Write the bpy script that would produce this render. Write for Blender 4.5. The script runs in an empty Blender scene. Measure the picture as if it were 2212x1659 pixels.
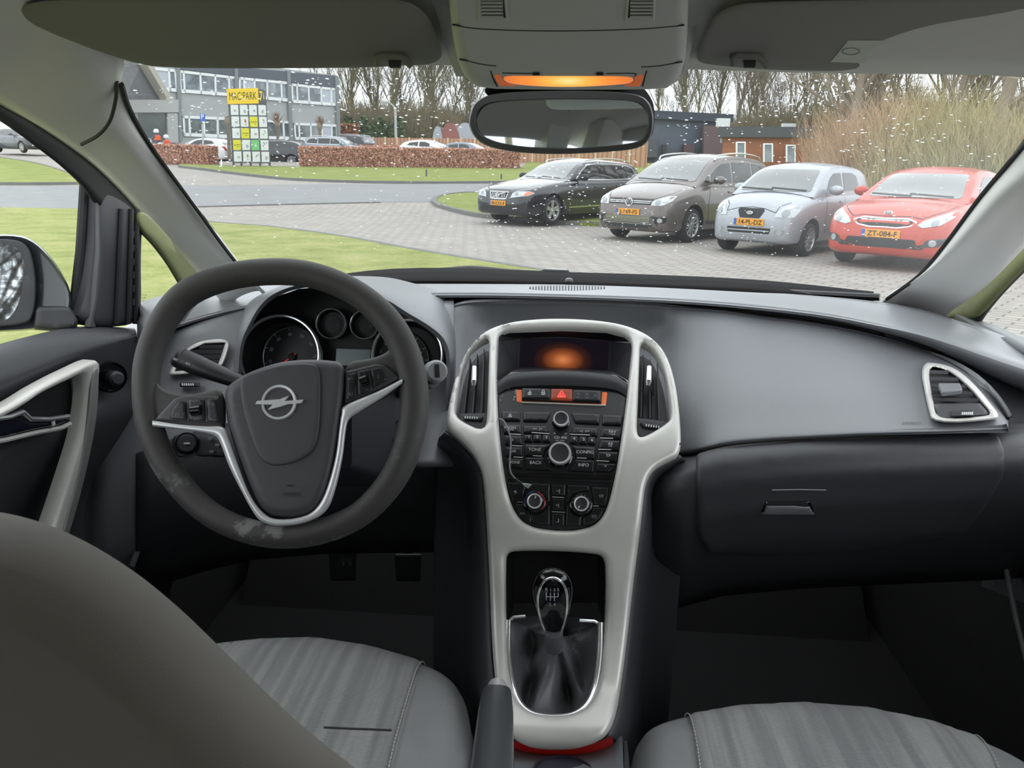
import bpy, bmesh, math, random
from mathutils import Vector as V, Matrix
from mathutils.bvhtree import BVHTree
from mathutils.geometry import delaunay_2d_cdt, tessellate_polygon
R = math.radians
random.seed(7)
sc = bpy.context.scene
COL = sc.collection
F = 1661.0; CX, CY = 1106.0, 829.5
CZ = 1.26                       # eye height over the ground by the car
ROLL = R(1.4)

# ---------------------------------------------------------------- camera
def cam_axes(yaw, pitch, roll):
    f = V((-math.sin(yaw)*math.cos(pitch), math.cos(yaw)*math.cos(pitch), -math.sin(pitch)))
    r0 = f.cross(V((0,0,1))).normalized(); u0 = r0.cross(f)
    r = r0*math.cos(roll) + u0*math.sin(roll)
    u = u0*math.cos(roll) - r0*math.sin(roll)
    return f, r, u
def solve_cam():
    yaw, pitch = R(3.8), R(15.4)
    for _ in range(60):
        f, r, u = cam_axes(yaw, pitch, ROLL)
        d = V((0,1,0)); k = d.dot(f)
        pu, pv = CX+F*d.dot(r)/k, CY-F*d.dot(u)/k
        yaw += (1222-pu)/F*.9; pitch += (pv-370)/F*.9
    return yaw, pitch
YAW, PITCH = solve_cam()
FW, RT, UP = cam_axes(YAW, PITCH, ROLL)
C = V((0,0,CZ))
def ray(u, v): return FW + RT*((u-CX)/F) + UP*((CY-v)/F)
def PD(u, v, d): return C + ray(u,v)*d
def PY(u, v, y): r = ray(u,v); return C + r*(y/r.y)
def PX(u, v, x): r = ray(u,v); return C + r*(x/r.x)
def PZ(u, v, z): r = ray(u,v); return C + r*((z-CZ)/r.z)
def PP(u, v, o, n):
    r = ray(u,v); return C + r*((V(o)-C).dot(V(n))/r.dot(V(n)))
def proj(p):
    d = V(p)-C; k = d.dot(FW); return CX+F*d.dot(RT)/k, CY-F*d.dot(UP)/k
def T(x, y):                    # the land rises gently beyond the road
    return max(0.0, .05*(min(y,62)-19))
def G(u, v, off=0.0):
    r = ray(u,v); y = 1.0
    while y < 160:
        p = C + r*(y/r.y)
        if p.z <= T(p.x,p.y)+off: break
        y += .05
    return p
cd = bpy.data.cameras.new('camera'); cam = bpy.data.objects.new('camera', cd); COL.objects.link(cam)
M3 = Matrix((RT, UP, -FW)).transposed()
cam.matrix_world = Matrix.Translation(C) @ M3.to_4x4()
cd.sensor_width = 36; cd.lens = 36*F/2212; cd.clip_start = .01; cd.clip_end = 600
cd.dof.use_dof = True; cd.dof.focus_distance = 1.5; cd.dof.aperture_fstop = 24
sc.camera = cam
sc.view_settings.view_transform = 'Standard'; sc.view_settings.look = 'None'
sc.view_settings.gamma = 1; sc.view_settings.use_curve_mapping = False
sc.view_settings.exposure = 0.0

# ---------------------------------------------------------------- materials
OUTF = [.88]      # reflectance scale, set to 1 once the outdoor materials are made
def lin(c): return tuple(OUTF[0]*(x/12.92 if x <= .04045 else ((x+.055)/1.055)**2.4) for x in (k/255 for k in c))
MATS = {}
def mat(name, col, rough=.6, metal=0, spec=.5, bump=0, bscale=200, var=0, vscale=8, emit=None, estr=0, coat=0, sheen=0, alpha=None, trans=0):
    """col in sRGB 0..255; bump = height of a fine noise grain, var = gentle colour variation"""
    if name in MATS: return MATS[name]
    m = bpy.data.materials.new(name); m.use_nodes = True; MATS[name] = m
    nt = m.node_tree; b = nt.nodes['Principled BSDF']
    c = lin(col)+(1,)
    b.inputs['Base Color'].default_value = c; b.inputs['Roughness'].default_value = rough
    b.inputs['Metallic'].default_value = metal; b.inputs['Specular IOR Level'].default_value = spec
    if coat: b.inputs['Coat Weight'].default_value = coat; b.inputs['Coat Roughness'].default_value = .05
    if sheen: b.inputs['Sheen Weight'].default_value = sheen
    if trans: b.inputs['Transmission Weight'].default_value = trans
    if emit: b.inputs['Emission Color'].default_value = lin(emit)+(1,); b.inputs['Emission Strength'].default_value = estr
    m.diffuse_color = c
    if bump or var:
        tc = nt.nodes.new('ShaderNodeTexCoord')
    if bump:
        n = nt.nodes.new('ShaderNodeTexNoise'); n.inputs['Scale'].default_value = bscale; n.inputs['Detail'].default_value = 3
        bp = nt.nodes.new('ShaderNodeBump'); bp.inputs['Strength'].default_value = 1; bp.inputs['Distance'].default_value = bump
        nt.links.new(tc.outputs['Object'], n.inputs['Vector']); nt.links.new(n.outputs['Fac'], bp.inputs['Height'])
        nt.links.new(bp.outputs['Normal'], b.inputs['Normal'])
    if var:
        n2 = nt.nodes.new('ShaderNodeTexNoise'); n2.inputs['Scale'].default_value = vscale; n2.inputs['Detail'].default_value = 4
        mp = nt.nodes.new('ShaderNodeMapRange'); mp.inputs['From Min'].default_value = .3; mp.inputs['From Max'].default_value = .7
        mp.inputs['To Min'].default_value = 1-var; mp.inputs['To Max'].default_value = 1+var
        hs = nt.nodes.new('ShaderNodeHueSaturation'); hs.inputs['Color'].default_value = c
        nt.links.new(tc.outputs['Object'], n2.inputs['Vector']); nt.links.new(n2.outputs['Fac'], mp.inputs['Value'])
        nt.links.new(mp.outputs['Result'], hs.inputs['Value']); nt.links.new(hs.outputs['Color'], b.inputs['Base Color'])
    return m
def N(m, kind, **kw):
    n = m.node_tree.nodes.new('ShaderNode'+kind)
    for k, v in kw.items():
        if k in n.inputs: n.inputs[k].default_value = v
        else: setattr(n, k, v)
    return n
def L(m, a, ao, b, bi): m.node_tree.links.new(a.outputs[ao], b.inputs[bi])
def ramp(m, stops):
    r = m.node_tree.nodes.new('ShaderNodeValToRGB'); e = r.color_ramp.elements
    while len(e) > 1: e.remove(e[-1])
    e[0].position = stops[0][0]; e[0].color = lin(stops[0][1])+(1,)
    for p, c in stops[1:]:
        x = e.new(p); x.color = lin(c)+(1,)
    return r
def glassy(name, tint=(1,1,1), refl=.06, rough=.0):
    """thin pane: clear with a Fresnel-like reflection"""
    if name in MATS: return MATS[name]
    m = bpy.data.materials.new(name); m.use_nodes = True; MATS[name] = m; nt = m.node_tree
    nt.nodes.remove(nt.nodes['Principled BSDF'])
    t = N(m, 'BsdfTransparent'); t.inputs['Color'].default_value = tuple(tint)+(1,)
    g = N(m, 'BsdfGlossy'); g.inputs['Roughness'].default_value = rough
    lw = N(m, 'LayerWeight'); lw.inputs['Blend'].default_value = .35
    mr = N(m, 'MapRange'); mr.inputs['To Min'].default_value = refl*.4; mr.inputs['To Max'].default_value = min(1, refl*4)
    mx = N(m, 'MixShader'); L(m, lw, 'Facing', mr, 'Value'); L(m, mr, 'Result', mx, 'Fac')
    L(m, t, 0, mx, 1); L(m, g, 0, mx, 2); L(m, mx, 0, nt.nodes['Material Output'], 'Surface')
    return m

# ---------------------------------------------------------------- objects
def tag(o, label=None, cat=None, group=None, kind=None):
    if label: o['label'] = label
    if cat: o['category'] = cat
    if group: o['group'] = group
    if kind: o['kind'] = kind
    return o
def setparent(o, p):
    if p is not None:
        o.parent = p
        m = Matrix.Identity(4); q = p
        m = p['_m'] if False else WM.get(p.name, Matrix.Identity(4))
        o.matrix_parent_inverse = m.inverted()
WM = {}
def thing(name, label, cat, loc=(0,0,0), group=None):
    o = bpy.data.objects.new(name, None); COL.objects.link(o); o.location = loc
    o.empty_display_size = .05
    WM[o.name] = Matrix.Translation(V(loc))
    return tag(o, label, cat, group)
def copy_tree(o, parent=None):
    c = o.copy(); COL.objects.link(c)
    if parent is not None:
        c.parent = parent
    for ch in [x for x in KIDS.get(o.name, [])]:
        k = copy_tree(ch, c)
    return c
KIDS = {}
def link(me, name, m, parent=None, smooth=True, angle=38):
    o = bpy.data.objects.new(name, me); COL.objects.link(o)
    if m is not None:
        for mm in (m if isinstance(m, (list,tuple)) else [m]): me.materials.append(mm)
    if smooth and len(me.polygons):
        me.polygons.foreach_set('use_smooth', [True]*len(me.polygons))
        if angle: me.set_sharp_from_angle(angle=R(angle))
    if parent is not None:
        setparent(o, parent); KIDS.setdefault(parent.name, []).append(o)
    WM[o.name] = Matrix.Identity(4)
    return o
class MB:
    """collects geometry that becomes ONE mesh object"""
    def __init__(s): s.v = []; s.f = []; s.mi = []; s.m = 0
    def add(s, vs, fs):
        k = len(s.v); s.v += [V(p) for p in vs]; s.f += [tuple(i+k for i in f) for f in fs]; s.mi += [s.m]*len(fs); return s
    def box(s, c, d, rot=None):
        hx, hy, hz = d[0]/2, d[1]/2, d[2]/2
        vs = [V((x,y,z)) for x in (-hx,hx) for y in (-hy,hy) for z in (-hz,hz)]
        if rot is not None: vs = [rot @ p for p in vs]
        return s.add([p+V(c) for p in vs], [(0,1,3,2),(4,6,7,5),(0,4,5,1),(2,3,7,6),(0,2,6,4),(1,5,7,3)])
    def grid(s, rows, closeu=False, flip=False):
        nr, nc = len(rows), len(rows[0]); vs = [p for r in rows for p in r]; fs = []
        for i in range(nr-1):
            for j in range(nc if closeu else nc-1):
                q = (i*nc+j, i*nc+(j+1)%nc, (i+1)*nc+(j+1)%nc, (i+1)*nc+j)
                fs.append(q[::-1] if flip else q)
        return s.add(vs, fs)
    def tube(s, pts, r, n=8, cap=True, sx=1.0):
        pts = [V(p) for p in pts]; rr = r if isinstance(r, (list,tuple)) else [r]*len(pts)
        rings = []; prev = None
        for i, p in enumerate(pts):
            t = (pts[min(i+1,len(pts)-1)]-pts[max(i-1,0)]).normalized()
            if prev is None:
                a = V((0,0,1)) if abs(t.z) < .9 else V((1,0,0))
                x = t.cross(a).normalized()
            else:
                x = (prev - t*prev.dot(t)).normalized()
            prev = x; y = t.cross(x)
            rings.append([p + (x*math.cos(2*math.pi*k/n)*sx + y*math.sin(2*math.pi*k/n))*rr[i] for k in range(n)])
        k0 = len(s.v); s.grid(rings, True)
        if cap:
            s.f.append(tuple(k0+k for k in range(n))[::-1]); s.mi.append(s.m)
            b = k0+(len(pts)-1)*n; s.f.append(tuple(b+k for k in range(n))); s.mi.append(s.m)
        return s
    def lathe(s, prof, o, ax, n=32, ref=None, cap=True):
        """prof = [(radius, height)...] about axis ax through o"""
        ax = V(ax).normalized(); a = V(ref) if ref else (V((0,0,1)) if abs(ax.z) < .9 else V((1,0,0)))
        x = (a-ax*a.dot(ax)).normalized(); y = ax.cross(x)
        rows = [[V(o)+ax*h+(x*math.cos(2*math.pi*k/n)+y*math.sin(2*math.pi*k/n))*max(r,1e-5) for k in range(n)] for r, h in prof]
        return s.grid(rows, True)
    def prism(s, poly, off, both=True):
        """poly 3D outline, swept by the vector off"""
        n = len(poly); a = [V(p) for p in poly]; b = [p+V(off) for p in a]
        tr = tessellate_polygon([a])
        fs = [tuple(t) for t in tr] + [(t[0]+n, t[2]+n, t[1]+n) for t in tr]
        if len(a) <= 4: fs = [tuple(range(n))[::-1], tuple(range(n, 2*n))]
        fs += [(i, (i+1)%n, (i+1)%n+n, i+n) for i in range(n)]
        return s.add(a+b, fs)
    def sheet(s, poly):
        a = [V(p) for p in poly]
        return s.add(a, [tuple(t) for t in tessellate_polygon([a])])
    def build(s, name, m, parent=None, smooth=True, angle=38, bevel=0, seg=2, solid=0, sub=0, fix=True):
        me = bpy.data.meshes.new(name); me.from_pydata([tuple(p) for p in s.v], [], s.f)
        if fix:
            bm = bmesh.new(); bm.from_mesh(me); bmesh.ops.remove_doubles(bm, verts=bm.verts, dist=1e-6)
            if not solid: bmesh.ops.recalc_face_normals(bm, faces=bm.faces)
            bm.to_mesh(me); bm.free()
        if isinstance(m, (list,tuple)) and any(s.mi) and len(me.polygons) == len(s.mi):
            me.polygons.foreach_set('material_index', s.mi)
        me.update()
        o = link(me, name, m, parent, smooth, angle)
        if solid:
            md = o.modifiers.new('solidify', 'SOLIDIFY'); md.thickness = solid; md.offset = -1
        if bevel:
            md = o.modifiers.new('bevel', 'BEVEL'); md.width = bevel; md.segments = seg; md.limit_method = 'ANGLE'; md.angle_limit = R(40)
        if sub:
            md = o.modifiers.new('subsurf', 'SUBSURF'); md.levels = sub; md.render_levels = sub
        return o
def crom(pts, n, closed=False):
    """Catmull-Rom through pts (any tuple size), n steps a span"""
    P = [V(p) for p in pts]; m = len(P); out = []
    for i in range(m if closed else m-1):
        if closed: a, b, c, d = P[(i-1)%m], P[i], P[(i+1)%m], P[(i+2)%m]
        else: a, b, c, d = P[max(i-1,0)] if i else P[0]*2-P[1], P[i], P[i+1], (P[i+2] if i+2 < m else P[i+1]*2-P[i])
        for k in range(n):
            t = k/n
            out.append(.5*((2*b)+(c-a)*t+(2*a-5*b+4*c-d)*t*t+(3*b-a-3*c+d)*t**3))
    if not closed: out.append(P[-1])
    return out
def surf(rows, nu=6, nv=6):
    """rows of control points -> smooth dense rows"""
    a = [crom(r, nu) for r in rows]
    cols = [crom([a[i][j] for i in range(len(a))], nv) for j in range(len(a[0]))]
    return [[cols[j][i] for j in range(len(cols))] for i in range(len(cols[0]))]
def rounded(pts, r, n=5):
    """2D polygon with its corners rounded; r one number or one a corner"""
    P = [V(p) for p in pts]; m = len(P); out = []
    for i in range(m):
        rr = r[i] if isinstance(r, (list,tuple)) else r
        p, a, b = P[i], P[i-1], P[(i+1)%m]
        da, db = (a-p), (b-p); la, lb = da.length, db.length
        q = min(rr, la*.48, lb*.48)
        if q <= 0: out.append(p); continue
        s, e = p+da/la*q, p+db/lb*q
        for k in range(n+1):
            t = k/n; out.append(s*(1-t)**2+p*2*t*(1-t)+e*t*t)
    return out
_glyph_cache = {}
def glyphs(s, bold=False):
    """outline text as flat triangles, unit cap height about 1, centred; returns verts2d, faces, width"""
    key = (s, bold)
    if key in _glyph_cache: return _glyph_cache[key]
    cu = bpy.data.curves.new('t', 'FONT'); cu.body = s; cu.size = 1.42; cu.align_x = 'CENTER'; cu.resolution_u = 3
    cu.fill_mode = 'FRONT'
    if bold: cu.offset = .025
    o = bpy.data.objects.new('t', cu); COL.objects.link(o)
    dg = bpy.context.evaluated_depsgraph_get(); me = o.evaluated_get(dg).to_mesh()
    vs = [(p.co.x, p.co.y-.5) for p in me.vertices]; fs = [tuple(p.vertices) for p in me.polygons]
    o.evaluated_get(dg).to_mesh_clear(); bpy.data.objects.remove(o); bpy.data.curves.remove(cu)
    w = (max(v[0] for v in vs)-min(v[0] for v in vs)) if vs else 1
    _glyph_cache[key] = (vs, fs, w); return _glyph_cache[key]
def put_text(mb, s, o, x, y, h, width=None, bold=False, slant=0):
    """lay text s at o, x and y unit vectors, cap height h, optionally squeezed to width"""
    vs, fs, w = glyphs(s, bold); kx = h if width is None else width/w
    mb.add([V(o)+V(x)*((a+slant*b)*kx)+V(y)*(b*h) for a, b in vs], fs); return mb
def decal(bvh, poly, fn, off, grid=None, inner=True):
    """drape a 2D polygon over a surface: fn(p2) -> (origin, direction) of the ray; returns (verts, faces)"""
    P = [V(p) for p in poly]
    xs = [p.x for p in P]; ys = [p.y for p in P]; g = grid or max(max(xs)-min(xs), max(ys)-min(ys))/12
    B = []
    for i, p in enumerate(P):
        q = P[(i+1)%len(P)]; k = max(1, int((q-p).length/g))
        B += [p+(q-p)*j/k for j in range(k)]
    nb = len(B); pts = list(B)
    def inside(p):
        c = False
        for i in range(nb):
            a, b = B[i], B[i-1]
            if (a.y > p.y) != (b.y > p.y) and p.x < (b.x-a.x)*(p.y-a.y)/(b.y-a.y)+a.x: c = not c
        return c
    if inner:
        x = min(xs)+g/2
        while x < max(xs):
            y = min(ys)+g/2
            while y < max(ys):
                p = V((x,y))
                if inside(p) and min((p-b).length for b in B) > g*.4: pts.append(p)
                y += g
            x += g
    r = delaunay_2d_cdt(pts, [(i,(i+1)%nb) for i in range(nb)], [], 1, 1e-7)
    vs = []; ok = []
    for p in r[0]:
        o, d = fn(p); hit = bvh.ray_cast(o, d)
        if hit[0] is None: vs.append(V((0,0,0))); ok.append(False)
        else: vs.append(hit[0]-d.normalized()*off); ok.append(True)
    return vs, [tuple(f) for f in r[2] if all(ok[i] for i in f)]
def bvh_of(o):
    dg = bpy.context.evaluated_depsgraph_get(); e = o.evaluated_get(dg); me = e.to_mesh()
    w = o.matrix_world if o.parent is None else Matrix.Identity(4)
    b = BVHTree.FromPolygons([w@v.co for v in me.vertices], [tuple(p.vertices) for p in me.polygons]); e.to_mesh_clear()
    return b
def pxray(p): return C, ray(p[0], p[1])
try: sc.cycles.max_bounces = 8; sc.cycles.adaptive_threshold = .015
except Exception: pass
# ---------------------------------------------------------------- parked cars
def herm(pts, x):
    """smooth value of a function given by (x, v) pairs"""
    if x <= pts[0][0]: return pts[0][1]
    if x >= pts[-1][0]: return pts[-1][1]
    n = len(pts)
    def tan(i):
        if i == 0 or i == n-1: return 0 if False else ((pts[1][1]-pts[0][1])/(pts[1][0]-pts[0][0]) if i == 0 else (pts[-1][1]-pts[-2][1])/(pts[-1][0]-pts[-2][0]))
        a = (pts[i][1]-pts[i-1][1])/(pts[i][0]-pts[i-1][0]); b = (pts[i+1][1]-pts[i][1])/(pts[i+1][0]-pts[i][0])
        return 0 if a*b <= 0 else 2*a*b/(a+b)
    for i in range(n-1):
        if x <= pts[i+1][0]:
            h = pts[i+1][0]-pts[i][0]; t = (x-pts[i][0])/h
            return ((1+2*t)*(1-t)**2*pts[i][1] + t*(1-t)**2*h*tan(i) + t*t*(3-2*t)*pts[i+1][1] + t*t*(t-1)*h*tan(i+1))
TYRE = mat('tyre_rubber', (38,38,40), .8)
LINER = mat('arch_liner', (20,20,22), .9)
ALLOY = mat('alloy', (190,192,195), .3, .7)
CGLASS = mat('car_window_glass', (58,68,70), .03, spec=1.0, coat=1)
CGLASS.node_tree.nodes['Principled BSDF'].inputs['IOR'].default_value = 1.65
SGLASS = mat('car_side_glass', (26,30,31), .04, spec=.8)
BLACKP = mat('black_trim', (26,27,29), .5)
CHROME = mat('chrome', (225,227,230), .12, 1.0)
BADGE = mat('badge_silver', (236,238,240), .3, .3)
LAMP = mat('lamp_lens', (190,196,198), .1, .4, coat=1)
LAMPD = mat('lamp_dark', (70,74,78), .15, .4, coat=1)
LAMPB = mat('lamp_bowl_chrome', (150,156,160), .15, .6, coat=1)
AMBER = mat('amber_lens', (240,150,120), .2)
REDL = mat('tail_lamp_red', (190,30,35), .2, coat=.6)
PLATE = mat('plate_yellow', (240,165,40), .45)
BLUE = mat('plate_blue', (50,100,190), .5)
INK = mat('plate_ink', (40,30,15), .6)
WHITEP = mat('white_paint_mark', (235,238,240), .4)
_side = lambda p: (V((p[0], -3, p[1])), V((0,1,0)))
_sideL = lambda p: (V((p[0], 3, p[1])), V((0,-1,0)))
_front = lambda p: (V((-2, p[0], p[1])), V((1,0,0)))
_rear = lambda p: (V((9, p[0], p[1])), V((-1,0,0)))
def car(S, loc, head, label, name='parked_car', group=None, cat='car', paint=None, detail=2):
    """head = ground direction of the nose (angle from -y towards -x)"""
    t = thing(name, label, cat, loc, group)
    h = V((-math.sin(head), -math.cos(head), 0)); ex = -h; ey = V((0,0,1)).cross(ex)
    M = Matrix((ex, ey, V((0,0,1)))).transposed(); sc_ = S.get('scale', 1)
    t.rotation_euler = M.to_euler(); t.scale = (sc_,)*3; WM[t.name] = Matrix.Identity(4)
    Ln, Wh = S['L'], S['W']/2
    ax = S['axles']; wr = S['wr']
    # lower body
    body = MB(); rows = []
    nx = 74 if detail > 1 else 44
    Xs = sorted(set([0,.012,.03,.06,.1,.15,.2] + [Ln*i/nx for i in range(nx+1)] + [Ln-.012,Ln-.03,Ln-.06,Ln-.1]))
    plan = [(0,.55),(.02,.66),(.06,.77),(.14,.86),(.3,.94),(.6,.985),(1.0,1),(Ln-.9,1),(Ln-.4,.97),(Ln-.15,.92),(Ln-.05,.84),(Ln,.70)]
    zb = [(0,.34),(.05,.24),(.2,.2),(Ln-.3,.22),(Ln-.05,.3),(Ln,.38)]
    for X in Xs:
        w = Wh*herm(plan, X); b = herm(zb, X); tp = herm(S['belt'], X); cr = herm(S['crown'], X); hh = tp-b
        half = [(0,b),(.8*w,b),(.93*w,b+.03),(.975*w,b+.12*hh),(w*.99,b+.3*hh),(w,b+.5*hh),(w*.992,b+.68*hh),(w*.975,b+.82*hh),(w*.95,b+.92*hh),(w*.91,b+.975*hh),(w*.85,tp),(w*.7,tp+.4*cr),(w*.5,tp+.72*cr),(w*.25,tp+.93*cr),(0,tp+cr)]
        rows.append([V((X,y,z)) for y, z in half] + [V((X,-y,z)) for y, z in half[1:-1][::-1]])
    body.grid(rows, True)
    n = len(rows[0]); body.f.append(tuple(range(n))[::-1]); body.f.append(tuple(range((len(rows)-1)*n, len(rows)*n))); body.mi += [0,0]
    paint = paint or S['paint']
    o = body.build('body', [paint, LINER], t, angle=30)
    cut = MB()
    for a in ax:
        for s in (-1,1):
            cut.lathe([(0,0),(wr+.055,0),(wr+.055,.5),(0,.5)], (a, s*(Wh-.30), wr+.01), (0,s,0), 40)
    co = cut.build('cut', [LINER], t); KIDS[t.name].remove(co); co.data.materials.clear(); co.data.materials.append(LINER)
    md = o.modifiers.new('arches', 'BOOLEAN'); md.object = co; md.operation = 'DIFFERENCE'; md.solver = 'EXACT'; md.material_mode = 'TRANSFER'
    dg = bpy.context.evaluated_depsgraph_get(); me = bpy.data.meshes.new_from_object(o.evaluated_get(dg))
    o.modifiers.clear(); old = o.data; o.data = me; bpy.data.objects.remove(co)
    me.set_sharp_from_angle(angle=R(30))
    bb = BVHTree.FromPolygons([v.co for v in me.vertices], [tuple(p.vertices) for p in me.polygons])
    # greenhouse
    gh = MB(); rows = []; g0, g1 = S['roof'][0][0], S['roof'][-1][0]
    Xs = sorted(set([g0+(g1-g0)*i/56 for i in range(57)] + [g0+.02, g0+.05, g1-.02, g1-.05]))
    for X in Xs:
        zr = herm(S['roof'], X); zb_ = herm(S['belt'], X)-.06; hh = max(zr-zb_, .02); k = min(1, hh/.5)
        wb = Wh*S['gw']*(herm(plan, X)); wt = wb + (Wh*S['tw']-wb)*k
        cr = .05*k+herm(S['crown'], X)*(1-k)
        half = [(wb,zb_-.05),(wb+(wt-wb)*.08,zb_+.08*hh),(wb+(wt-wb)*.35,zb_+.4*hh),(wb+(wt-wb)*.7,zb_+.72*hh),(wb+(wt-wb)*.93,zb_+.9*hh),(wt*.97,zb_+.965*hh),(wt*.9,zr),(wt*.7,zr+.45*cr),(wt*.4,zr+.85*cr),(0,zr+cr)]
        rows.append([V((X,y,z)) for y, z in half] + [V((X,-y,z)) for y, z in half[:-1][::-1]])
    gh.grid(rows)
    n = len(rows[0]); gh.f.append(tuple(range((len(rows)-1)*n, len(rows)*n))); gh.mi.append(0)
    go = gh.build('roof', paint, t, angle=35)
    gb = BVHTree.FromPolygons([v.co for v in go.data.vertices], [tuple(p.vertices) for p in go.data.polygons])
    def dec(nm, bv, polys, fn, m, off=.004, th=.004, par=t, r=0, label=None, grid=None, inner=True):
        q = MB()
        for p in polys:
            if r: p = [tuple(x) for x in rounded(p, r)]
            vs, fs = decal(bv, p, fn, off, grid, inner)
            if fs: q.add(vs, fs)
        if not q.f: return None
        oo = q.build(nm, m, par, angle=60, fix=False)
        if label: oo['label'] = label
        return oo
    def mir(p): return [(-a, b) for a, b in p][::-1]
    dec('windshield', gb, [S['ws']], _front, CGLASS, r=.05, off=.012, grid=.05)
    if 'rw' in S: dec('rear_window', gb, [S['rw']], _rear, CGLASS, r=.06)
    for w in S['sw']:
        for fn in (_side, _sideL): dec('side_window', gb, [w], fn, SGLASS, r=.03)
    if S.get('chromewin'):
        for fn in (_side, _sideL):
            q = MB()
            for a, b in zip(S['chromewin'], S['chromewin'][1:]):
                dd = (V(b)-V(a)).normalized(); nn = V((-dd.y, dd.x))*.012
                vs, fs = decal(gb, [V(a)-nn, V(b)-nn, V(b)+nn, V(a)+nn], fn, .010)
                q.add(vs, fs)
            q.build('window_trim', CHROME, t, fix=False)
    # seams, sills, handles
    for fn in (_side, _sideL):
        for pl in S.get('seams', []):
            q = MB()
            for a, b in zip(pl, pl[1:]):
                dd = (V(b)-V(a)).normalized(); nn = V((-dd.y, dd.x))*.005
                vs, fs = decal(bb, [V(a)-nn, V(b)-nn, V(b)+nn, V(a)+nn], fn, .002); q.add(vs, fs)
            if q.f: q.build('door_seam', BLACKP, t, fix=False)
        for hx, hz in S.get('handles', []):
            dec('door_handle', bb, [[(hx,hz),(hx+.19,hz),(hx+.19,hz+.03),(hx,hz+.03)]], fn, S.get('handle_mat', paint), off=.022, r=.012)
        if 'strip' in S: dec('side_strip', bb, [S['strip']], fn, S['strip_mat'], off=.008)
    # front
    for key, m, nm in (('grille_surround', CHROME, 'grille_surround'), ('grille', BLACKP, 'grille'), ('lower_grille', BLACKP, 'lower_grille'), ('lower_bars', CHROME, 'lower_grille_bar'), ('dark_lip', BLACKP, 'bumper_lip'), ('bars', CHROME, 'grille_bar')):
        if key in S:
            m = S.get(key+'_mat', m)
            for pl in S[key]: dec(nm, bb, [pl], _front, m, off={'grille':.006,'bars':.016,'lower_bars':.014,'grille_surround':.004}.get(key,.004), r=S.get(key+'_r', .012), inner=key not in('bars','lower_bars'))
    for pl in S.get('lamps', []):
        for p in (pl, mir(pl)):
            hl = dec('headlamp', bb, [p], _front, LAMP, off=.010, r=.02, grid=.05)
            c = sum((V(a) for a in p), V((0,0)))/len(p)
            for k, (ox, oz, rr) in enumerate(S.get('lampin', [])):
                sx = 1 if c.x > 0 else -1
                cc = [(c.x+sx*ox+rr*math.cos(a*.524), c.y+oz+rr*math.sin(a*.524)) for a in range(12)]
                dec('lamp_bowl', bb, [cc], _front, LAMPB if k == 0 else WHITEP, off=.014+.003*k, par=hl)
    for pl in S.get('indicator', []):
        for p in (pl, mir(pl)): dec('indicator', bb, [p], _front, AMBER, off=.013, r=.01)
    for pl in S.get('fogs', []):
        for p in (pl, mir(pl)):
            f = dec('fog_lamp_recess', bb, [p], _front, S.get('fog_mat', BLACKP), off=.005, r=.03)
            c = sum((V(a) for a in p), V((0,0)))/len(p)
            dec('fog_lamp', bb, [[(c.x+.045*math.cos(a*.524), c.y+.045*math.sin(a*.524)) for a in range(12)]], _front, LAMP, off=.012, par=f)
    for pl in S.get('hoodline', []):
        q = MB()
        for pp in (pl, mir(pl)):
            for a, b in zip(pp, pp[1:]):
                dd = (V(b)-V(a)).normalized(); nn = V((-dd.y, dd.x))*.005
                vs, fs = decal(bb, [V(a)-nn, V(b)-nn, V(b)+nn, V(a)+nn], _front, .002); q.add(vs, fs)
        if q.f: q.build('bonnet_seam', BLACKP, t, fix=False)
    for pl in S.get('tails', []):
        for p in (pl, mir(pl)): dec('tail_lamp', bb, [p], _rear, REDL, off=.01, r=.03)
    def plate_at(z, rear=False, txt=None):
        x0 = min(bb.ray_cast(V((9 if rear else -2, yy, z)), V((-1 if rear else 1,0,0)))[0].x * (-1 if rear else 1) for yy in (0,.2,-.2))
        x0 = -x0+.012 if rear else x0-.012
        s = 1 if rear else -1       # image-right in local y
        q = MB(); q.box((x0,0,z), (.012,.52,.11)); pl = q.build('licence_plate', PLATE, t, bevel=.004)
        pl['label'] = 'yellow licence plate'
        q = MB(); q.box((x0+.007*s, -s*.235, z), (.003,.045,.10)); q.build('country_strip', BLUE, pl)
        if txt:
            q = MB(); put_text(q, txt, V((x0+.0075*s, s*.022, z-.0)), V((0,s,0)), V((0,0,1)), .072, .40, True)
            q.build('lettering', INK, pl, smooth=False)
    if 'plate' in S: plate_at(S['plate_z'], False, S['plate'])
    if 'rplate_z' in S: plate_at(S['rplate_z'], True)
    if 'emblem' in S: S['emblem'](bb, t)
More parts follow.
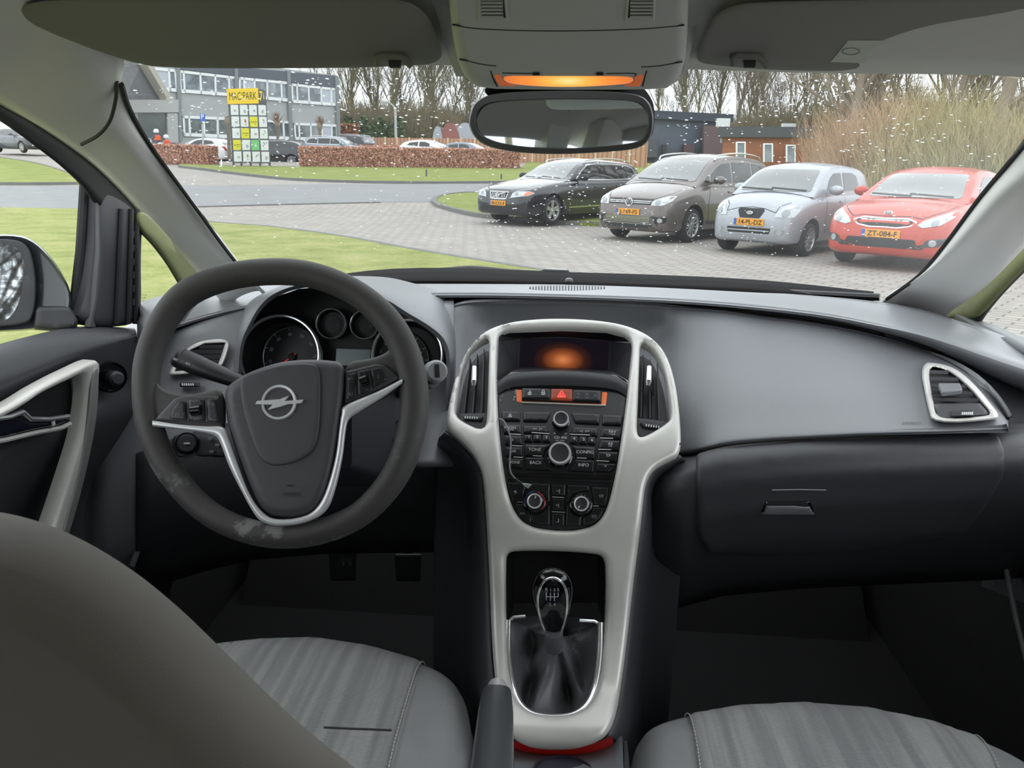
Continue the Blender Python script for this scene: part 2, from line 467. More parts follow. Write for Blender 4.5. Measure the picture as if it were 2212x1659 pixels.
    # wheels
    for a in ax:
        for s in (-1,1):
            yo = s*(Wh-.03); q = MB(); w2 = .20
            q.lathe([(wr*.66,0),(wr*.9,0.005),(wr*.97,-.02),(wr,-.05),(wr,-w2+.05),(wr*.97,-w2+.02),(wr*.66,-w2)], (a,yo,wr), (0,s,0), 36)
            wo = q.build('wheel', TYRE, t, angle=60); wo['label'] = 'alloy wheel with black tyre'
            q = MB(); q.lathe([(wr*.70,.004),(wr*.66,.006),(wr*.63,-.02),(wr*.60,-.06),(0,-.07)], (a,yo,wr), (0,s,0), 36)
            q.build('rim', ALLOY, wo)
            q = MB(); q.lathe([(wr*.60,-.045),(0,-.045)], (a,yo,wr), (0,s,0), 24); q.build('brake_shadow_disc', LINER, wo)
            ns = S.get('spokes', 5); q = MB(); sw_ = S.get('spokew', .04)
            for k in range(ns):
                an = 2*math.pi*k/ns+.3; d = V((math.cos(an),0,math.sin(an))); e = V((-math.sin(an),0,math.cos(an)))
                c0 = V((a,yo,wr)); f = V((0,s,0))
                q.prism([c0+d*.03+e*sw_*.9-f*.012, c0+d*wr*.64+e*sw_-f*.004, c0+d*wr*.64-e*sw_-f*.004, c0+d*.03-e*sw_*.9-f*.012], -f*.03)
            q.lathe([(0,.0),(.05,-.002),(.055,-.03)], (a,yo,wr), (0,s,0), 16)
            q.build('spokes', ALLOY, wo, bevel=.004)
    # mirrors
    if 'mirror' in S:
        mx, mz = S['mirror']
        for s in (-1,1):
            q = MB(); y0 = s*(Wh+.06)
            q.lathe([(0,-.07),(.05,-.065),(.085,-.03),(.095,.02),(.088,.05),(.0,.052)], (0,0,0), (1,0,0), 20)
            q.v = [V((p.x+mx, p.y*1.25+y0, p.z*.85+mz+.03)) for p in q.v]
            q.box((mx, s*(Wh-.03), mz-.02), (.06,.16,.04))
            q.build('mirror', S.get('mirror_mat', paint), t, angle=50)
    for rr in S.get('rails', []):
        for s in (-1,1):
            q = MB(); pts = [V((X, s*Wh*S['tw']*.93, herm(S['roof'],X)+z)) for X, z in rr]
            q.tube(crom(pts, 4), .016, 8); q.build('roof_rail', CHROME, t)
    # wipers and dark gap at the base of the glass
    q = MB()
    for a, b in (((-.55,S['wz']),(.05,S['wz']+.03)), ((.0,S['wz']),(.62,S['wz']+.02))):
        dd = (V(b)-V(a)).normalized(); nn = V((-dd.y, dd.x))*.010
        vs, fs = decal(gb, [V(a)-nn, V(b)-nn, V(b)+nn, V(a)+nn], _front, .02); q.add(vs, fs)
    if q.f: q.build('wiper', BLACKP, t, fix=False)
    return t

def vol_emblem(bb, t):
    q = MB(); x0 = bb.ray_cast(V((-2,0,.66)), V((1,0,0)))[0].x-.03
    q.lathe([(.052,0),(.058,.012),(.042,.014),(.036,.0)], (x0,0,.655), (-1,0,0), 24)
    d = V((0,-.26,.085)); n = V((0,.085,.26)).normalized()*.008
    q.prism([V((x0,0,.655))-d-n, V((x0,0,.655))+d-n, V((x0,0,.655))+d+n, V((x0,0,.655))-d+n], V((.006,0,0)))
    q.box((x0-.006,0,.655), (.008,.075,.022))
    q.build('emblem', BADGE, t)
def vw_emblem(bb, t):
    z = .735; q = MB(); x0 = bb.ray_cast(V((-2,0,z)), V((1,0,0)))[0].x-.025
    q.lathe([(0,-.004),(.062,-.004),(.062,.008),(.072,.012),(.078,0)], (x0,0,z), (-1,0,0), 32)
    e = q.build('emblem', BADGE, t)
    q = MB()
    def st(a, b):
        A = V((x0-.012,-a[0],z+a[1])); B = V((x0-.012,-b[0],z+b[1])); n = (B-A).cross(V((1,0,0))).normalized()*.006
        q.prism([A-n,B-n,B+n,A+n], V((.008,0,0)))
    st((-.035,.055),(-.0,-.002)); st((0,-.002),(.035,.055)); st((-.055,.02),(-.03,-.052)); st((-.03,-.052),(0,.004)); st((0,.004),(.03,-.052)); st((.03,-.052),(.055,.02))
    q.build('emblem_letters', LAMPD, e)
def kia_emblem(z, w=.06, off=.02):
    def f(bb, t):
        q = MB(); x0 = bb.ray_cast(V((-2,0,z)), V((1,0,0)))[0].x-off
        q.lathe([(0,0),(1,0),(1,.012),(0,.012)], (0,0,0), (-1,0,0), 32)
        q.v = [V((x0+p.x, p.y*w, z+p.z*w*.5)) for p in q.v]
        e = q.build('emblem', BADGE, t)
        q = MB(); put_text(q, 'KIA', V((x0-.0135,0,z)), V((0,-1,0)), V((0,0,1)), w*.5, w*1.35, True)
        q.build('lettering', LAMPD, e, smooth=False)
    return f
PBLACK = mat('paint_black_metallic', (30,35,42), .22, .35, coat=1)
PBROWN = mat('paint_grey_brown_metallic', (112,104,100), .3, .4, coat=.8)
PSILV = mat('paint_silver_metallic', (176,181,188), .4, .3, coat=.5)
PRED = mat('paint_orange_red', (196,62,38), .35, .0, coat=.5)
PWHITE = mat('paint_white', (232,234,236), .3, coat=.6)
PGREY = mat('paint_grey', (130,140,150), .3, .4, coat=.6)
PDARK = mat('paint_dark_blue', (36,42,52), .25, .3, coat=.8)
LIPC = mat('lower_plastic', (55,58,62), .6)
WAGON = dict(L=4.82, W=1.86, paint=PBLACK, axles=(.93,3.75), wr=.33, gw=.90, tw=.70, spokes=5, spokew=.045,
    belt=[(0,.52),(.06,.72),(.2,.78),(.6,.87),(1.2,.96),(1.6,.99),(3,1.02),(4.4,1.04),(4.75,.98),(4.82,.8)],
    crown=[(0,.02),(.3,.05),(1.3,.06),(1.6,.04),(4.8,.03)],
    roof=[(1.45,.99),(1.6,1.04),(2.25,1.38),(2.6,1.46),(3.1,1.49),(4.1,1.46),(4.45,1.42),(4.6,1.3),(4.78,1.0)],
    ws=[(-.66,1.045),(.66,1.045),(.54,1.40),(-.54,1.40)], wz=1.06, rw=[(-.55,1.08),(.55,1.08),(.5,1.36),(-.5,1.36)],
    sw=[[(1.95,1.06),(2.75,1.06),(2.75,1.385),(2.45,1.36),(2.2,1.24)],[(2.82,1.06),(3.6,1.07),(3.6,1.395),(2.82,1.39)],[(3.68,1.07),(4.42,1.11),(4.28,1.33),(4.1,1.37),(3.68,1.385)]],
    chromewin=[(1.85,1.035),(2.15,1.24),(2.42,1.385),(2.8,1.415),(3.6,1.42),(4.1,1.395),(4.34,1.34),(4.5,1.09),(3.4,1.04),(1.85,1.035)],
    seams=[[(1.55,.35),(1.5,.6),(1.6,.95)],[(2.78,.33),(2.8,.97)],[(3.62,.9),(3.55,.7),(3.4,.5)]], handles=[(2.5,.86),(3.42,.88)],
    strip=[(1.5,.38),(3.3,.42),(3.3,.45),(1.5,.41)], strip_mat=CHROME,
    grille_surround=[[(-.30,.74),(.30,.74),(.25,.575),(.19,.565),(-.19,.565),(-.25,.575)]], grille=[[(-.275,.725),(.275,.725),(.23,.588),(-.23,.588)]],
    bars=[[(x-.006,.595),(x+.006,.595),(x+.006,.72),(x-.006,.72)] for x in (-.2,-.15,-.1,-.05,.05,.1,.15,.2)],
    lamps=[[(.38,.60),(.80,.66),(.86,.72),(.80,.76),(.52,.755),(.42,.71)]], lampin=[(-.08,0,.045),(.08,0,.03)], indicator=[[(.73,.665),(.79,.665),(.85,.72),(.80,.752),(.76,.75)]],
    lower_grille=[[(-.6,.33),(.6,.33),(.55,.40),(-.55,.40)]], hoodline=[[(.0,.775),(.36,.775),(.6,.83),(.7,.9)]],
    plate='84-KXX-8', plate_z=.475, rplate_z=.6, tails=[[(.62,.75),(.85,.75),(.8,1.2),(.7,1.2)]], emblem=vol_emblem, mirror=(1.95,1.06), mirror_mat=BLACKP,
    rails=[[(2.4,.0),(2.5,.045),(3.4,.065),(4.2,.055),(4.35,.0)]])
MPV = dict(L=4.40, W=1.80, paint=PBROWN, axles=(.90,3.58), wr=.325, gw=.92, tw=.76, spokes=12, spokew=.014, scale=1.0,
    belt=[(0,.55),(.06,.74),(.2,.82),(.55,.93),(1.0,1.03),(1.3,1.06),(3,1.08),(4.1,1.1),(4.35,1.0),(4.4,.8)],
    crown=[(0,.02),(.3,.05),(1.0,.06),(1.3,.03),(4.3,.03)],
    roof=[(1.0,1.04),(1.15,1.12),(1.85,1.50),(2.2,1.595),(2.7,1.63),(3.7,1.60),(4.1,1.54),(4.25,1.35),(4.38,1.05)],
    ws=[(-.70,1.13),(.70,1.13),(.57,1.53),(-.57,1.53)], wz=1.15, rw=[(-.6,1.15),(.6,1.15),(.52,1.5),(-.52,1.5)],
    sw=[[(1.32,1.12),(1.52,1.12),(1.55,1.26)],[(1.6,1.12),(2.42,1.12),(2.42,1.50),(2.1,1.47),(1.85,1.37),(1.65,1.26)],[(2.5,1.12),(3.3,1.13),(3.3,1.51),(2.5,1.51)],[(3.38,1.13),(3.98,1.16),(3.9,1.42),(3.75,1.48),(3.38,1.50)]],
    seams=[[(1.45,.35),(1.4,.7),(1.5,1.05)],[(2.46,.33),(2.48,1.05)],[(3.34,1.05),(3.3,.75),(3.05,.45)]], handles=[(2.2,.93),(3.1,.95)], strip=[(1.4,.33),(3.1,.33),(3.1,.38),(1.4,.38)], strip_mat=LIPC,
    grille=[[(-.46,.70),(.46,.70),(.50,.79),(-.50,.79)]], bars=[[(-.44,.725),(.44,.725),(.445,.735),(-.445,.735)],[(-.45,.755),(.45,.755),(.455,.766),(-.455,.766)]],
    lamps=[[(.47,.685),(.70,.695),(.80,.78),(.80,.87),(.68,.86),(.50,.78)]], lampin=[(-.06,-.03,.05),(.05,.02,.04)],
    dark_lip=[[(-.72,.27),(.72,.27),(.80,.36),(.84,.52),(.72,.50),(.52,.50),(.48,.47),(-.48,.47),(-.52,.50),(-.72,.50),(-.84,.52),(-.80,.36)]], dark_lip_mat=LIPC,
    lower_grille=[[(-.50,.33),(.50,.33),(.54,.475),(-.54,.475)]], lower_bars=[[(-.49,z),(.49,z),(.49,z+.012),(-.49,z+.012)] for z in (.345,.375,.405,.435,.46)], lower_bars_r=0, lower_grille_mat=mat('grille_grey',(95,92,90),.4,.5),
    fogs=[[(.58,.36),(.76,.38),(.78,.48),(.58,.48)]], hoodline=[[(0,.80),(.5,.80),(.68,.9),(.72,.98)]],
    plate='J-169-FS', plate_z=.56, emblem=vw_emblem, mirror=(1.62,1.13), mirror_mat=PBROWN, rplate_z=.6,
    rails=[[(1.95,.0),(2.1,.055),(3.0,.07),(3.8,.06),(4.0,.0)]])
CITYCAR = dict(L=3.50, W=1.595, paint=PSILV, axles=(.66,3.03), wr=.275, gw=.93, tw=.76, spokes=10, spokew=.012,
    belt=[(0,.58),(.05,.70),(.15,.78),(.4,.87),(.75,.94),(1.0,.97),(2.2,1.0),(3.2,1.02),(3.45,.95),(3.5,.8)],
    crown=[(0,.02),(.2,.06),(.7,.07),(1.0,.03),(3.4,.03)],
    roof=[(.72,.95),(.85,1.04),(1.45,1.38),(1.7,1.44),(2.1,1.465),(2.8,1.44),(3.1,1.38),(3.3,1.15),(3.42,1.0)],
    ws=[(-.62,1.03),(.62,1.03),(.51,1.385),(-.51,1.385)], wz=1.05, rw=[(-.5,1.1),(.5,1.1),(.45,1.35),(-.45,1.35)],
    sw=[[(1.25,1.04),(1.95,1.04),(1.95,1.345),(1.65,1.33),(1.45,1.24)],[(2.03,1.04),(2.75,1.06),(2.68,1.3),(2.5,1.35),(2.03,1.35)]],
    seams=[[(1.2,.35),(1.15,.6),(1.2,.95)],[(1.98,.3),(2.0,.98)],[(2.8,.98),(2.75,.7),(2.6,.5)]], handles=[(1.75,.86),(2.55,.88)], strip=[(1.15,.42),(2.65,.44),(2.65,.48),(1.15,.46)], strip_mat=PSILV,
    grille=[[(-.21,.755),(.21,.755),(.23,.72),(.17,.60),(-.17,.60),(-.23,.72)]],
    lamps=[[(.42,.63),(.68,.63),(.72,.72),(.72,.82),(.58,.83),(.50,.78),(.42,.68)]], lampin=[(.0,-.03,.06),(.02,.06,.035)],
    lower_grille=[[(-.36,.36),(.36,.36),(.38,.45),(-.38,.45)]], lower_bars=[[(-.36,.395),(.36,.395),(.36,.415),(-.36,.415)]], lower_bars_mat=PSILV,
    fogs=[[(.44,.36),(.60,.37),(.60,.43),(.44,.43)]], fog_mat=mat('silver_recess',(150,155,160),.5), hoodline=[[(0,.775),(.22,.755),(.42,.70),(.44,.80),(.55,.86)]],
    plate='14-PL-DZ', plate_z=.535, emblem=kia_emblem(.685,.055,.03), mirror=(1.28,1.03), mirror_mat=PSILV)
HATCH = dict(L=4.30, W=1.78, paint=PRED, axles=(.90,3.55), wr=.32, gw=.90, tw=.70, spokes=10, spokew=.018,
    belt=[(0,.50),(.06,.66),(.2,.74),(.55,.86),(1.0,.93),(1.35,.96),(3,1.0),(4.0,1.03),(4.25,.95),(4.3,.8)],
    crown=[(0,.02),(.3,.05),(1.1,.06),(1.4,.03),(4.2,.03)],
    roof=[(1.1,.95),(1.25,1.02),(1.95,1.34),(2.3,1.41),(2.7,1.43),(3.4,1.39),(3.8,1.30),(4.1,1.1),(4.2,1.0)],
    ws=[(-.66,1.01),(.66,1.01),(.54,1.36),(-.54,1.36)], wz=1.03, rw=[(-.52,1.1),(.52,1.1),(.46,1.3),(-.46,1.3)],
    sw=[[(1.7,1.03),(2.7,1.04),(2.7,1.335),(2.3,1.32),(2.05,1.24)],[(2.8,1.05),(3.6,1.12),(3.4,1.27),(2.8,1.33)]],
    seams=[[(1.45,.33),(1.4,.6),(1.55,.94)],[(2.75,.33),(2.78,.96)]], handles=[(2.5,.84)], strip=[(1.5,.30),(3.0,.30),(3.0,.34),(1.5,.34)], strip_mat=LIPC,
    grille_surround=[[(-.44,.70),(-.30,.745),(0,.735),(.30,.745),(.44,.70),(.36,.63),(.2,.60),(0,.605),(-.2,.60),(-.36,.63)]], grille_surround_r=.03,
    grille=[[(-.39,.70),(-.29,.725),(0,.717),(.29,.725),(.39,.70),(.33,.645),(.19,.618),(0,.622),(-.19,.618),(-.33,.645)]], grille_r=.03,
    lamps=[[(.44,.655),(.52,.625),(.72,.67),(.80,.76),(.845,.90),(.72,.83),(.50,.72)]], lampin=[(.0,-.04,.045),(.1,.04,.03)],
    lower_grille=[[(-.56,.33),(.56,.33),(.62,.42),(.42,.46),(-.42,.46),(-.62,.42)]],
    fogs=[[(.52,.36),(.74,.38),(.82,.50),(.60,.47)]], hoodline=[[(0,.755),(.32,.765),(.46,.74),(.7,.86),(.74,.93)]], fog_mat=LAMPD,
    plate='ZT-084-F', plate_z=.52, emblem=kia_emblem(.80,.062,.02), mirror=(1.75,1.04), mirror_mat=PRED)
# ---------------------------------------------------------------- world and land
w = bpy.data.worlds.new('overcast'); sc.world = w; w.use_nodes = True
nt = w.node_tree; bg = nt.nodes['Background']
tc = nt.nodes.new('ShaderNodeTexCoord'); sx = nt.nodes.new('ShaderNodeSeparateXYZ'); rp = nt.nodes.new('ShaderNodeValToRGB')
e = rp.color_ramp.elements; e[0].position = 0; e[0].color = (.86,.91,.95,1); e[1].position = .6; e[1].color = (.93,.965,1,1)
nt.links.new(tc.outputs['Generated'], sx.inputs[0]); nt.links.new(sx.outputs['Z'], rp.inputs['Fac']); nt.links.new(rp.outputs['Color'], bg.inputs['Color'])
bg.inputs['Strength'].default_value = 3.2

OUTK = .86
def brick_mat():
    m = mat('clinker_paving', (150,144,138), .85); b = m.node_tree.nodes['Principled BSDF']
    tc = N(m,'TexCoord'); mp = N(m,'Mapping'); mp.inputs['Rotation'].default_value = (0,0,R(38))
    br = N(m,'TexBrick'); br.inputs['Scale'].default_value = 1; br.inputs['Brick Width'].default_value = .30; br.inputs['Row Height'].default_value = .15
    br.inputs['Mortar Size'].default_value = .012; br.inputs['Color1'].default_value = lin((172,166,159))+(1,); br.inputs['Color2'].default_value = lin((158,152,146))+(1,); br.inputs['Mortar'].default_value = lin((118,114,108))+(1,)
    n = N(m,'TexNoise'); n.inputs['Scale'].default_value = .7; n.inputs['Detail'].default_value = 5
    mr = N(m,'MapRange'); mr.inputs['To Min'].default_value = .85; mr.inputs['To Max'].default_value = 1.18
    hs = N(m,'HueSaturation')
    L(m,tc,'Object',mp,'Vector'); L(m,mp,0,br,'Vector'); L(m,tc,'Object',n,'Vector'); L(m,n,'Fac',mr,'Value'); L(m,mr,0,hs,'Value'); L(m,br,'Color',hs,'Color'); L(m,hs,0,b,'Base Color')
    return m
def grass_mat(nm, c1, c2, c3):
    m = mat(nm, c1, .9); b = m.node_tree.nodes['Principled BSDF']
    tc = N(m,'TexCoord'); n = N(m,'TexNoise'); n.inputs['Scale'].default_value = 1.3; n.inputs['Detail'].default_value = 8; n.inputs['Roughness'].default_value = .72
    r = ramp(m, [(.36,c1),(.5,c2),(.66,c3)]); n2 = N(m,'TexNoise'); n2.inputs['Scale'].default_value = 22; n2.inputs['Detail'].default_value = 4
    mr = N(m,'MapRange'); mr.inputs['To Min'].default_value = .65; mr.inputs['To Max'].default_value = 1.35; hs = N(m,'HueSaturation')
    bp = N(m,'Bump'); bp.inputs['Distance'].default_value = .03
    L(m,tc,'Object',n,'Vector'); L(m,tc,'Object',n2,'Vector'); L(m,n,'Fac',r,'Fac'); L(m,n2,'Fac',mr,'Value'); L(m,mr,0,hs,'Value'); L(m,r,'Color',hs,'Color')
    L(m,hs,0,b,'Base Color'); L(m,n2,'Fac',bp,'Height'); L(m,bp,0,b,'Normal')
    return m
BRK = brick_mat(); ASPH = mat('asphalt', (142,143,144), .9, var=.06, vscale=1.2, bump=.003, bscale=60)
GR1 = grass_mat('lawn_grass', (128,138,66), (150,156,86), (168,166,108)); GR2 = grass_mat('verge_grass', (120,132,56), (134,146,68), (146,150,84))
KERB = mat('kerb_concrete', (122,122,120), .9, var=.1, vscale=3)
gm = MB(); ys = [-12,0,19,30,62,150]; xs = [-110,-60,-30,-10,0,10,30,60,110]
gm.grid([[V((x,y,T(x,y))) for x in xs] for y in ys]); tag(gm.build('ground', BRK, smooth=False), kind='structure')
def drape(name, poly, h, m, kind='structure', down=.3):
    me = bpy.data.meshes.new(name); bm = bmesh.new()
    vs = [bm.verts.new((p[0],p[1],0)) for p in poly]
    tr = tessellate_polygon([[V((p[0],p[1],0)) for p in poly]])
    for t in tr:
        try: bm.faces.new([vs[i] for i in t])
        except ValueError: pass
    for yy in (19,62):
        bmesh.ops.bisect_plane(bm, geom=bm.verts[:]+bm.edges[:]+bm.faces[:], plane_co=(0,yy,0), plane_no=(0,1,0))
    bmesh.ops.recalc_face_normals(bm, faces=bm.faces)
    ex = bmesh.ops.extrude_face_region(bm, geom=bm.faces[:])
    top = [g for g in ex['geom'] if isinstance(g, bmesh.types.BMVert)]; ts = set(top)
    for v in bm.verts: v.co.z = T(v.co.x, v.co.y)+(h if v in ts else h-down)
    bmesh.ops.recalc_face_normals(bm, faces=bm.faces); bm.to_mesh(me); bm.free()
    o = link(me, name, m, None, False); return tag(o, kind=kind)
def Gp(l): return [(lambda p: (p.x,p.y))(G(*q)) for q in l]
nearedge = Gp([(180,457),(455,486),(560,494),(650,505),(760,522),(850,540),(960,560),(1060,577),(1190,598),(1300,615)])
ne = [(-60,30)]+[(-24,21.4)]+Gp([(0,454)])+nearedge+[(3.2,6.4),(6,5.2),(14,3.6),(14,2.4),(5,3.0),(1.6,3.0),(-1.5,2.8),(-1.8,-8),(-60,-8)]
drape('lawn_1', ne, .07, GR1)
road = Gp([(0,402),(180,401),(480,401),(700,399),(900,398),(1100,397),(1300,400)])
r0 = road[0]; r1 = road[-1]
farx = lambda p, q, x: (x, p[1]+(q[1]-p[1])*(x-p[0])/(q[0]-p[0]))
drape('road', [(-90, r0[1]+1)]+road+[(60,r1[1]+1),(60,r1[1]-5)]+Gp([(1300,421),(1050,421),(960,425),(930,437),(820,437),(700,440),(450,446),(180,455),(0,453)])+[(-90,22)], .012, ASPH, down=.05)
k2 = Gp([(388,362),(440,368),(500,376),(560,383),(620,389),(700,393),(800,396),(900,397),(1000,397),(1160,395)])
drape('lawn_2', k2+[(8,30.2),(60,31),(60,60),(4,60)]+Gp([(1150,346),(1125,364),(650,363),(505,361),(388,357)]), .08, GR2)
k3 = Gp([(0,343),(60,352),(110,364),(185,390),(215,396)])
drape('lawn_3', [(-80,48)]+k3+Gp([(215,399),(0,400)])+[(-80,28.5)], .08, GR2)
k4 = Gp([(1300,414),(1050,420),(1000,421),(955,427),(938,437),(950,448),(1000,462),(1050,471),(1150,480),(1230,486),(1320,491)])
drape('lawn_4', [(40,25)]+k4+[(5.0,15.6),(8,17.5),(13,16.5),(20,14.5),(40,9)], .08, GR2)
def kerbrun(name, pts, h=.1, wd=.16):
    pts = crom([V((p[0],p[1],0)) for p in pts], 4); q = MB(); rows = []
    for i, p in enumerate(pts):
        t = (pts[min(i+1,len(pts)-1)]-pts[max(i-1,0)]).normalized(); n = V((-t.y,t.x,0))*wd/2
        z = T(p.x,p.y); a = p-n; b = p+n
        rows.append([V((a.x,a.y,z-.1)),V((a.x,a.y,z+h)),V((b.x,b.y,z+h)),V((b.x,b.y,z-.1))])
    q.grid(rows); tag(q.build(name, KERB, smooth=False), kind='structure')
kerbrun('kerb_1', nearedge, .075, .12); kerbrun('kerb_2', k2); kerbrun('kerb_3', k3); kerbrun('kerb_4', k4+[(5.0,15.6),(8,17.5),(13,16.5),(20,14.5)])
kerbrun('kerb_5', Gp([(-60,400),(0,400),(100,400),(215,398)])); kerbrun('kerb_6', Gp([(-60,454),(0,454),(180,456),(300,452),(450,447),(600,443),(820,438)]), .03)

# ---------------------------------------------------------------- near cars: placed by plate position and distance
HD = R(39)
def place(S, u, v, d, label, **k):
    p = PD(u, v, d); h = V((-math.sin(HD), -math.cos(HD), 0))
    f = V((p.x, p.y, 0)); return car(S, (f.x, f.y, k.pop('z',0)), k.pop('head', HD), label, **k)
place(WAGON, 1075, 447, 17.9, 'black estate car with chrome-edged windows and slanting bar across its grille', z=.04)
place(MPV, 1356, 465, 14.5, 'grey-brown people carrier with roof rails, tallest of the parked row')
place(CITYCAR, 1618, 478, 12.55, 'small silver hatchback with black oval-badged grille, parked beside the orange-red car')
place(HATCH, 1902, 508, 10.85, 'orange-red hatchback with wide chrome-edged grille at the end of the parked row')
# ---------------------------------------------------------------- building with white windows
def vplane(a, b): n = (b-a).cross(V((0,0,1))).normalized(); return a, n
WALLG = mat('grey_render', (174,178,178), .9, var=.03, vscale=.6); FASC = mat('slate_fascia', (92,100,108), .7, var=.06, vscale=1)
PIER = mat('grey_pier', (134,140,142), .8); WFR = mat('white_window_frame', (236,240,242), .4)
def pane_mat(nm, c1, c2, sc_=.6):
    m = mat(nm, c1, .08, spec=1); b = m.node_tree.nodes['Principled BSDF']
    tc = N(m,'TexCoord'); n = N(m,'TexNoise'); n.inputs['Scale'].default_value = sc_; n.inputs['Detail'].default_value = 6; n.inputs['Distortion'].default_value = 1.5
    r = ramp(m, [(.42,c1),(.62,c2)]); L(m,tc,'Object',n,'Vector'); L(m,n,'Fac',r,'Fac'); L(m,r,0,b,'Base Color'); return m
PANE = pane_mat('office_glass', (88,98,104), (150,162,172)); BLIND = mat('window_blind', (188,196,206), .5); PANED = pane_mat('office_glass_low', (92,102,104), (132,142,142), .9)
A = PD(384,303,50); B = PD(730,303,61); PO, PN = vplane(A, B)
if PN.dot(C-PO) < 0: PN = -PN
def W_(u, v, off=0): return PP(u, v, PO+PN*off, PN)
bl = thing('office_building', 'grey two-storey office block with long white-framed window bands', 'building', (A.x, A.y, T(A.x,A.y)))
gz = T(A.x, A.y)-.5
q = MB(); a0 = PP(262,303,PO,PN); b0 = PP(731,303,PO,PN); topA = W_(262,131).z; topB = W_(731,164).z
dp = -PN*3
for p in [(a0,b0)]:
    q.prism([V((a0.x,a0.y,gz)), V((b0.x,b0.y,gz)), V((b0.x,b0.y,topB)), V((a0.x,a0.y,topA+.8))], dp)
q.build('wall', WALLG, bl, smooth=False)
q = MB(); q.prism([W_(384,133,.12), W_(729,164,.12), W_(727,190,.12), W_(384,149,.12)], -PN*.4); q.build('fascia', FASC, bl, smooth=False)
for u1, v1, u2, v2 in ((385,133,391,304),(511,148,514,305),(624,152,630,307),(728,165,733,309)):
    q = MB(); q.box((0,0,0),(1,1,1)); q = MB()
    q.prism([W_(u1-3.5,v1,.2),W_(u1+3.5,v1,.2),W_(u2+3.5,v2,.2),W_(u2-3.5,v2,.2)], -PN*.4); q.build('pier', PIER, bl, smooth=False)
def window(q4, mull, mats):
    """q4 = TL,TR,BR,BL pixels; mull = fractions of the uprights"""
    tl, tr, br, bl_ = [W_(*p, .06) for p in q4]
    f = MB(); lerp = lambda a, b, t: a+(b-a)*t
    ed = .16
    def strip(t0, t1, s0, s1, off=0):
        f.prism([lerp(lerp(tl,tr,t0),lerp(bl_,br,t0),s0)+PN*off, lerp(lerp(tl,tr,t1),lerp(bl_,br,t1),s0)+PN*off, lerp(lerp(tl,tr,t1),lerp(bl_,br,t1),s1)+PN*off, lerp(lerp(tl,tr,t0),lerp(bl_,br,t0),s1)+PN*off], -PN*.08)
    wd = (tr-tl).length; hg = (bl_-tl).length; ex = .14/wd; ey = .14/hg
    strip(0,1,0,ey*1.2,.06); strip(0,1,1-ey*1.5,1,.06); strip(0,ex,0,1,.06); strip(1-ex,1,0,1,.06)
    for t in mull: strip(t-ex*.45,t+ex*.45,0,1,.06)
    fo = f.build('window_frame', WFR, bl, smooth=False)
    ts = [0]+list(mull)+[1]
    for i in range(len(ts)-1):
        f = MB(); strip(ts[i],ts[i+1],0,1,0); f.build('pane', mats[i%len(mats)], fo, smooth=False)
window([(320,144),(380,150),(384,199),(322,193)], [.72], [BLIND,PANE])
window([(385,151),(509,165.6),(510,209),(388,199.6)], [.08,.36,.62,.87], [PANE])
window([(515,166),(623,177),(625,220),(515,210)], [.1,.3,.55,.84], [PANE,BLIND,PANE,PANE,PANE])
window([(628,180),(725,190.6),(726.6,229),(630,222)], [.12,.37,.65,.88], [PANE,PANE,PANE,BLIND,BLIND])
window([(393,249.5),(500,254),(500,299),(396,294)], [.13,.42,.7], [PANED])
window([(518,255),(627.5,262),(630,301.5),(520,299)], [.1,.3,.5,.84], [PANED])
window([(634,265),(728,269),(729,305),(636,302)], [.11,.37,.63,.86], [PANED,PANED,PANED,BLIND,PANED])
q = MB(); q.prism([W_(300,243,.05),W_(362,244,.05),W_(364,308,.05),W_(300,306,.05)], -PN*.1)
q.build('entrance_glazing', mat('dark_glazing',(88,96,96),.1,spec=1), bl, smooth=False)
q = MB(); q.prism([W_(270,215,.25),W_(386,215,.25),W_(386,243,.25),W_(270,243,.25)], -PN*.4); q.build('concrete_band', mat('pale_render',(178,180,178),.9), bl, smooth=False)
q = MB(); q.prism([W_(362,244,.2),W_(384,245,.2),W_(386,308,.2),W_(364,308,.2)], -PN*.4); q.build('entrance_panel', MATS['pale_render'], bl, smooth=False)
# porch roof
pr = thing('porch_roof', 'dark-bottomed porch roof with cream edge over the office entrance', 'roof', PD(300,200,40))
q = MB(); q.prism([PD(225,140,41),PD(302,143,44),PD(347,215.5,47),PD(270,215.5,41)], V((0,0,.25))); q.build('soffit', mat('dark_boards',(96,98,100),.8,var=.1,vscale=3), pr, smooth=False)
q = MB(); q.prism([PD(296,138,43.8),PD(318,140,43.9),PD(363,216,46.8),PD(346,216.5,46.9)], V((.1,.4,.1))); q.build('edge_board', mat('cream_board',(205,203,192),.7), pr, smooth=False)

# ---------------------------------------------------------------- MAC PARK sign
sp = G(540,362); SO = V((sp.x,sp.y,sp.z)); SN = (V((C.x,C.y,0))-V((sp.x,sp.y,0))).normalized()
rt2 = V((0,0,1)).cross(SN).normalized() if True else None
SNr = (SN*math.cos(.25)+rt2*math.sin(.25)).normalized()
def S_(u, v, off=0): return PP(u, v, SO+SNr*off, SNr)
sg = thing('tenant_sign_board', 'tall grid sign with yellow MAC PARK header and rows of company plates', 'sign', (sp.x,sp.y,sp.z))
YEL = mat('sign_yellow', (244,208,48), .5); SGREY = mat('sign_frame_grey', (92,98,102), .5, .3); SWH = mat('sign_white', (228,232,234), .5); SGN = mat('sign_green', (120,200,130), .5); SY2 = mat('sign_yellow_plate', (226,218,50), .5)
for (u1,u2) in ((495.5,506),(515,523),(535,543),(555,563.5),(574,584)):
    q = MB(); q.prism([S_(u1-1.8,224),S_(u1+1.8,224),S_(u2+1.8,366),S_(u2-1.8,366)], -SNr*.12)
    q.build('post', SGREY, sg, smooth=False)
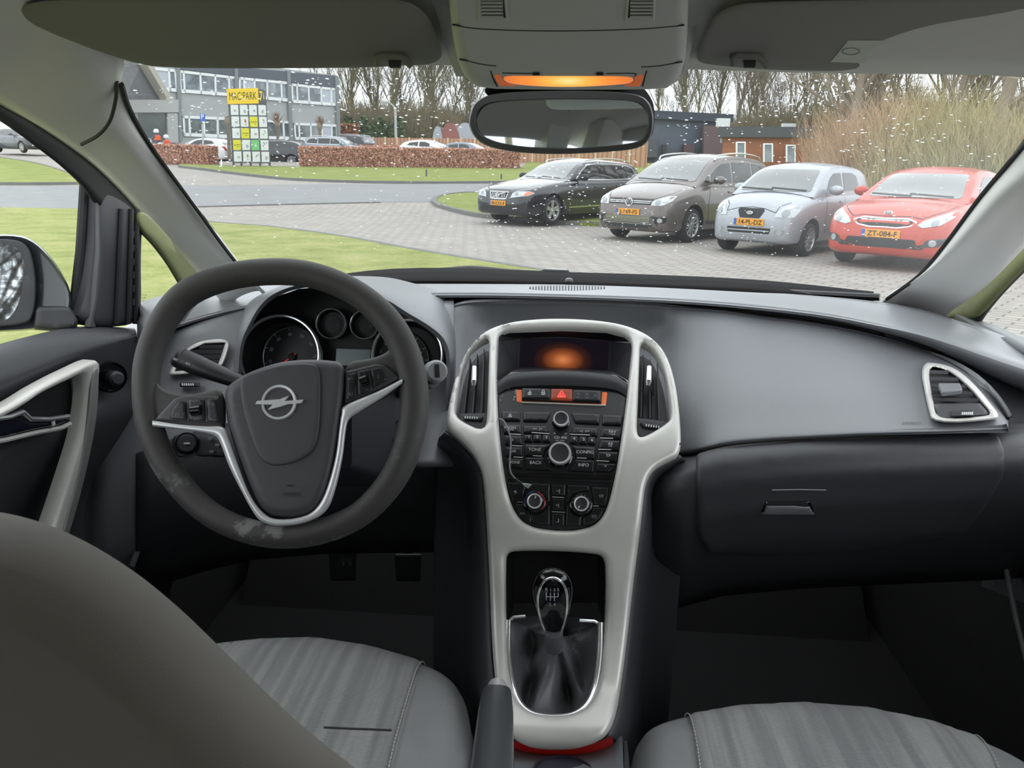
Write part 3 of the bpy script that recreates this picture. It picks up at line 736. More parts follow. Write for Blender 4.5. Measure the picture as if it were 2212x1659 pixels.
for k in range(6):
    v = 224+(351-224)*k/5; q = MB(); q.prism([S_(496+k*1.6,v-1.3,.01),S_(575+k*1.7,v-1.3+.8,.01),S_(575+k*1.7,v+1.3+.8,.01),S_(496+k*1.6,v+1.3,.01)], -SNr*.1); q.build('cross_rail', SGREY, sg, smooth=False)
q = MB(); q.prism([S_(490.5,192,.05),S_(557.5,190,.05),S_(559,223.5,.05),S_(493,225,.05)], -SNr*.12)
hd = q.build('header_board', YEL, sg, smooth=False)
q = MB(); rx = (S_(555,206)-S_(495,207)).normalized(); uy = V((0,0,1))
hh = (S_(525,200)-S_(525,217)).length
put_text(q, 'MAC', S_(507.5,207.5,.055), rx, uy, hh, (S_(520,206)-S_(495,206)).length)
put_text(q, '3', S_(522,203,.055), rx, uy, hh*.4, (S_(523.3,206)-S_(521,206)).length)
put_text(q, 'PARK', S_(539,206.5,.055), rx, uy, hh, (S_(554,206)-S_(525,206)).length); q.build('lettering', mat('sign_ink',(70,66,40),.6), hd, smooth=False)
q = MB(); q.prism([S_(558,193,.04),S_(572,193,.04),S_(576,223,.04),S_(560,223,.04)], -SNr*.12); nb = q.build('number_board', SGREY, sg, smooth=False)
q = MB(); put_text(q, '7', S_(563.5,207,.05), rx, uy, hh*1.2, (S_(567,206)-S_(560,206)).length, True); put_text(q, 'i', S_(569.5,207,.05), rx, uy, hh*.9); q.build('lettering', YEL, nb, smooth=False)
cols = [[SWH]*4,[SWH,SWH,SY2,SWH],[SWH,SY2,SWH,SWH],[SY2,SWH,SGN,SWH],[SWH]*4]
logo = [mat('logo_grey',(130,135,140),.6), mat('logo_red',(200,70,60),.6), mat('logo_green',(90,160,80),.6), mat('logo_olive',(150,160,70),.6), mat('logo_black',(50,52,55),.6)]
rnd = random.Random(3)
for r_ in range(5):
    for c_ in range(4):
        u0 = 498+c_*19.9+r_*1.75; v0 = 226.5+r_*25.1+c_*.3
        q = MB(); q.prism([S_(u0,v0,.04),S_(u0+16.5,v0,.04),S_(u0+17.5,v0+22,.04),S_(u0+1,v0+22,.04)], -SNr*.05)
        m = cols[r_][c_]; pl = q.build('company_plate', m, sg, smooth=False)
        cc = S_(u0+9,v0+11,.045); s = (S_(u0+16,v0)-S_(u0,v0)).length
        q = MB()
        if m is SY2: lm = MATS['sign_ink']; put_text(q, 'MAC3PARK', cc, rx, uy, s*.13, s*.8, True); q.box(cc-uy*s*.25, (s*.5,.01,s*.04))
        elif m is SGN: lm = SWH; q.lathe([(0,0),(s*.14,0),(s*.14,.005)], cc-uy*s*.1, SNr, 12); q.lathe([(0,0),(s*.08,0),(s*.08,.005)], cc+uy*s*.12, SNr, 12)
        else:
            k = (r_*4+c_)
            lm = {5:logo[1],11:logo[2],17:logo[3],2:logo[4],15:logo[4],10:logo[1]}.get(k, logo[0])
            if k in (5,17): q.box(cc+uy*s*.1,(s*.35,.01,s*.4)); q.box(cc-uy*s*.35,(s*.5,.01,s*.05))
            elif k in (11,15,7,18): 
                for j in range(4): q.box(cc+rx*s*(rnd.random()-.5)*.5+uy*s*(rnd.random()-.3)*.5,(s*.12,.01,s*.14))
            else:
                for j in range(2+k%2): q.box(cc-uy*s*.14*j+rx*s*.08*(k%3-1),(s*(.35+.35*rnd.random()),.01,s*.06))
        q.build('printed_logo', lm, pl, smooth=False)

# ---------------------------------------------------------------- parking sign, lamp, posts
p0 = G(440,352); ps = thing('parking_sign', 'small blue P sign on a thin pole before the offices', 'sign', p0)
q = MB(); q.tube([p0-V((0,0,.2)), PD(437,268,(p0-C).dot(FW))], .05, 8); q.build('pole', mat('galvanised',(175,180,182),.5,.4), ps)
dd = (p0-C).dot(FW)
q = MB(); q.prism([PD(432,246,dd),PD(442.5,246,dd),PD(442.5,262.5,dd),PD(432,262.5,dd)], V((0,.04,0))); bd = q.build('sign_plate', BLUE, ps, smooth=False)
q = MB(); put_text(q, 'P', PD(437.3,252,dd-.06), V((1,0,0)), V((0,0,1)), .26, None, True); put_text(q, '...', PD(437.3,259.5,dd-.06), V((1,0,0)), V((0,0,1)), .15); q.build('lettering', WHITEP, bd, smooth=False)
p0 = G(856,352); d0 = 58
sl = thing('street_lamp', 'tall grey street lamp curving left above the plank fence', 'street lamp', PD(856,330,d0))
q = MB(); pts = crom([PD(857,340,d0),PD(855,290,d0),PD(854,245,d0),PD(852,233,d0),PD(845,225,d0),PD(836,219.5,d0)], 5); q.tube(pts, [.12-.07*i/(len(pts)-1) for i in range(len(pts))], 8); q.build('pole', mat('lamp_post_grey',(170,172,170),.5,.3), sl)
q = MB(); q.tube([PD(838,220.5,d0),PD(834,218.8,d0),PD(827,218,d0)], [.09,.2,.12], 8); q.build('lamp_head', mat('lamp_head_pale',(215,218,215),.5), sl)
def post(u, vb, vt, m, label, r=.04, nm='bollard'):
    p = G(u, vb); d = (p-C).dot(FW); q = MB(); q.tube([p-V((0,0,.1)), PD(u, vt, d)-V((0,0,.03)), PD(u,vt,d)], [r,r,r*.6], 10)
    tag(q.build(nm, m), label, 'post')
post(478,363,345,WHITEP,'short white marker post in grass at the foot of the company sign')
post(1083,391,375,mat('weathered_wood',(96,98,100),.9),'short dark post in the verge just beside the black estate car')
post(921,385,366,MATS['weathered_wood'],'thin leaning dark stake in verge below the middle of the hedge', .04, 'stake')

# ---------------------------------------------------------------- fence, hedges
FEN = mat('fence_planks', (196,152,122), .85); b = FEN.node_tree.nodes['Principled BSDF']
tc_ = N(FEN,'TexCoord'); sp_ = N(FEN,'SeparateXYZ'); wv = N(FEN,'TexWave'); wv.bands_direction = 'X'; wv.inputs['Scale'].default_value = 1.1; wv.inputs['Distortion'].default_value = .4
r_ = ramp(FEN, [(0,(150,112,90)),(.12,(190,146,118)),(1,(204,160,130))]); L(FEN,tc_,'Object',wv,'Vector'); L(FEN,wv,'Fac',r_,'Fac'); L(FEN,r_,0,b,'Base Color')
fa, fb = PD(733,296,60), PD(1400,306,47)
fz = lambda t: fa.z+(fb.z-fa.z)*t
fn = thing('plank_fence', 'long pale brown plank fence with light concrete posts behind the hedge', 'fence', (fa.x,fa.y,fa.z-1.9))
fd = V((fb.x-fa.x, fb.y-fa.y, 0)); FL = fd.length; fdn = fd.normalized(); nf = V((fdn.y,-fdn.x,0)); npan = 22
for k in range(npan):
    t0, t1 = k/npan, (k+1)/npan; a = fa+fd*t0; b_ = fa+fd*t1; q = MB()
    nb_ = 12
    for j in range(nb_):
        s0 = a+(b_-a)*((j+.04)/nb_); s1 = a+(b_-a)*((j+.96)/nb_); z = fz(t0)
        q.prism([V((s0.x,s0.y,z-2.4)),V((s1.x,s1.y,z-2.4)),V((s1.x,s1.y,z)),V((s0.x,s0.y,z))], nf*-.04+nf*.01*(j%2))
    q.build('fence_panel', FEN, fn, smooth=False)
    q = MB(); q.box((a.x,a.y,fz(t0)-1.15), (.12,.12,2.4)); q.build('post', mat('concrete_post',(222,200,170),.8), fn, smooth=False)
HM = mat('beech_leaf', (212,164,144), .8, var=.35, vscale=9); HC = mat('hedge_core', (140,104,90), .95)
def hedge(nm, a, b, zb0, zb1, ht, dep, label, nl, seed, m=HM, mc=HC, curve=None):
    """leafy hedge between ground points; thousands of leaf blades over a dark core"""
    rr = random.Random(seed); a = V(a); b = V(b); d = b-a; dn = V((d.x,d.y,0)).normalized(); n = V((dn.y,-dn.x,0))
    if n.y > 0: n = -n
    t = thing(nm, label, 'hedge', (a+b)/2)
    q = MB(); rows = []
    for i in range(41):
        p = a+d*i/40; e = .04*rr.random(); z0 = p.z-.1
        rows.append([p-n*dep+V((0,0,-.1)), p-n*dep+V((0,0,ht-.12)), p-n*(dep-.15)+V((0,0,ht-.06+e)), p-n*.18+V((0,0,ht-.06-e)), p-n*.07+V((0,0,ht-.16)), p-n*.08+V((0,0,-.1))])
    q.grid(rows); k = len(q.v); q.f += [(0,1,2,3,4,5)[::-1], tuple(range(k-6,k))]; q.mi += [0,0]
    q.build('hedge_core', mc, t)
    q = MB()
    for i in range(nl):
        u = rr.random(); p = a+d*u; f = rr.random()
        if f < .62: o = p+V((0,0,rr.random()**.9*ht))-n*(.02+rr.random()*.12)
        elif f < .9: o = p-n*(rr.random()*dep)+V((0,0,ht-.04+rr.gauss(0,.03)))
        else: o = (a if rr.random() < .5 else b)-n*(rr.random()*dep)+V((0,0,rr.random()*ht))+dn*rr.gauss(0,.03)
        s = .035+.05*rr.random(); x = V((rr.gauss(0,1),rr.gauss(0,1),rr.gauss(0,1))).normalized(); y = x.cross(V((rr.gauss(0,1),rr.gauss(0,1),rr.gauss(0,1)))).normalized()
        q.add([o-x*s, o+y*s*.6, o+x*s, o-y*s*.6], [(0,1,2,3)])
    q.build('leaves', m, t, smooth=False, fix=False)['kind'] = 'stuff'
    return t
h1, h2 = G(650,363), G(1122,367)
hedge('beech_hedge', h1, h2, 0, 0, 1.08, 1.3, 'long clipped brown beech hedge running behind the verge', 26000, 1)
h3, h4 = G(325,354), G(448,358)
hedge('beech_hedge', h3, h4, 0, 0, 1.0, 1.1, 'short brown beech hedge beside the white hatchback and the windscreen pillar', 9000, 2)
h5, h6 = PD(735,331,50), PD(915,331,54)
hedge('beech_hedge', h5, h6, 0, 0, .5, .8, 'thin brown hedge top seen just beneath the plank fence', 5000, 4)

# ---------------------------------------------------------------- far parked cars
def far(S, u, vbase, d, ang, label, paint, **k):
    S2 = dict(S); 
    for x in ('emblem','plate'): S2.pop(x, None)
    S2['mirror_mat'] = paint; S2.update(k); p = PD(u, vbase, d)
    return car(S2, (p.x,p.y,p.z), ang, label, paint=paint, detail=1)
far(HATCH, 385, 351, 47.5, R(108), 'white hatchback seen from behind, half hidden by the company sign', PWHITE, tails=[[(.50,.75),(.62,.72),(.80,.95),(.62,.98)]], rplate_z=.62, scale=1.0, rw=[(-.58,1.06),(.58,1.06),(.5,1.32),(-.5,1.32)])
far(HATCH, 517, 357, 47.5, R(93), 'black sporty crossover parked between the company sign and the long hedge', PBLACK, tails=[[(.45,.88),(.82,.86),(.82,.96),(.5,.95)]], scale=1.05)
far(MPV, 690, 345, 57, R(112), 'dark car with a sloping rear roof behind the hedge, next to the offices', PDARK, scale=1.05)
far(WAGON, 815, 352, 46.8, R(-78), 'blue-grey estate car showing only its roof and windows above the hedge', PGREY, scale=.98)
far(HATCH, 1000, 356, 48, R(-70), 'white and grey hatchback behind the long hedge, left of the mirror', PWHITE, scale=1.0)
far(HATCH, 1080, 358, 49.5, R(-70), 'dark grey hatchback behind the hedge, partly covered by the mirror', PGREY, scale=.97)
far(HATCH, 98, 331, 47, R(-65), 'dark blue hatchback seen through the top of the driver side window', PDARK, scale=1.0, plate='', plate_z=.55)
far(WAGON, -25, 329, 56, R(-62), 'grey-green car at the very edge of the driver side window', PGREY, scale=1.0)
# ---------------------------------------------------------------- houses behind the trees
RF = mat('dark_roof', (84,86,90), .8, var=.06); BW = mat('pale_house_wall', (196,194,186), .8); BD = mat('dark_timber', (70,66,62), .85)
def boxhouse(nm, label, u0, u1, vt, vb, d0, d1, m, roof=None, dep=6, cat='building'):
    a, b = PD(u0, vb, d0), PD(u1, vb, d1); zt0, zt1 = PD(u0,vt,d0).z, PD(u1,vt,d1).z
    t = thing(nm, label, cat, a); n = V((b.y-a.y, a.x-b.x, 0)).normalized()
    if n.y < 0: n = -n
    z = min(a.z,b.z)-1.5; q = MB(); zt = (zt0+zt1)/2
    q.prism([V((a.x,a.y,z)),V((b.x,b.y,z)),V((b.x,b.y,zt)),V((a.x,a.y,zt))], n*dep); q.build('wall', m, t, smooth=False)
    if roof is not None:
        q = MB(); e = (b-a).normalized()*.3; q.prism([V((a.x,a.y,zt-.25))-e-n*.35,V((b.x,b.y,zt-.25))+e-n*.35,V((b.x,b.y,zt+.3))+e-n*.35,V((a.x,a.y,zt+.3))-e-n*.35], n*(dep+.6)); q.build('flat_roof', roof, t, smooth=False)
    return t, a, b, n, zt
# gabled house behind the fence
t = thing('house', 'low house with dark slate roof behind the lamp post', 'house', PD(820,300,76))
rdg = [PD(765,238,82), PD(852,247,82)]; ev = [PD(745,264,76), PD(893,282,76)]; bk = [p+V((0,14,-2)) for p in rdg]
q = MB(); q.prism([rdg[0],rdg[1],ev[1],ev[0]], V((0,0,-.3))); q.prism([rdg[0],rdg[1],bk[1],bk[0]], V((0,0,-.3))); q.build('roof', RF, t, smooth=False)
q = MB(); q.prism([PD(755,262,77.5),PD(880,281,77.5),PD(880,312,77.5),PD(755,312,77.5)], V((0,3,0))); q.build('wall', BD, t, smooth=False)
for u in (781,797,811,878): q = MB(); q.prism([PD(u,266+(u-781)*.09,77.3),PD(u+7,266+(u-781)*.09,77.3),PD(u+7,276+(u-781)*.09,77.3),PD(u,276+(u-781)*.09,77.3)], V((0,.1,0))); q.build('window', BLIND, t, smooth=False)
q = MB(); q.prism([PD(876,272,77),PD(892,280,77),PD(890,292,77),PD(880,292,77)], V((0,.3,0))); q.build('white_gable', BW, t, smooth=False)
# arched sheds
sh = thing('arched_shed', 'round-roofed shed in red and silver sheeting left of the mirror', 'shed', PD(975,300,70))
for i, (u, w_, m) in enumerate(((945,9,mat('shed_silver',(170,176,182),.4,.5)),(972,14,mat('shed_red',(150,96,88),.6)),(1004,16,MATS['shed_silver']))):
    c = PD(u,301,70); r = 1.45 if i == 0 else 1.75; q = MB(); rows = []
    for k in range(13):
        a = math.pi*k/12; rows.append([c+V((math.cos(a)*r*(w_/14)*.5, 0, math.sin(a)*r-.3)), c+V((math.cos(a)*r*(w_/14)*.5+.3, 7, math.sin(a)*r-.3))])
    q.grid(rows); q.sheet([r_[0] for r_ in rows]); q.build('shed_bay', m, sh)
t, a, b, n, zt = boxhouse('warehouse', 'dark blue-grey flat-roofed building right of the mirror', 1385, 1562, 254, 345, 54, 56, mat('blue_grey_sheet',(100,108,124),.7,var=.06,vscale=2), mat('blue_grey_fascia',(70,78,92),.6))
for k, (u0,u1,v0,v1,m) in enumerate(((1395,1420,300,340,RF),(1432,1440,312,330,BD),(1478,1500,312,342,mat('maroon_door',(88,60,66),.7)),(1520,1560,272,345,mat('brown_bay',(104,84,88),.8)))):
    q = MB(); q.prism([PD(u0,v0,53.6),PD(u1,v0,53.8),PD(u1,v1,53.8),PD(u0,v1,53.6)], V((0,1.5,0))); q.build('wall_bay', m, t, smooth=False)
WOOD = mat('orange_cladding', (172,112,80), .8, var=.1, vscale=4)
t, a, b, n, zt = boxhouse('timber_hall', 'orange-brown clad hall with white framed narrow windows behind silver car', 1556, 1775, 288, 372, 44, 42, WOOD, RF, 5)
for u in (1590,1649,1698):
    dv = (u-1590)*.06; f = MB()
    def rc(m_, u0, u1, v0, v1, dd_): m_.prism([PD(u0,v0,dd_),PD(u1,v0,dd_),PD(u1,v1,dd_),PD(u0,v1,dd_)], V((0,.12,0)))
    rc(f,u,u+21,306+dv,309+dv,41.9); rc(f,u,u+3,309+dv,350,41.9); rc(f,u+18,u+21,309+dv,350,41.9); fo = f.build('window_frame', WFR, t, smooth=False)
    f = MB(); rc(f,u+3,u+18,309+dv,350,41.95); f.build('pane', PANED, fo, smooth=False)
for u,v in ((1562,265),(1703,276)):
    q = MB(); p = PD(u,v,44); q.box(p, (.7,.5,.45)); q.box(p-V((0,0,.6)),(.1,.1,1.0)); q.build('roof_vent', WFR, t, smooth=False)

# ---------------------------------------------------------------- bare trees
BK1 = mat('bark_grey_brown', (118,108,94), .9, var=.15, vscale=3); BK2 = mat('bark_olive', (124,118,88), .9, var=.15, vscale=3); BK3 = mat('bark_warm', (150,138,122), .9)
def tree_mesh(seed, h, r, spread, levels, n1, fork=.35, nm='bare_tree', twig=.016, low=.25):
    rr = random.Random(seed); q = MB()
    def branch(p, d, ln, rad, lv):
        ns = 5 if lv < 2 else 3; pts = [p]; rs = [rad]; c = V(p); dd = V(d)
        for i in range(ns):
            dd = (dd+V((rr.gauss(0,.12),rr.gauss(0,.12),rr.gauss(0,.05)+(.07 if lv else .02)))).normalized()
            c = c+dd*(ln/ns); pts.append(V(c)); rs.append(max(twig*.5, rad*(1-.75*(i+1)/ns)))
        q.tube(pts, rs, 7 if lv == 0 else (4 if lv == 1 else 3), cap=False)
        if lv >= levels: return
        k = n1 if lv == 0 else (7 if lv == 1 else 5)
        for j in range(k):
            t = (low if lv == 0 else .15)+(1-(low if lv == 0 else .15))*(j+rr.random()*.8)/k; x = t*ns; i = min(int(x), ns-1)
            bp = pts[i]+(pts[i+1]-pts[i])*(x-i); az = rr.random()*6.283+j*2.4; tl = spread*(.7+.5*rr.random())
            base = (pts[i+1]-pts[i]).normalized(); s = base.cross(V((math.cos(az),math.sin(az),.3))).normalized()
            nd = (base*math.cos(tl)+s*math.sin(tl)+V((0,0,.18))).normalized()
            branch(bp, nd, ln*(.42+.2*rr.random())*(1.15-t*.55), max(twig*.6, rs[i]*.5), lv+1)
    branch(V((0,0,-.3)), V((0,0,1)), h, r, 0)
    me = bpy.data.meshes.new(nm); me.from_pydata([tuple(p) for p in q.v], [], q.f); me.update(); return me
TM = [tree_mesh(11, 11, .15, .55, 3, 22), tree_mesh(12, 12, .17, .45, 3, 20, low=.35), tree_mesh(13, 9, .12, .7, 3, 20), tree_mesh(14, 13, .19, .5, 3, 24, low=.3)]
BIG = tree_mesh(21, 13, .34, .75, 3, 22, low=.3, twig=.022)
def tree(me, u, d, s, label, m, vb=350, group=None, nm='bare_tree', rot=None):
    p = PD(u, vb, d); z = T(p.x, p.y)
    o = bpy.data.objects.new(nm, me)
    COL.objects.link(o)
    if not me.materials: me.materials.append(m)
    o.location = (p.x, p.y, z); o.scale = (s*(.9+.2*random.random()),)*2+(s,); o.rotation_euler = (random.gauss(0,.03), random.gauss(0,.03), rot if rot is not None else random.random()*6.28)
    return tag(o, label, 'tree', group)
for m_, mm in zip(TM, (BK1,BK2,BK1,BK2)): m_.materials.append(mm)
BIG.materials.append(BK3)
gA, gB, gC = 'bare trees behind the houses left of the mirror', 'bare trees behind the warehouses right of the mirror', 'bare trees rising behind the thicket'
for i, (u, d, s) in enumerate([(712,84,1.0),(738,80,1.05),(757,88,1.1),(772,82,1.12),(797,90,1.1),(818,84,1.05),(838,92,1.2),(862,78,1.15),(874,88,1.3),(893,80,1.28),(906,92,1.1),(925,84,1.25),(945,90,1.2),(962,82,1.05),(984,90,1.05),(1008,84,1.0),(1028,90,1.05),(1045,86,1.0)]):
    tree(TM[i%4], u, d, s*.92, 'bare tree among those standing behind the houses between office block and mirror', None, group=gA)
for i, (u, d, s) in enumerate([(1418,82,1.0),(1440,90,1.1),(1462,80,1.1),(1485,86,1.05),(1508,78,1.15),(1530,88,1.15),(1548,80,1.2),(1572,66,1.1),(1590,80,1.2),(1612,86,1.1),(1633,76,1.1),(1655,82,1.2),(1678,74,1.1),(1700,70,1.1)]):
    tree(TM[(i+1)%4], u, d, s*.9, 'bare tree among those standing behind the warehouse and timber hall', None, group=gB)
for i, (u, d, s) in enumerate([(1730,44,.82),(1765,48,.95),(1800,42,.85),(1850,50,1.0),(1885,44,.9),(1935,50,1.0),(1975,46,.95),(2010,50,1.0),(2045,42,.8),(2110,48,1.0),(2150,40,.8),(2190,46,1.0),(2230,38,.9),(2060,55,1.1)]):
    tree(TM[i%4], u, d, s, 'bare tree among those rising behind the shrub thicket', None, group=gC)
for (u, d, s, lb) in ((1833,27,.66,'thick straight grey-brown tree trunk above the thicket, furthest left of the big trunks'),(1918,28,.6,'thick tree trunk above the thicket, second of the big trunks'),(2024,25.5,.62,'thick olive tree trunk rising over the orange-red car'),(2088,23,.72,'thick tree trunk with leaning fork close to the passenger windscreen pillar')):
    tree(BIG, u, d, s, lb, None, nm='large_bare_tree')
# dense brush: many upright stems
def brush_mesh(seed, n, w_, h, lean=.25, r=.012, sub=3, nm='thicket_shrub'):
    rr = random.Random(seed); q = MB()
    for i in range(n):
        a = rr.random()*6.283; rad = w_*rr.random()**.6; p = V((math.cos(a)*rad, math.sin(a)*rad*.6, -.1)); hh = h*(.55+.45*rr.random())*(1.05-.35*(rad/w_)**2)
        d = V((math.cos(a)*lean*rad/w_+rr.gauss(0,.10), math.sin(a)*lean*rad/w_+rr.gauss(0,.1), 1)).normalized(); pts = [p]; c = V(p)
        for k in range(3): d = (d+V((rr.gauss(0,.08),rr.gauss(0,.08),0))).normalized(); c = c+d*hh/3; pts.append(V(c))
        q.tube(pts, [r*1.2, r, r*.7, r*.35], 3, cap=False)
        for j in range(sub):
            k = rr.randint(1,2); b = pts[k]+(pts[k+1]-pts[k])*rr.random(); e = b+(d+V((rr.gauss(0,.4),rr.gauss(0,.4),.1))).normalized()*hh*.3
            q.tube([b,(b+e)/2+V((0,0,.03)),e], [r*.6,r*.5,r*.3], 3, cap=False)
    me = bpy.data.meshes.new(nm); me.from_pydata([tuple(p) for p in q.v], [], q.f); me.update(); return me
SB = [mat('stem_straw', (204,186,150), .85, var=.2, vscale=2), mat('stem_olive', (186,178,134), .85, var=.2, vscale=2), mat('stem_pinkish', (206,176,150), .85, var=.2, vscale=2)]
BM_ = []
for k in range(3):
    me = brush_mesh(30+k, 620, 1.9, 3.9); me.materials.append(SB[k]); BM_.append(me)
for i, (u, d, s, k) in enumerate([(1812,29,0.62,2),(1865,25,0.80,2),(1905,23.5,0.84,2),(1960,22.5,0.84,0),(2015,22,0.84,1),(2070,21,0.82,1),(2120,20.5,0.76,0),(2175,20,0.71,1),(2240,20,0.71,0),(1830,32,0.99,2),(1890,31,1.03,1),(1950,30,1.03,2),(2010,29,1.03,1),(2075,28,0.99,0),(2140,27,0.86,1),(2200,26,0.77,1)]):
    tree(BM_[k], u, d, s, 'tangled leafless shrub of straw-coloured stems behind the silver and orange-red cars', None, group='leafless shrubs of the roadside thicket', nm='thicket_shrub')
BB_ = brush_mesh(50, 900, 5.0, 5.4, .12, .022, 3, 'woodland_scrub'); BB_.materials.append(mat('scrub_brown', (128,118,92), .9, var=.2, vscale=1))
for i, (u, d, s) in enumerate([(735,74,1),(775,86,1.1),(810,90,1.15),(850,84,1.1),(890,74,1.0),(925,78,1.0),(955,84,1.05),(990,88,1.1),(1030,82,1.0),(1410,84,.9),(1450,88,.9),(1500,82,.9),(1560,84,1.0),(1610,78,1.0),(1660,70,.95),(1700,60,.85),(1750,56,.8),(1800,58,.9),(1860,56,.95),(1930,54,.95),(2000,52,.95),(2070,50,.9),(2140,46,.85),(2210,44,.85)]):
    tree(BB_, u, d, s, 'mass of brown leafless woodland scrub between the trees beyond the buildings', None, group='woodland scrub beyond the buildings', nm='woodland_scrub')
# evergreen hedge under the house, pollards by the offices
q = MB(); rr = random.Random(9); a, b = PD(742,310,70), PD(872,314,68)
for i in range(7000):
    u = rr.random(); p = a+(b-a)*u; hz = 1.9+.5*math.sin(u*23); o = p+V((0,rr.random()*.8,-1+rr.random()*(hz+1))); s = .12+.1*rr.random(); x = V((rr.gauss(0,1),rr.gauss(0,1),rr.gauss(0,1))).normalized(); y = x.cross(V((0,rr.gauss(0,1),1))).normalized()
    q.add([o-x*s,o+y*s,o+x*s,o-y*s], [(0,1,2,3)])
e_ = q.build('evergreen_hedge', mat('conifer_green', (92,108,72), .9, var=.3, vscale=3), smooth=False, fix=False); tag(e_, 'dark green evergreen hedge under the low house', 'hedge', kind='stuff')
q = MB(); a, b = PD(733,302,66), PD(772,304,66)
for i in range(2500):
    u = rr.random(); p = a+(b-a)*u; o = p+V((0,rr.random()*.6,-1+rr.random()*2.6-.3)); s = .1+.08*rr.random(); x = V((rr.gauss(0,1),rr.gauss(0,1),rr.gauss(0,1))).normalized(); y = x.cross(V((0,rr.gauss(0,1),1))).normalized()
    q.add([o-x*s,o+y*s,o+x*s,o-y*s], [(0,1,2,3)])
tag(q.build('beech_screen', mat('russet_leaf', (160,110,80), .9, var=.3, vscale=3), smooth=False, fix=False), 'russet beech screen between the office corner and evergreen hedge', 'hedge', kind='stuff')
def pollard(u, vt, vk, vb, d, label, seed):
    rr = random.Random(seed); q = MB(); k = PD(u, vk, d); b = PD(u+1, vb, d); q.tube([b-V((0,0,1.2)), k], [.11,.09], 8)
    t = thing('pollard_tree', label, 'tree', b); q.build('trunk', BK1, t)
    q = MB(); q.lathe([(0,-.3),(.12,-.2),(.2,.0),(.16,.2),(0,.22)], k, (0,0,1), 12); q.build('pollard_head', BK3, t)
    q = MB(); L_ = (PD(u,vt,d)-k).length
    for i in range(90):
        a = rr.random()*6.283; tl = abs(rr.gauss(0,.5)); dd_ = V((math.cos(a)*math.sin(tl),math.sin(a)*math.sin(tl),math.cos(tl))); q.tube([k, k+dd_*L_*.5, k+dd_*L_*(.6+.4*rr.random())], [.02,.014,.006], 3, cap=False)
    q.build('shoots', mat('pollard_shoot',(150,128,112),.9), t)['kind'] = 'stuff'
pollard(691,248,273,312,50,'small pollarded tree before the last office windows', 1)
pollard(492,250,262,300,45,'pollarded tree mostly hidden by the company sign', 2)
pollard(599,240,268,305,50,'pale pollarded tree between sign and black crossover', 3)

# ---------------------------------------------------------------- two riders by the office door
def skin_body(name, joints, edges, rad, m, parent=None, sub=2):
    me = bpy.data.meshes.new(name); me.from_pydata([tuple(j) for j in joints], edges, [])
    o = bpy.data.objects.new(name, me); COL.objects.link(o)
    md = o.modifiers.new('skin', 'SKIN'); md.use_smooth_shade = True
    for i, v in enumerate(me.skin_vertices[0].data): v.radius = (rad[i], rad[i]); v.use_root = (i == 0)
    s = o.modifiers.new('sub', 'SUBSURF'); s.levels = sub; s.render_levels = sub
    me.materials.append(m)
    if parent is not None: setparent(o, parent); KIDS.setdefault(parent.name, []).append(o)
    return o
def rider(u, vh, d, s, label, jm, hm, bm_, seed):
    hd = PD(u, vh, d); t = thing('person', label, 'person', (hd.x,hd.y,hd.z-1.35*s))
    O = hd-V((0,0,1.35*s)); f = V((-.9,.35,0)).normalized(); r = V((-f.y,f.x,0))
    P = lambda a, b, c: O+(f*a+r*b+V((0,0,c)))*s
    J = [P(0,0,.62),P(.03,0,.85),P(.08,0,1.08),P(.1,0,1.2),P(.12,0,1.3),P(.08,.19,1.08),P(.25,.24,.9),P(.45,.2,.92),P(.08,-.19,1.08),P(.25,-.24,.9),P(.45,-.2,.92),P(.1,.13,.6),P(.42,.17,.58),P(.42,.16,.15),P(.52,.16,.1),P(.1,-.13,.6),P(.42,-.17,.58),P(.42,-.16,.15),P(.52,-.16,.1)]
    E = [(0,1),(1,2),(2,3),(3,4),(2,5),(5,6),(6,7),(2,8),(8,9),(9,10),(0,11),(11,12),(12,13),(13,14),(0,15),(15,16),(16,17),(17,18)]
    skin_body('body', J, E, [k*s for k in (.15,.14,.16,.07,.09,.07,.055,.04,.07,.055,.04,.1,.075,.05,.04,.1,.075,.05,.04)], bm_, t)
    q = MB(); q.lathe([(0,.16),(.08,.145),(.13,.09),(.145,0),(.13,-.05),(.09,-.06)], P(.11,0,1.36), (0,0,1), 20); h = q.build('helmet', hm, t)
    q = MB(); q.lathe([(.172,-.13),(.18,-.02),(.175,.1),(.12,.14)], P(.06,0,.98), (0,0,1), 16); q.build('jacket_band', jm, t)
    return O, P, t
ORG = mat('hi_vis_orange', (232,96,50), .7); GJ = mat('jacket_grey', (88,92,100), .8); WJ = mat('jacket_white', (214,214,212), .8); DKC = mat('dark_cloth', (64,66,74), .85)
O, P, t = rider(340, 285, 43, .86, 'person in white helmet and grey jacket with orange band, seated on a scooter', ORG, WHITEP, GJ, 1)
sct = thing('scooter', 'pale scooter under the rider in the white helmet', 'scooter', O)
q = MB()
for a in (-.35,.85):
    q.lathe([(.16,-.04),(.22,-.03),(.22,.03),(.16,.04)], P(a,0,.2), P(0,1,0)-P(0,0,0), 20)
q.build('wheels', TYRE, sct)
q = MB(); q.tube([P(-.5,0,.5),P(-.2,0,.55),P(.2,0,.52),P(.35,0,.3),P(.6,0,.3),P(.72,0,.6),P(.62,0,.9)], [.08,.14,.13,.1,.08,.07,.04], 10); q.tube([P(.6,-.28,.92),P(.6,.28,.92)], .02, 6); q.build('bodywork', PWHITE, sct)
O, P, t = rider(361, 297, 43.5, .72, 'second person in orange-shouldered white jacket behind the scooter rider', ORG, WHITEP, WJ, 2)

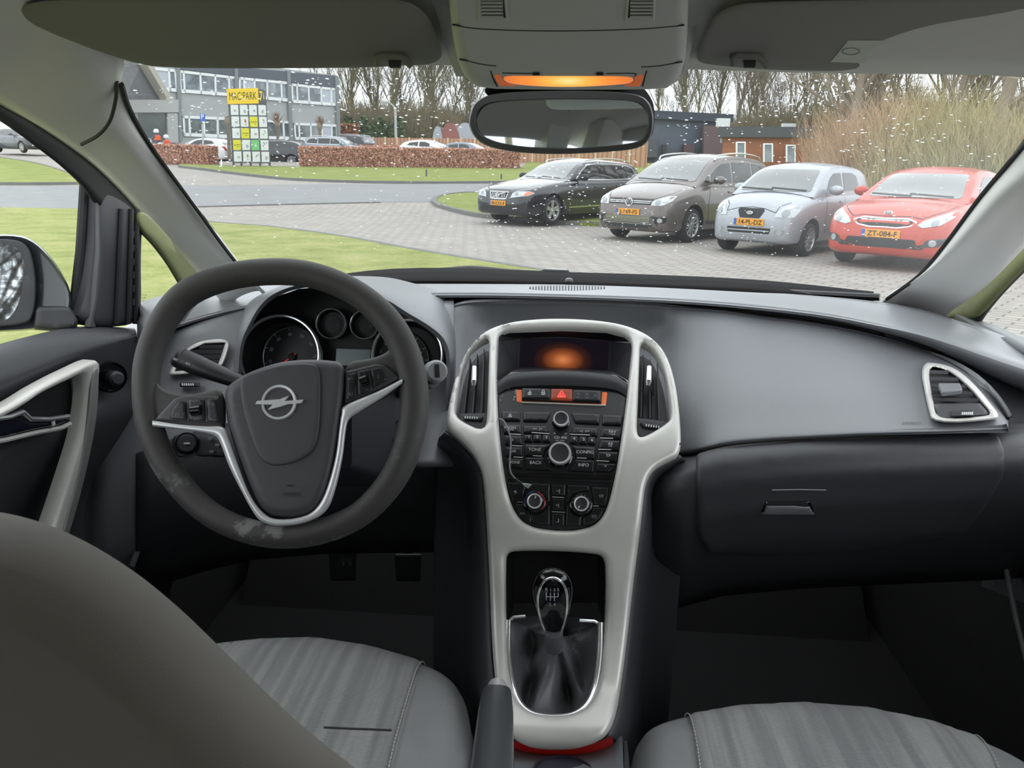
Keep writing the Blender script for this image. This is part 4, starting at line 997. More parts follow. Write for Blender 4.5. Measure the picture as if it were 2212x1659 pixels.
for (x, y, k) in ((-9,-10,0),(-14,-16,1),(-7,-22,2),(-19,-9,3),(-12,-28,1),(6,-14,0),(11,-20,2)):
    o = bpy.data.objects.new('bare_tree', TM[k]); COL.objects.link(o); o.location = (x,y,0); o.rotation_euler = (0,0,x); tag(o, 'bare tree behind the car, met only as a reflection in the door mirror', 'tree', 'bare trees behind the car')
# ================================================================ the cabin
OUTF[0] = 1.0
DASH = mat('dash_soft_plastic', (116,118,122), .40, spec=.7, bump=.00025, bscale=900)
DTOP = mat('dash_top_sky_sheen', (142,144,148), .36, spec=.8, bump=.0002, bscale=900)  # paler copy of the dash plastic, the sky's grazing reflection put into its colour
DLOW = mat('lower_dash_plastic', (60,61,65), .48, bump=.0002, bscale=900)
TRIM = mat('pillar_trim_grey', (224,224,221), .7, bump=.0001, bscale=1200)
HEADL = mat('headliner_fabric', (212,212,209), .95, bump=.0002, bscale=1500)
VISM = mat('visor_vinyl', (136,135,131), .85, bump=.0002, bscale=1300)
SILV = mat('console_silver', (212,211,206), .38, .25, spec=.6)
BLK = mat('black_plastic', (24,24,26), .45); BLKG = mat('black_gloss', (14,14,17), .12, spec=.6); DKP = mat('dark_plastic', (52,53,57), .5)
CHR = mat('chrome_trim', (240,241,243), .2, .85); SEAL = mat('rubber_seal', (28,29,30), .7)
CARPET = mat('carpet_black', (14,14,15), .95, bump=.0006, bscale=700)
RIMM = mat('wheel_rubber', (68,67,65), .62, bump=.00025, bscale=800); ICON = mat('icon_print', (200,203,206), .5); ICOND = mat('icon_print_dim', (120,122,125), .5)
LEATH = mat('black_leather', (96,98,101), .36, bump=.0004, bscale=350)
REVEAL = mat('door_reveal_green_lit', (104,108,72), .7)  # olive because green light off the grass is put into the colour
def dens(poly, step):
    out = []
    for i, p in enumerate(poly):
        p = V(p); q = V(poly[(i+1)%len(poly)]); k = max(1, int((q-p).length/step))
        out += [p+(q-p)*j/k for j in range(k)]
    return out
def pin(p, B):
    c = False; n = len(B)
    for i in range(n):
        a, b = B[i], B[i-1]
        if (a[1] > p[1]) != (b[1] > p[1]) and p[0] < (b[0]-a[0])*(p[1]-a[1])/(b[1]-a[1])+a[0]: c = not c
    return c
def chaikin(P, n=2):
    P = [V(p) for p in P]
    for _ in range(n):
        o = []
        for i, p in enumerate(P):
            q = P[(i+1)%len(P)]; o += [p*.75+q*.25, p*.25+q*.75]
        P = o
    return P
def soft(P): return chaikin(P) if 8 <= len(P) <= 60 else [V(p) for p in P]
def skin(outer, holes, fn, wpx, depth, step=8, base=0.0, flat=False):
    """cushion-edged sheet: outline laid on the surface fn(u,v,off); edges rounded over wpx, raised by depth"""
    loops = [dens(outer, step)]+[dens(h, step) for h in holes]
    pts = []; con = []
    for l in loops:
        k = len(pts); pts += l; con += [(k+i, k+(i+1)%len(l)) for i in range(len(l))]
    nb = len(pts); segs = [(pts[a], pts[b]) for a, b in con]
    def dist(p):
        m = 1e9
        for a, b in segs:
            d = b-a; t = max(0, min(1, (p-a).dot(d)/max(d.length_squared,1e-9))); m = min(m, (p-(a+d*t)).length_squared)
        return math.sqrt(m)
    ok = lambda p: pin(p, loops[0]) and not any(pin(p, h) for h in loops[1:])
    us = [p.x for p in loops[0]]; vs = [p.y for p in loops[0]]
    inn = []; wmax = 0
    rings = [] if flat or depth == 0 else [.12,.4,1.0] if wpx < 3 else [.06,.2,.5,1.0]
    for l in loops:
        A = sum(l[i-1].x*l[i].y-l[i].x*l[i-1].y for i in range(len(l)))
        sg = 1 if A > 0 else -1
        if l is not loops[0]: sg = -sg
        for i, p in enumerate(l):
            t = (l[(i+1)%len(l)]-l[i-1]); 
            if t.length < 1e-9: continue
            t.normalize(); n = V((-t.y,t.x))*sg
            for f in rings:
                e = f*wpx; c = p+n*e
                if ok(c):
                    d = dist(c)
                    if d > e*.8: inn.append((c, min(d, e) if d < e*1.05 else d)); wmax = max(wmax, e)
    y = min(vs)+step*.5; r = 0
    while y < max(vs):
        x = min(us)+step*(.5 if r%2 else .25)
        while x < max(us):
            p = V((x,y))
            if ok(p):
                d = dist(p)
                if d > wmax+step*.45: inn.append((p,d))
            x += step
        y += step*.87; r += 1
    allp = pts+[p for p, d in inn]
    res = delaunay_2d_cdt(allp, con, [], 0, 1e-6)
    V3 = []
    for i, p in enumerate(res[0]):
        o = res[3][i][0] if res[3][i] else None
        d = 0 if (o is not None and o < nb) else (inn[o-nb][1] if o is not None else dist(p))
        if flat: off = depth
        else: t = min(1, d/wpx); off = depth*math.sqrt(max(0, 1-(1-t)**2))
        V3.append(fn(p.x, p.y, base+off))
    fs = []
    for f in res[2]:
        c = (res[0][f[0]]+res[0][f[1]]+res[0][f[2]])/3
        if ok(c): fs.append(tuple(f))
    return V3, fs, loops
def skin_obj(name, m, par, outer, holes, fn, wpx, depth, step=8, base=0.0, solid=.004, angle=55, flat=False, **k):
    outer = soft(outer); holes = [soft(h) for h in holes]
    q = MB(); vv, ff, loops = skin(outer, holes, fn, wpx, depth, step, base, flat); q.add(vv, ff)
    me_ = []
    for f in q.f:
        a, b, c = (q.v[i] for i in f); n = (b-a).cross(c-a)
        me_.append(f if n.dot(C-a) > 0 else f[::-1])
    q.f = me_
    if solid:
        for l in loops:
            r = [[fn(p.x,p.y,base) for p in l], [fn(p.x,p.y,base-solid) for p in l]]; k0 = len(q.f); q.grid(r, True)
            A = sum(l[i-1].x*l[i].y-l[i].x*l[i-1].y for i in range(len(l)))
            if (A > 0) != (l is loops[0]): q.f = q.f[:k0]+[f[::-1] for f in q.f[k0:]]
    return q.build(name, m, par, angle=angle, solid=0, fix=False, **k)
def toward(fn0):
    """turn a plain pixel->point map into one that lifts along the surface normal, towards the camera"""
    def f(u, v, off=0):
        p = fn0(u, v)
        if not off: return p
        n = (fn0(u+2,v)-p).cross(fn0(u,v+2)-p).normalized()
        if n.dot(C-p) < 0: n = -n
        return p+n*off
    return f
def lerpt(tab, x):
    if x <= tab[0][0]: return tab[0][1]
    for (a, fa_), (b, fb_) in zip(tab, tab[1:]):
        if x <= b: return fa_+(fb_-fa_)*(x-a)/(b-a)
    return tab[-1][1]
def gridpx(name, rows, m, par, nu=6, nv=6, solid=.006, flipn=False, kind='y', **k):
    """rows of (u, v, depth) -> smooth sheet; kind y: forward distance, d: lens distance, x / z: side / height planes"""
    g = {'y':PY,'d':PD,'x':PX,'z':PZ}[kind]
    P = surf([[g(*p) for p in r] for r in rows], nu, nv); q = MB(); q.grid(P)
    a, b, c = (q.v[i] for i in q.f[len(q.f)//2][:3])
    if (b-a).cross(c-a).dot(C-a) < 0: q.f = [f[::-1] for f in q.f]
    o = q.build(name, m, par, solid=solid, fix=False, **k); return o

# ---------------------------------------------------------------- glass and shell
WG = glassy('windscreen_glass', (.61,.625,.62), .008)
_nt = WG.node_tree; _o = _nt.nodes['Material Output']; _src = _o.inputs['Surface'].links[0].from_node
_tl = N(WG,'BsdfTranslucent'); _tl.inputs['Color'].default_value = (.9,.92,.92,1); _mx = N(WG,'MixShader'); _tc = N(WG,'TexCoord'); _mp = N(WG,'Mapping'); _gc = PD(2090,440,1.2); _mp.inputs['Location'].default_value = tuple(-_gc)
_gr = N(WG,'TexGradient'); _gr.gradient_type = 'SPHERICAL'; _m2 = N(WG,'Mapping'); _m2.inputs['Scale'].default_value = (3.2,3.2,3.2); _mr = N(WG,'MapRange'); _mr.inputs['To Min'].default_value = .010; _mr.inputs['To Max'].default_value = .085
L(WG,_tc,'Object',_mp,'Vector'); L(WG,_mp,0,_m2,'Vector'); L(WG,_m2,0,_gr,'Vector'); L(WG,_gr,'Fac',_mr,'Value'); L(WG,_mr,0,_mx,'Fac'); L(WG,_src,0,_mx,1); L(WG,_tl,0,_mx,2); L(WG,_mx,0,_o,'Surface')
wt = [(140,160,.93),(480,120,.95),(800,98,.95),(1222,90,.97),(1640,104,.95),(1980,132,.95),(2350,200,.96)]
wb_ = [(430,670,1.62),(700,614,1.56),(940,607,1.57),(1222,610,1.61),(1520,620,1.57),(1760,634,1.56),(2070,700,1.62)]
rows = []
TT = [PY(*p) for p in wt]; BB2 = [PY(*p) for p in wb_]
WSROWS = [[TT[j]+(BB2[j]-TT[j])*t+V((0,.5,.86))*(.035*math.sin(math.pi*t)) for j in range(7)] for t in (0,.2,.4,.6,.8,1)]
q = MB(); q.grid(surf(WSROWS, 6, 5)); ws = q.build('window_1', WG, fix=False); tag(ws, kind='structure')
wsb = BVHTree.FromPolygons([v.co for v in ws.data.vertices], [tuple(p.vertices) for p in ws.data.polygons])
# dotted band beside the mirror foot
q = MB(); rr = random.Random(2)
def frit(poly):
    u0, u1 = min(p[0] for p in poly), max(p[0] for p in poly); v0, v1 = min(p[1] for p in poly), max(p[1] for p in poly); v = v0; k = 0
    while v < v1:
        u = u0+(2.2 if k%2 else 0)
        while u < u1:
            if pin((u,v), poly):
                s = 1.55*(1-.5*(v-v0)/(v1-v0)); c = [wsb.ray_cast(C, ray(u+s*math.cos(a*1.047), v+s*math.sin(a*1.047)))[0] for a in range(6)]
                if all(x is not None for x in c): q.add([x-ray(u,v)*.001 for x in c], [tuple(range(6))])
            u += 4.4
        v += 3.1; k += 1
frit([(880,105),(985,100),(1000,160),(960,158),(915,148),(885,132)]); frit([(1478,100),(1600,100),(1590,148),(1540,160),(1480,165)])
fo = q.build('trim_1', BLK, smooth=False, fix=False); tag(fo, kind='structure')
skin_obj('trim_2', BLK, None, [(1040,190),(1090,170),(1370,170),(1405,205),(1416,240),(1410,300),(1390,290),(1340,215),(1060,215)], [], lambda u,v,off=0: wsb.ray_cast(C, ray(u,v))[0]-ray(u,v)*(.002), 5, .001, solid=0)['kind'] = 'structure'
# rain drops on the glass
q = MB(); rr = random.Random(5); n = 0
def drop(u, v, s, el):
    h = wsb.ray_cast(C, ray(u,v))
    if h[0] is None: return
    nn = h[1] if h[1].dot(C-h[0]) < 0 else -h[1]; x = nn.cross(V((0,0,1))).normalized(); y = nn.cross(x)
    a = rr.random()*.8-.4; x, y = x*math.cos(a)+y*math.sin(a), y*math.cos(a)-x*math.sin(a)
    P = [h[0]+nn*.0007]
    for k in range(8): P.append(h[0]+nn*.0001+x*math.cos(k*.785)*s*el+y*math.sin(k*.785)*s)
    for k in range(8): P.append(h[0]+nn*s*.45+(x*math.cos(k*.785)*s*el+y*math.sin(k*.785)*s)*.6)
    P.append(h[0]+nn*s*.6)
    q.add(P, [(1+k, 1+(k+1)%8, 9+(k+1)%8, 9+k) for k in range(8)]+[(9+k, 9+(k+1)%8, 17) for k in range(8)])
cl = [(300,400),(560,300),(690,200),(800,260),(960,330),(900,210),(1240,450),(1300,470),(1480,520),(1640,520),(1100,470),(1560,260),(1700,240),(1760,210),(620,330),(440,240),(1450,380),(1950,300),(1350,520),(1200,380),(1850,330)]
while n < 1500:
    if rr.random() < .45: c = cl[rr.randrange(len(cl))]; u, v = rr.gauss(c[0],50), rr.gauss(c[1],34)
    else: u, v = rr.uniform(290,2150), 170+rr.random()**1.2*370
    if v > 560 or v < 150: continue
    s = rr.choice((.0006,.0008,.001,.0013,.0017)); drop(u, v, s*.85, 1.0+rr.random()*.9); n += 1
DROP = mat('water_drop', (245,248,250), .05, spec=1); _nt = DROP.node_tree  # white colour stands in for sky light refracted through the clear water
_tr = N(DROP,'BsdfTranslucent'); _tr.inputs['Color'].default_value = (.92,.95,.97,1); _mx = N(DROP,'MixShader'); _mx.inputs['Fac'].default_value = .75
L(DROP,_nt.nodes['Principled BSDF'],0,_mx,1); L(DROP,_tr,0,_mx,2); L(DROP,_mx,0,_nt.nodes['Material Output'],'Surface')
tag(q.build('rain_drops', DROP, fix=False, angle=80), 'small rain drops scattered over the windscreen', 'rain', kind='stuff')

def headmap(u, v): return None
q = MB()
hx = [-.74,-.66,-.5,-.25,0,.25,.5,.66,.74]; hz = [-.16,-.06,-.01,.0,.005,.0,-.01,-.06,-.16]
fr = [.74,.80,.90,.95,.96,.95,.90,.80,.74]
rows = [[V((x, fr[i]-.0, 1.385+dz*.8-.0)) for i, (x, dz) in enumerate(zip(hx,hz))]]
for y, z in ((.72,1.425),(.45,1.45),(.1,1.46),(-.5,1.455),(-1.2,1.42),(-1.6,1.36)): rows.append([V((x, y, z+dz)) for x, dz in zip(hx,hz)])
q.grid(surf(rows, 4, 4), flip=True); ce = q.build('ceiling', HEADL, solid=.012, fix=False); tag(ce, kind='structure')
# floor, front bulkhead, side sills, rear
FZ = .22
q = MB(); q.box((0,.3,FZ-.02),(1.64,4.0,.04)); tag(q.build('floor', CARPET, smooth=False), kind='structure')
q = MB(); q.box((0,1.86,.57),(1.64,.06,.72)); q.prism([V((-.75,1.83,FZ)),V((-.75,1.62,FZ)),V((-.75,1.83,.45))], V((1.5,0,0))); tag(q.build('wall_front', CARPET, smooth=False), kind='structure')
q = MB(); q.box((0,-1.55,.6),(1.5,.06,.8)); q.box((0,-1.4,.93),(1.4,.26,.03)); tag(q.build('wall_rear', CARPET, smooth=False), kind='structure')
q = MB()
q.box((0,-1.62,1.32),(1.3,.05,.1))
for s in (-1,1): q.prism([V((s*.72,-1.0,.95)),V((s*.72,-1.65,.95)),V((s*.66,-1.6,1.36)),V((s*.66,-1.25,1.36))], V((-s*.06,0,0)))
tag(q.build('wall_tailgate', TRIM, smooth=False), kind='structure')
q = MB(); q.grid([[V((-.62,-1.60,1.30)),V((.62,-1.60,1.30))],[V((-.68,-1.66,.95)),V((.68,-1.66,.95))]]); tag(q.build('window_2', WG, smooth=False, fix=False), kind='structure')

# ---------------------------------------------------------------- windscreen pillars and roof corner
gridpx('pillar_1', [
  [(-260,120,.60),(-120,30,.58),(40,-60,.60),(240,-60,.68)],
  [(-90,172,.76),(30,70,.72),(150,60,.74),(268,128,.84)],
  [(45,248,.88),(120,190,.83),(205,178,.84),(262,182,.88)],
  [(150,312,.99),(205,262,.94),(250,240,.94),(282,240,.97)],
  [(225,372,1.09),(272,330,1.03),(304,314,1.03),(330,322,1.06)],
  [(345,490,1.28),(375,440,1.20),(396,427,1.20),(432,462,1.25)],
  [(395,550,1.38),(420,505,1.30),(446,494,1.30),(487,538,1.34)],
  [(442,607,1.46),(475,570,1.38),(502,574,1.38),(545,610,1.42)],
  [(490,668,1.52),(520,640,1.46),(570,630,1.46),(600,672,1.50)]], TRIM, None, kind='d', nu=5, nv=5)['kind'] = 'structure'
gridpx('pillar_2', [
  [(2180,-60,.66),(2330,-60,.58),(2500,0,.56),(2700,90,.56)],
  [(2205,120,.82),(2300,80,.72),(2420,110,.72),(2560,200,.74)],
  [(2262,215,.90),(2330,230,.84),(2420,265,.86),(2500,320,.90)],
  [(2208,315,1.02),(2270,330,.96),(2330,370,.97),(2370,420,1.02)],
  [(2118,425,1.14),(2170,415,1.07),(2215,440,1.08),(2245,505,1.14)],
  [(2040,530,1.26),(2090,505,1.18),(2130,530,1.20),(2150,600,1.26)],
  [(1985,595,1.36),(2030,570,1.28),(2075,590,1.30),(2092,648,1.36)],
  [(1916,646,1.47),(1960,630,1.43),(2010,645,1.43),(2046,682,1.47)],
  [(1898,672,1.60),(1950,668,1.58),(2000,690,1.58),(2040,722,1.60)]], TRIM, None, kind='d', nu=5, nv=5)['kind'] = 'structure'
# seam between roof lining and pillar
q = MB(); P = crom([PD(252,176,.872),PD(250,215,.90),PD(237,262,.925),PD(212,292,.94),PD(176,312,.965)], 6)
q.tube([p-(p-C).normalized()*.006 for p in P], .0022, 6); tag(q.build('trim_3', mat('shadow_gap', (70,70,66), .9)), kind='structure')
# rubber edge along both sides of the glass
def edge(pts): return [PD(u,v,d)-ray(u,v)*.004+RT*0 for u,v,d in pts]
q = MB(); q.tube(crom(edge([(262,182,.88),(282,240,.97),(330,322,1.06),(432,462,1.25),(487,538,1.34),(545,610,1.42)]), 6), .0032, 6); tag(q.build('trim_4', SEAL), kind='structure')
q = MB(); q.tube(crom(edge([(2262,215,.90),(2208,315,1.02),(2118,425,1.14),(2040,530,1.26),(1985,595,1.36),(1916,646,1.47)]), 6), .0035, 6); tag(q.build('trim_5', SEAL), kind='structure')
# quarter light reveals
skin_obj('trim_6', REVEAL, None, [(300,448),(345,488),(395,548),(445,610),(402,628),(368,570),(335,525),(300,492)], [], toward(lambda u,v: PX(u,v,-.735)), 8, .004, 6)['kind'] = 'structure'
skin_obj('trim_7', REVEAL, None, [(2028,684),(2040,664),(2092,640),(2150,590),(2230,515),(2300,450),(2330,480),(2230,560),(2170,620),(2130,665),(2104,696)], [], toward(lambda u,v: PX(u,v,.765)), 12, .01, 7)['kind'] = 'structure'
q = MB(); q.tube(crom([PX(2104,700,.77),PX(2128,664,.77),PX(2170,615,.77),PX(2235,550,.77),PX(2310,485,.77)], 5), .009, 8); q.tube(crom([PX(402,630,-.745),PX(368,572,-.745),PX(335,527,-.745),PX(298,488,-.745)], 5), .006, 8)
tag(q.build('trim_8', SEAL), kind='structure')
# outer cowl and wiper
q = MB(); q.grid(surf([[PY(500,640,1.50),PY(850,590,1.66),PY(1222,597,1.70),PY(1600,612,1.66),PY(1885,640,1.60)],[PY(500,690,1.42),PY(850,620,1.56),PY(1222,627,1.60),PY(1600,640,1.56),PY(1885,668,1.52)]], 6, 3))
tag(q.build('trim_9', mat('cowl_black', (12,12,13), .9, spec=.1), solid=.01, fix=False), kind='structure')
wp = thing('windscreen_wiper', 'black windscreen wiper arm with chunky tip resting at the foot of the glass', 'wiper', PY(1200,585,1.72))
q = MB(); q.tube(crom([PY(855,590,1.68),PY(960,583,1.70),PY(1020,579,1.72),PY(1100,586,1.72),PY(1170,590,1.72)], 4), .0055, 8); q.build('blade', BLKG, wp)
q = MB(); q.prism([PY(1150,591,1.73),PY(1175,579,1.73),PY(1228,581,1.73),PY(1232,590,1.73),PY(1226,593,1.73)], V((0,-.02,0))); q.build('arm_end', BLKG, wp, bevel=.003)
q = MB(); q.tube([PY(1500,622,1.66),PY(1640,629,1.62),PY(1900,642,1.5)], .007, 8); tag(q.build('windscreen_wiper', BLKG), 'second wiper lying low along the right foot of the windscreen', 'wiper')

# ---------------------------------------------------------------- dashboard
db = thing('dashboard', 'dark grey moulded dashboard spanning the cabin under the windscreen', 'dashboard', (0,1.3,.9))
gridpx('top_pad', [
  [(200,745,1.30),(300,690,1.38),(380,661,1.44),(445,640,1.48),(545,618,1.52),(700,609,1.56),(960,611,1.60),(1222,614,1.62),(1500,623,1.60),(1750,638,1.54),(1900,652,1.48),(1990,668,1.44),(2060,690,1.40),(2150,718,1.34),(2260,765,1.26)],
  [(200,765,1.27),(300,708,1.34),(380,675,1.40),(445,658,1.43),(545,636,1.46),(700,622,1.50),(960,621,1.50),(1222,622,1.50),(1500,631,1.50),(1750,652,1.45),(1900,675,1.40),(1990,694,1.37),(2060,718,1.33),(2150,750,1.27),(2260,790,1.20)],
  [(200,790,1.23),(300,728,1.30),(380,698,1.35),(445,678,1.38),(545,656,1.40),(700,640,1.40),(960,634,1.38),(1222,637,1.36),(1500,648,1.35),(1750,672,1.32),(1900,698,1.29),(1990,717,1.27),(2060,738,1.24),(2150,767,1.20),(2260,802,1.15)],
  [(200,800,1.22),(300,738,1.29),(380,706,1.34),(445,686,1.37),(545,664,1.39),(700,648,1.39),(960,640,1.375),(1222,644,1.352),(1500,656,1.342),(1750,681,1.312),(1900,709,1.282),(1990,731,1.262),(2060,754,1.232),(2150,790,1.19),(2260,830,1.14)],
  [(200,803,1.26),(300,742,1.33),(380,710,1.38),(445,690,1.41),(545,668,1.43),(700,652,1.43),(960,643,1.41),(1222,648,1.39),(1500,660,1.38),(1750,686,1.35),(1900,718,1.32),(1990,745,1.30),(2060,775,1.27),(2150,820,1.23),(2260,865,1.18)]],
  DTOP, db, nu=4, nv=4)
# passenger pad
cols = [(890,712,1010),(940,680,1010),(985,655,1010),(1060,647,1010),(1222,647,1005),(1400,655,996),(1470,661,989),(1560,668,966),(1650,682,956),(1730,691,951),(1850,712,944),(1950,738,940),(2030,770,937),(2090,802,934),(2135,840,931),(2165,880,928),(2178,905,925)]
rows = []
for t, dy in ((-.045,1.56),(0,1.375),(.02,1.352),(.05,1.335),(.2,1.285),(.4,1.215),(.6,1.145),(.8,1.085),(.93,1.045),(.975,1.037),(1,1.05)):
    r = []
    for (u, a, b) in cols:
        k = 1-.05*max(0,(u-1500)/700)
        y_ = dy
        if t > 0: y_ += lerpt([(940,0),(985,.03),(1060,.085),(1400,.085),(1470,.03),(1520,0)], u)*min(1,t/.12)
        if u > 2000 and t >= 0: y_ = 1.05+(dy-1.05)*(1-(u-2000)/178*.75)+.0
        r.append((u, a+(b-a)*t, y_*k))
    rows.append(r)
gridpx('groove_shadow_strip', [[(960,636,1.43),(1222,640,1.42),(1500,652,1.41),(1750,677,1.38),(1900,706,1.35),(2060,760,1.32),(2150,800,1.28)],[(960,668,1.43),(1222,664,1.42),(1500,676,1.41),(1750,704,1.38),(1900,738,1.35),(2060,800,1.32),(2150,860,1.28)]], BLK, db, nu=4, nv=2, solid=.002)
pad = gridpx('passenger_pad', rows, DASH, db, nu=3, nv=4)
padb = bvh_of(pad)
# fascia behind the pad's right end
gridpx('end_panel', [[(1880,690,1.36),(2060,745,1.32),(2150,790,1.27),(2240,832,1.22)],[(1980,800,1.27),(2100,850,1.21),(2190,880,1.18),(2260,900,1.15)],[(1980,940,1.18),(2100,940,1.16),(2190,960,1.14),(2280,980,1.10)],[(1980,1010,1.16),(2100,1020,1.13),(2190,1030,1.10),(2290,1050,1.07)]], DLOW, db, nu=4, nv=4)
# lower dash and glove box
def lowdash(u, v):
    top = lerpt([(1380,1010),(1470,992),(1560,968),(1730,952),(1987,940),(2134,934),(2260,925)], u); t = v-top
    y = lerpt([(-20,1.09),(0,1.055),(12,1.02),(35,.995),(70,.985),(130,1.0),(200,1.04),(260,1.10),(320,1.2)], t)
    if u < 1480: y += .06*((1480-u)/100)**1.5
    return PY(u, v, y)
LD = toward(lowdash)
q = MB(); us = [1372,1390,1410,1435,1460,1480,1500,1560,1640,1730,1850,1987,2080,2140,2200,2280]
q.grid([[lowdash(u, lerpt([(1380,1010),(1470,992),(1560,968),(1730,952),(1987,940),(2134,934),(2260,925)], u)+t) for u in us] for t in (-14,0,6,12,22,35,52,70,100,130,165,200,230,260,290,320)])
q.f = [f[::-1] if (q.v[f[1]]-q.v[f[0]]).cross(q.v[f[2]]-q.v[f[0]]).dot(C-q.v[f[0]]) < 0 else f for f in q.f]
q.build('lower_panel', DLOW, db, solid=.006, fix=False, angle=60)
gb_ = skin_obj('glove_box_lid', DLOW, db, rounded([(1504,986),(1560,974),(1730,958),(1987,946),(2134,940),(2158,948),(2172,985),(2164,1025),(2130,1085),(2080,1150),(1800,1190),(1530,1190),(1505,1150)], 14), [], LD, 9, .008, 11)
skin_obj('latch_recess', BLKG, gb_, [(1650,1075),(1748,1075),(1757,1098),(1640,1098)], [], LD, 3, .003, 7, base=.007).update_tag()
skin_obj('latch_plate', DASH, gb_, [(1652,1082),(1745,1082),(1755,1098),(1642,1098)], [], LD, 3, .002, 7, base=.010)
q = MB(); q.tube([LD(1664,1049,.009),LD(1722,1048,.009),LD(1780,1049,.009)], .0006, 5); q.build('latch_edge', ICON, gb_)
# driver side face
def ldash(u, v):
    top = lerpt([(180,812),(300,744),(380,712),(445,692),(545,668),(700,655),(1000,650)], u); t = v-top
    return PY(u, v, lerpt([(-6,1.40),(0,1.37),(10,1.34),(60,1.30),(130,1.25),(220,1.19),(300,1.16),(400,1.17),(460,1.25),(540,1.4)], t)*lerpt([(200,.96),(420,1),(2000,1)], u))
LF = toward(ldash)
q = MB(); us = [200,240,270,296,330,380,445,500,545,600,700,800,900,960,980]
tp = lambda u: lerpt([(180,812),(300,744),(380,712),(445,692),(545,668),(700,655),(1000,650)], u)
q.grid([[ldash(u, tp(u)+t) for u in us] for t in (-6,0,5,12,30,60,95,130,170,220,260,300,350,400,430,460,500,540)])
q.f = [f[::-1] if (q.v[f[1]]-q.v[f[0]]).cross(q.v[f[2]]-q.v[f[0]]).dot(C-q.v[f[0]]) < 0 else f for f in q.f]
q.build('driver_fascia', DASH, db, solid=.006, fix=False, angle=60)
q = MB(); q.grid([[ldash(u, tp(u)+t)+V((0,-.004,.0)) for u in us[3:]] for t in (232,260,300,350,400,430,460,500,540)])
q.f = [f[::-1] if (q.v[f[1]]-q.v[f[0]]).cross(q.v[f[2]]-q.v[f[0]]).dot(C-q.v[f[0]]) < 0 else f for f in q.f]
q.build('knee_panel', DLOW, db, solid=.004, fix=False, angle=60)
# centre speaker grille and light sensor
def onpad(u, v, off=0): p = PY(u,v,lerpt([(612,1.63),(622,1.50),(637,1.36),(640,1.355)], v-.024*(u-1222))); return p+V((0,-.3,.95))*off
q = MB()
for k in range(26):
    a = 1145+k*6.4; h = 6.5*math.sqrt(max(0,1-((a-1225)/86)**2)); q.tube([onpad(a,622-h*.6,.001), onpad(a,622+h,.001)], .0012, 4)
q.build('speaker_grille', DKP, db)
q = MB(); q.lathe([(0,.008),(.008,.006),(.011,0),(.011,-.003)], onpad(1229,611,.002), (0,-.3,.95), 16); q.build('light_sensor', BLKG, db)

# ---------------------------------------------------------------- side vents
def slat_set(q, poly, n, horiz, fn, off, w_, tilt=0):
    us = [p[0] for p in poly]; vs = [p[1] for p in poly]
    for k in range(n):
        if horiz:
            v = min(vs)+(max(vs)-min(vs))*(k+.7)/(n+.4); xs = [u for u in range(int(min(us)),int(max(us))+1) if pin((u,v+(u-min(us))*tilt), poly)]
            if len(xs) < 6: continue
            a, b = (xs[0], v+(xs[0]-min(us))*tilt), (xs[-1], v+(xs[-1]-min(us))*tilt)
            P = [fn(a[0],a[1]-w_,off),fn(b[0],b[1]-w_,off),fn(b[0],b[1]+w_,off-.004),fn(a[0],a[1]+w_,off-.004)]
        else:
            u = min(us)+(max(us)-min(us))*(k+.7)/(n+.4); ys = [v for v in range(int(min(vs)),int(max(vs))+1) if pin((u+(v-min(vs))*tilt,v), poly)]
            if len(ys) < 6: continue
            a, b = (u+(ys[0]-min(vs))*tilt, ys[0]), (u+(ys[-1]-min(vs))*tilt, ys[-1])
            P = [fn(a[0]-w_,a[1],off),fn(a[0]+w_,a[1],off-.004),fn(b[0]+w_,b[1],off-.004),fn(b[0]-w_,b[1],off)]
        n_ = (P[1]-P[0]).cross(P[2]-P[0]).normalized(); q.prism(P, n_*.0012)
PADF = toward(lambda u, v: (padb.ray_cast(C, ray(u,v))[0] or PY(u,v,1.05)))
def padflat(u, v, off=0):
    return PP(u, v, PADO+PADN*off, PADN)
a_, b_, c_ = PADF(1990,790), PADF(2130,900), PADF(2010,915); PADN = (b_-a_).cross(c_-a_).normalized(); PADN = PADN if PADN.dot(C-a_) > 0 else -PADN; PADO = max((a_,b_,c_), key=lambda p: (p-a_).dot(PADN))
PADO = PADO+PADN*.006
vo = [(1985,782),(2035,785),(2072,800),(2110,835),(2140,872),(2160,898),(2150,908),(2015,917),(2004,880)]
vi = [(2003,792),(2035,796),(2062,810),(2095,840),(2122,872),(2140,893),(2132,898),(2026,906),(2016,870)]
sv = thing('side_air_vent', 'curved triangular air vent with silver frame at the passenger end', 'air vent', PADO)
skin_obj('frame', SILV, sv, vo, [vi], padflat, 8, .006, 4)
skin_obj('vent_back', BLK, sv, dens(vi,12), [], padflat, 1, 0, 12, base=-.002, solid=.002)
vup = [(2006,793),(2035,797),(2062,811),(2095,841),(2118,868),(2016,872)]
q = MB(); slat_set(q, vup, 5, True, padflat, .004, 4, .03); q.build('slats', DKP, sv, smooth=False)
q = MB(); q.prism([padflat(2026,838,.006),padflat(2072,838,.006),padflat(2078,852,.006),padflat(2034,858,.006)], PADN*.008); q.build('slider', DASH, sv, bevel=.0015)
skin_obj('vent_foot', DKP, sv, [(2016,872),(2118,871),(2138,893),(2130,897),(2027,905)], [], padflat, 2, .004, 8)
skin_obj('thumbwheel', BLK, sv, rounded([(2052,888),(2104,886),(2104,899),(2054,900)],3), [], padflat, 2, .004, 5, base=.003)
q = MB()
for k in range(6): q.add([padflat(2078+k*4.2,890-k*.1,.009),padflat(2081+k*4.2,890,.009),padflat(2080+k*4.2,896,.009),padflat(2077+k*4.2,896,.009)],[(0,1,2,3)])
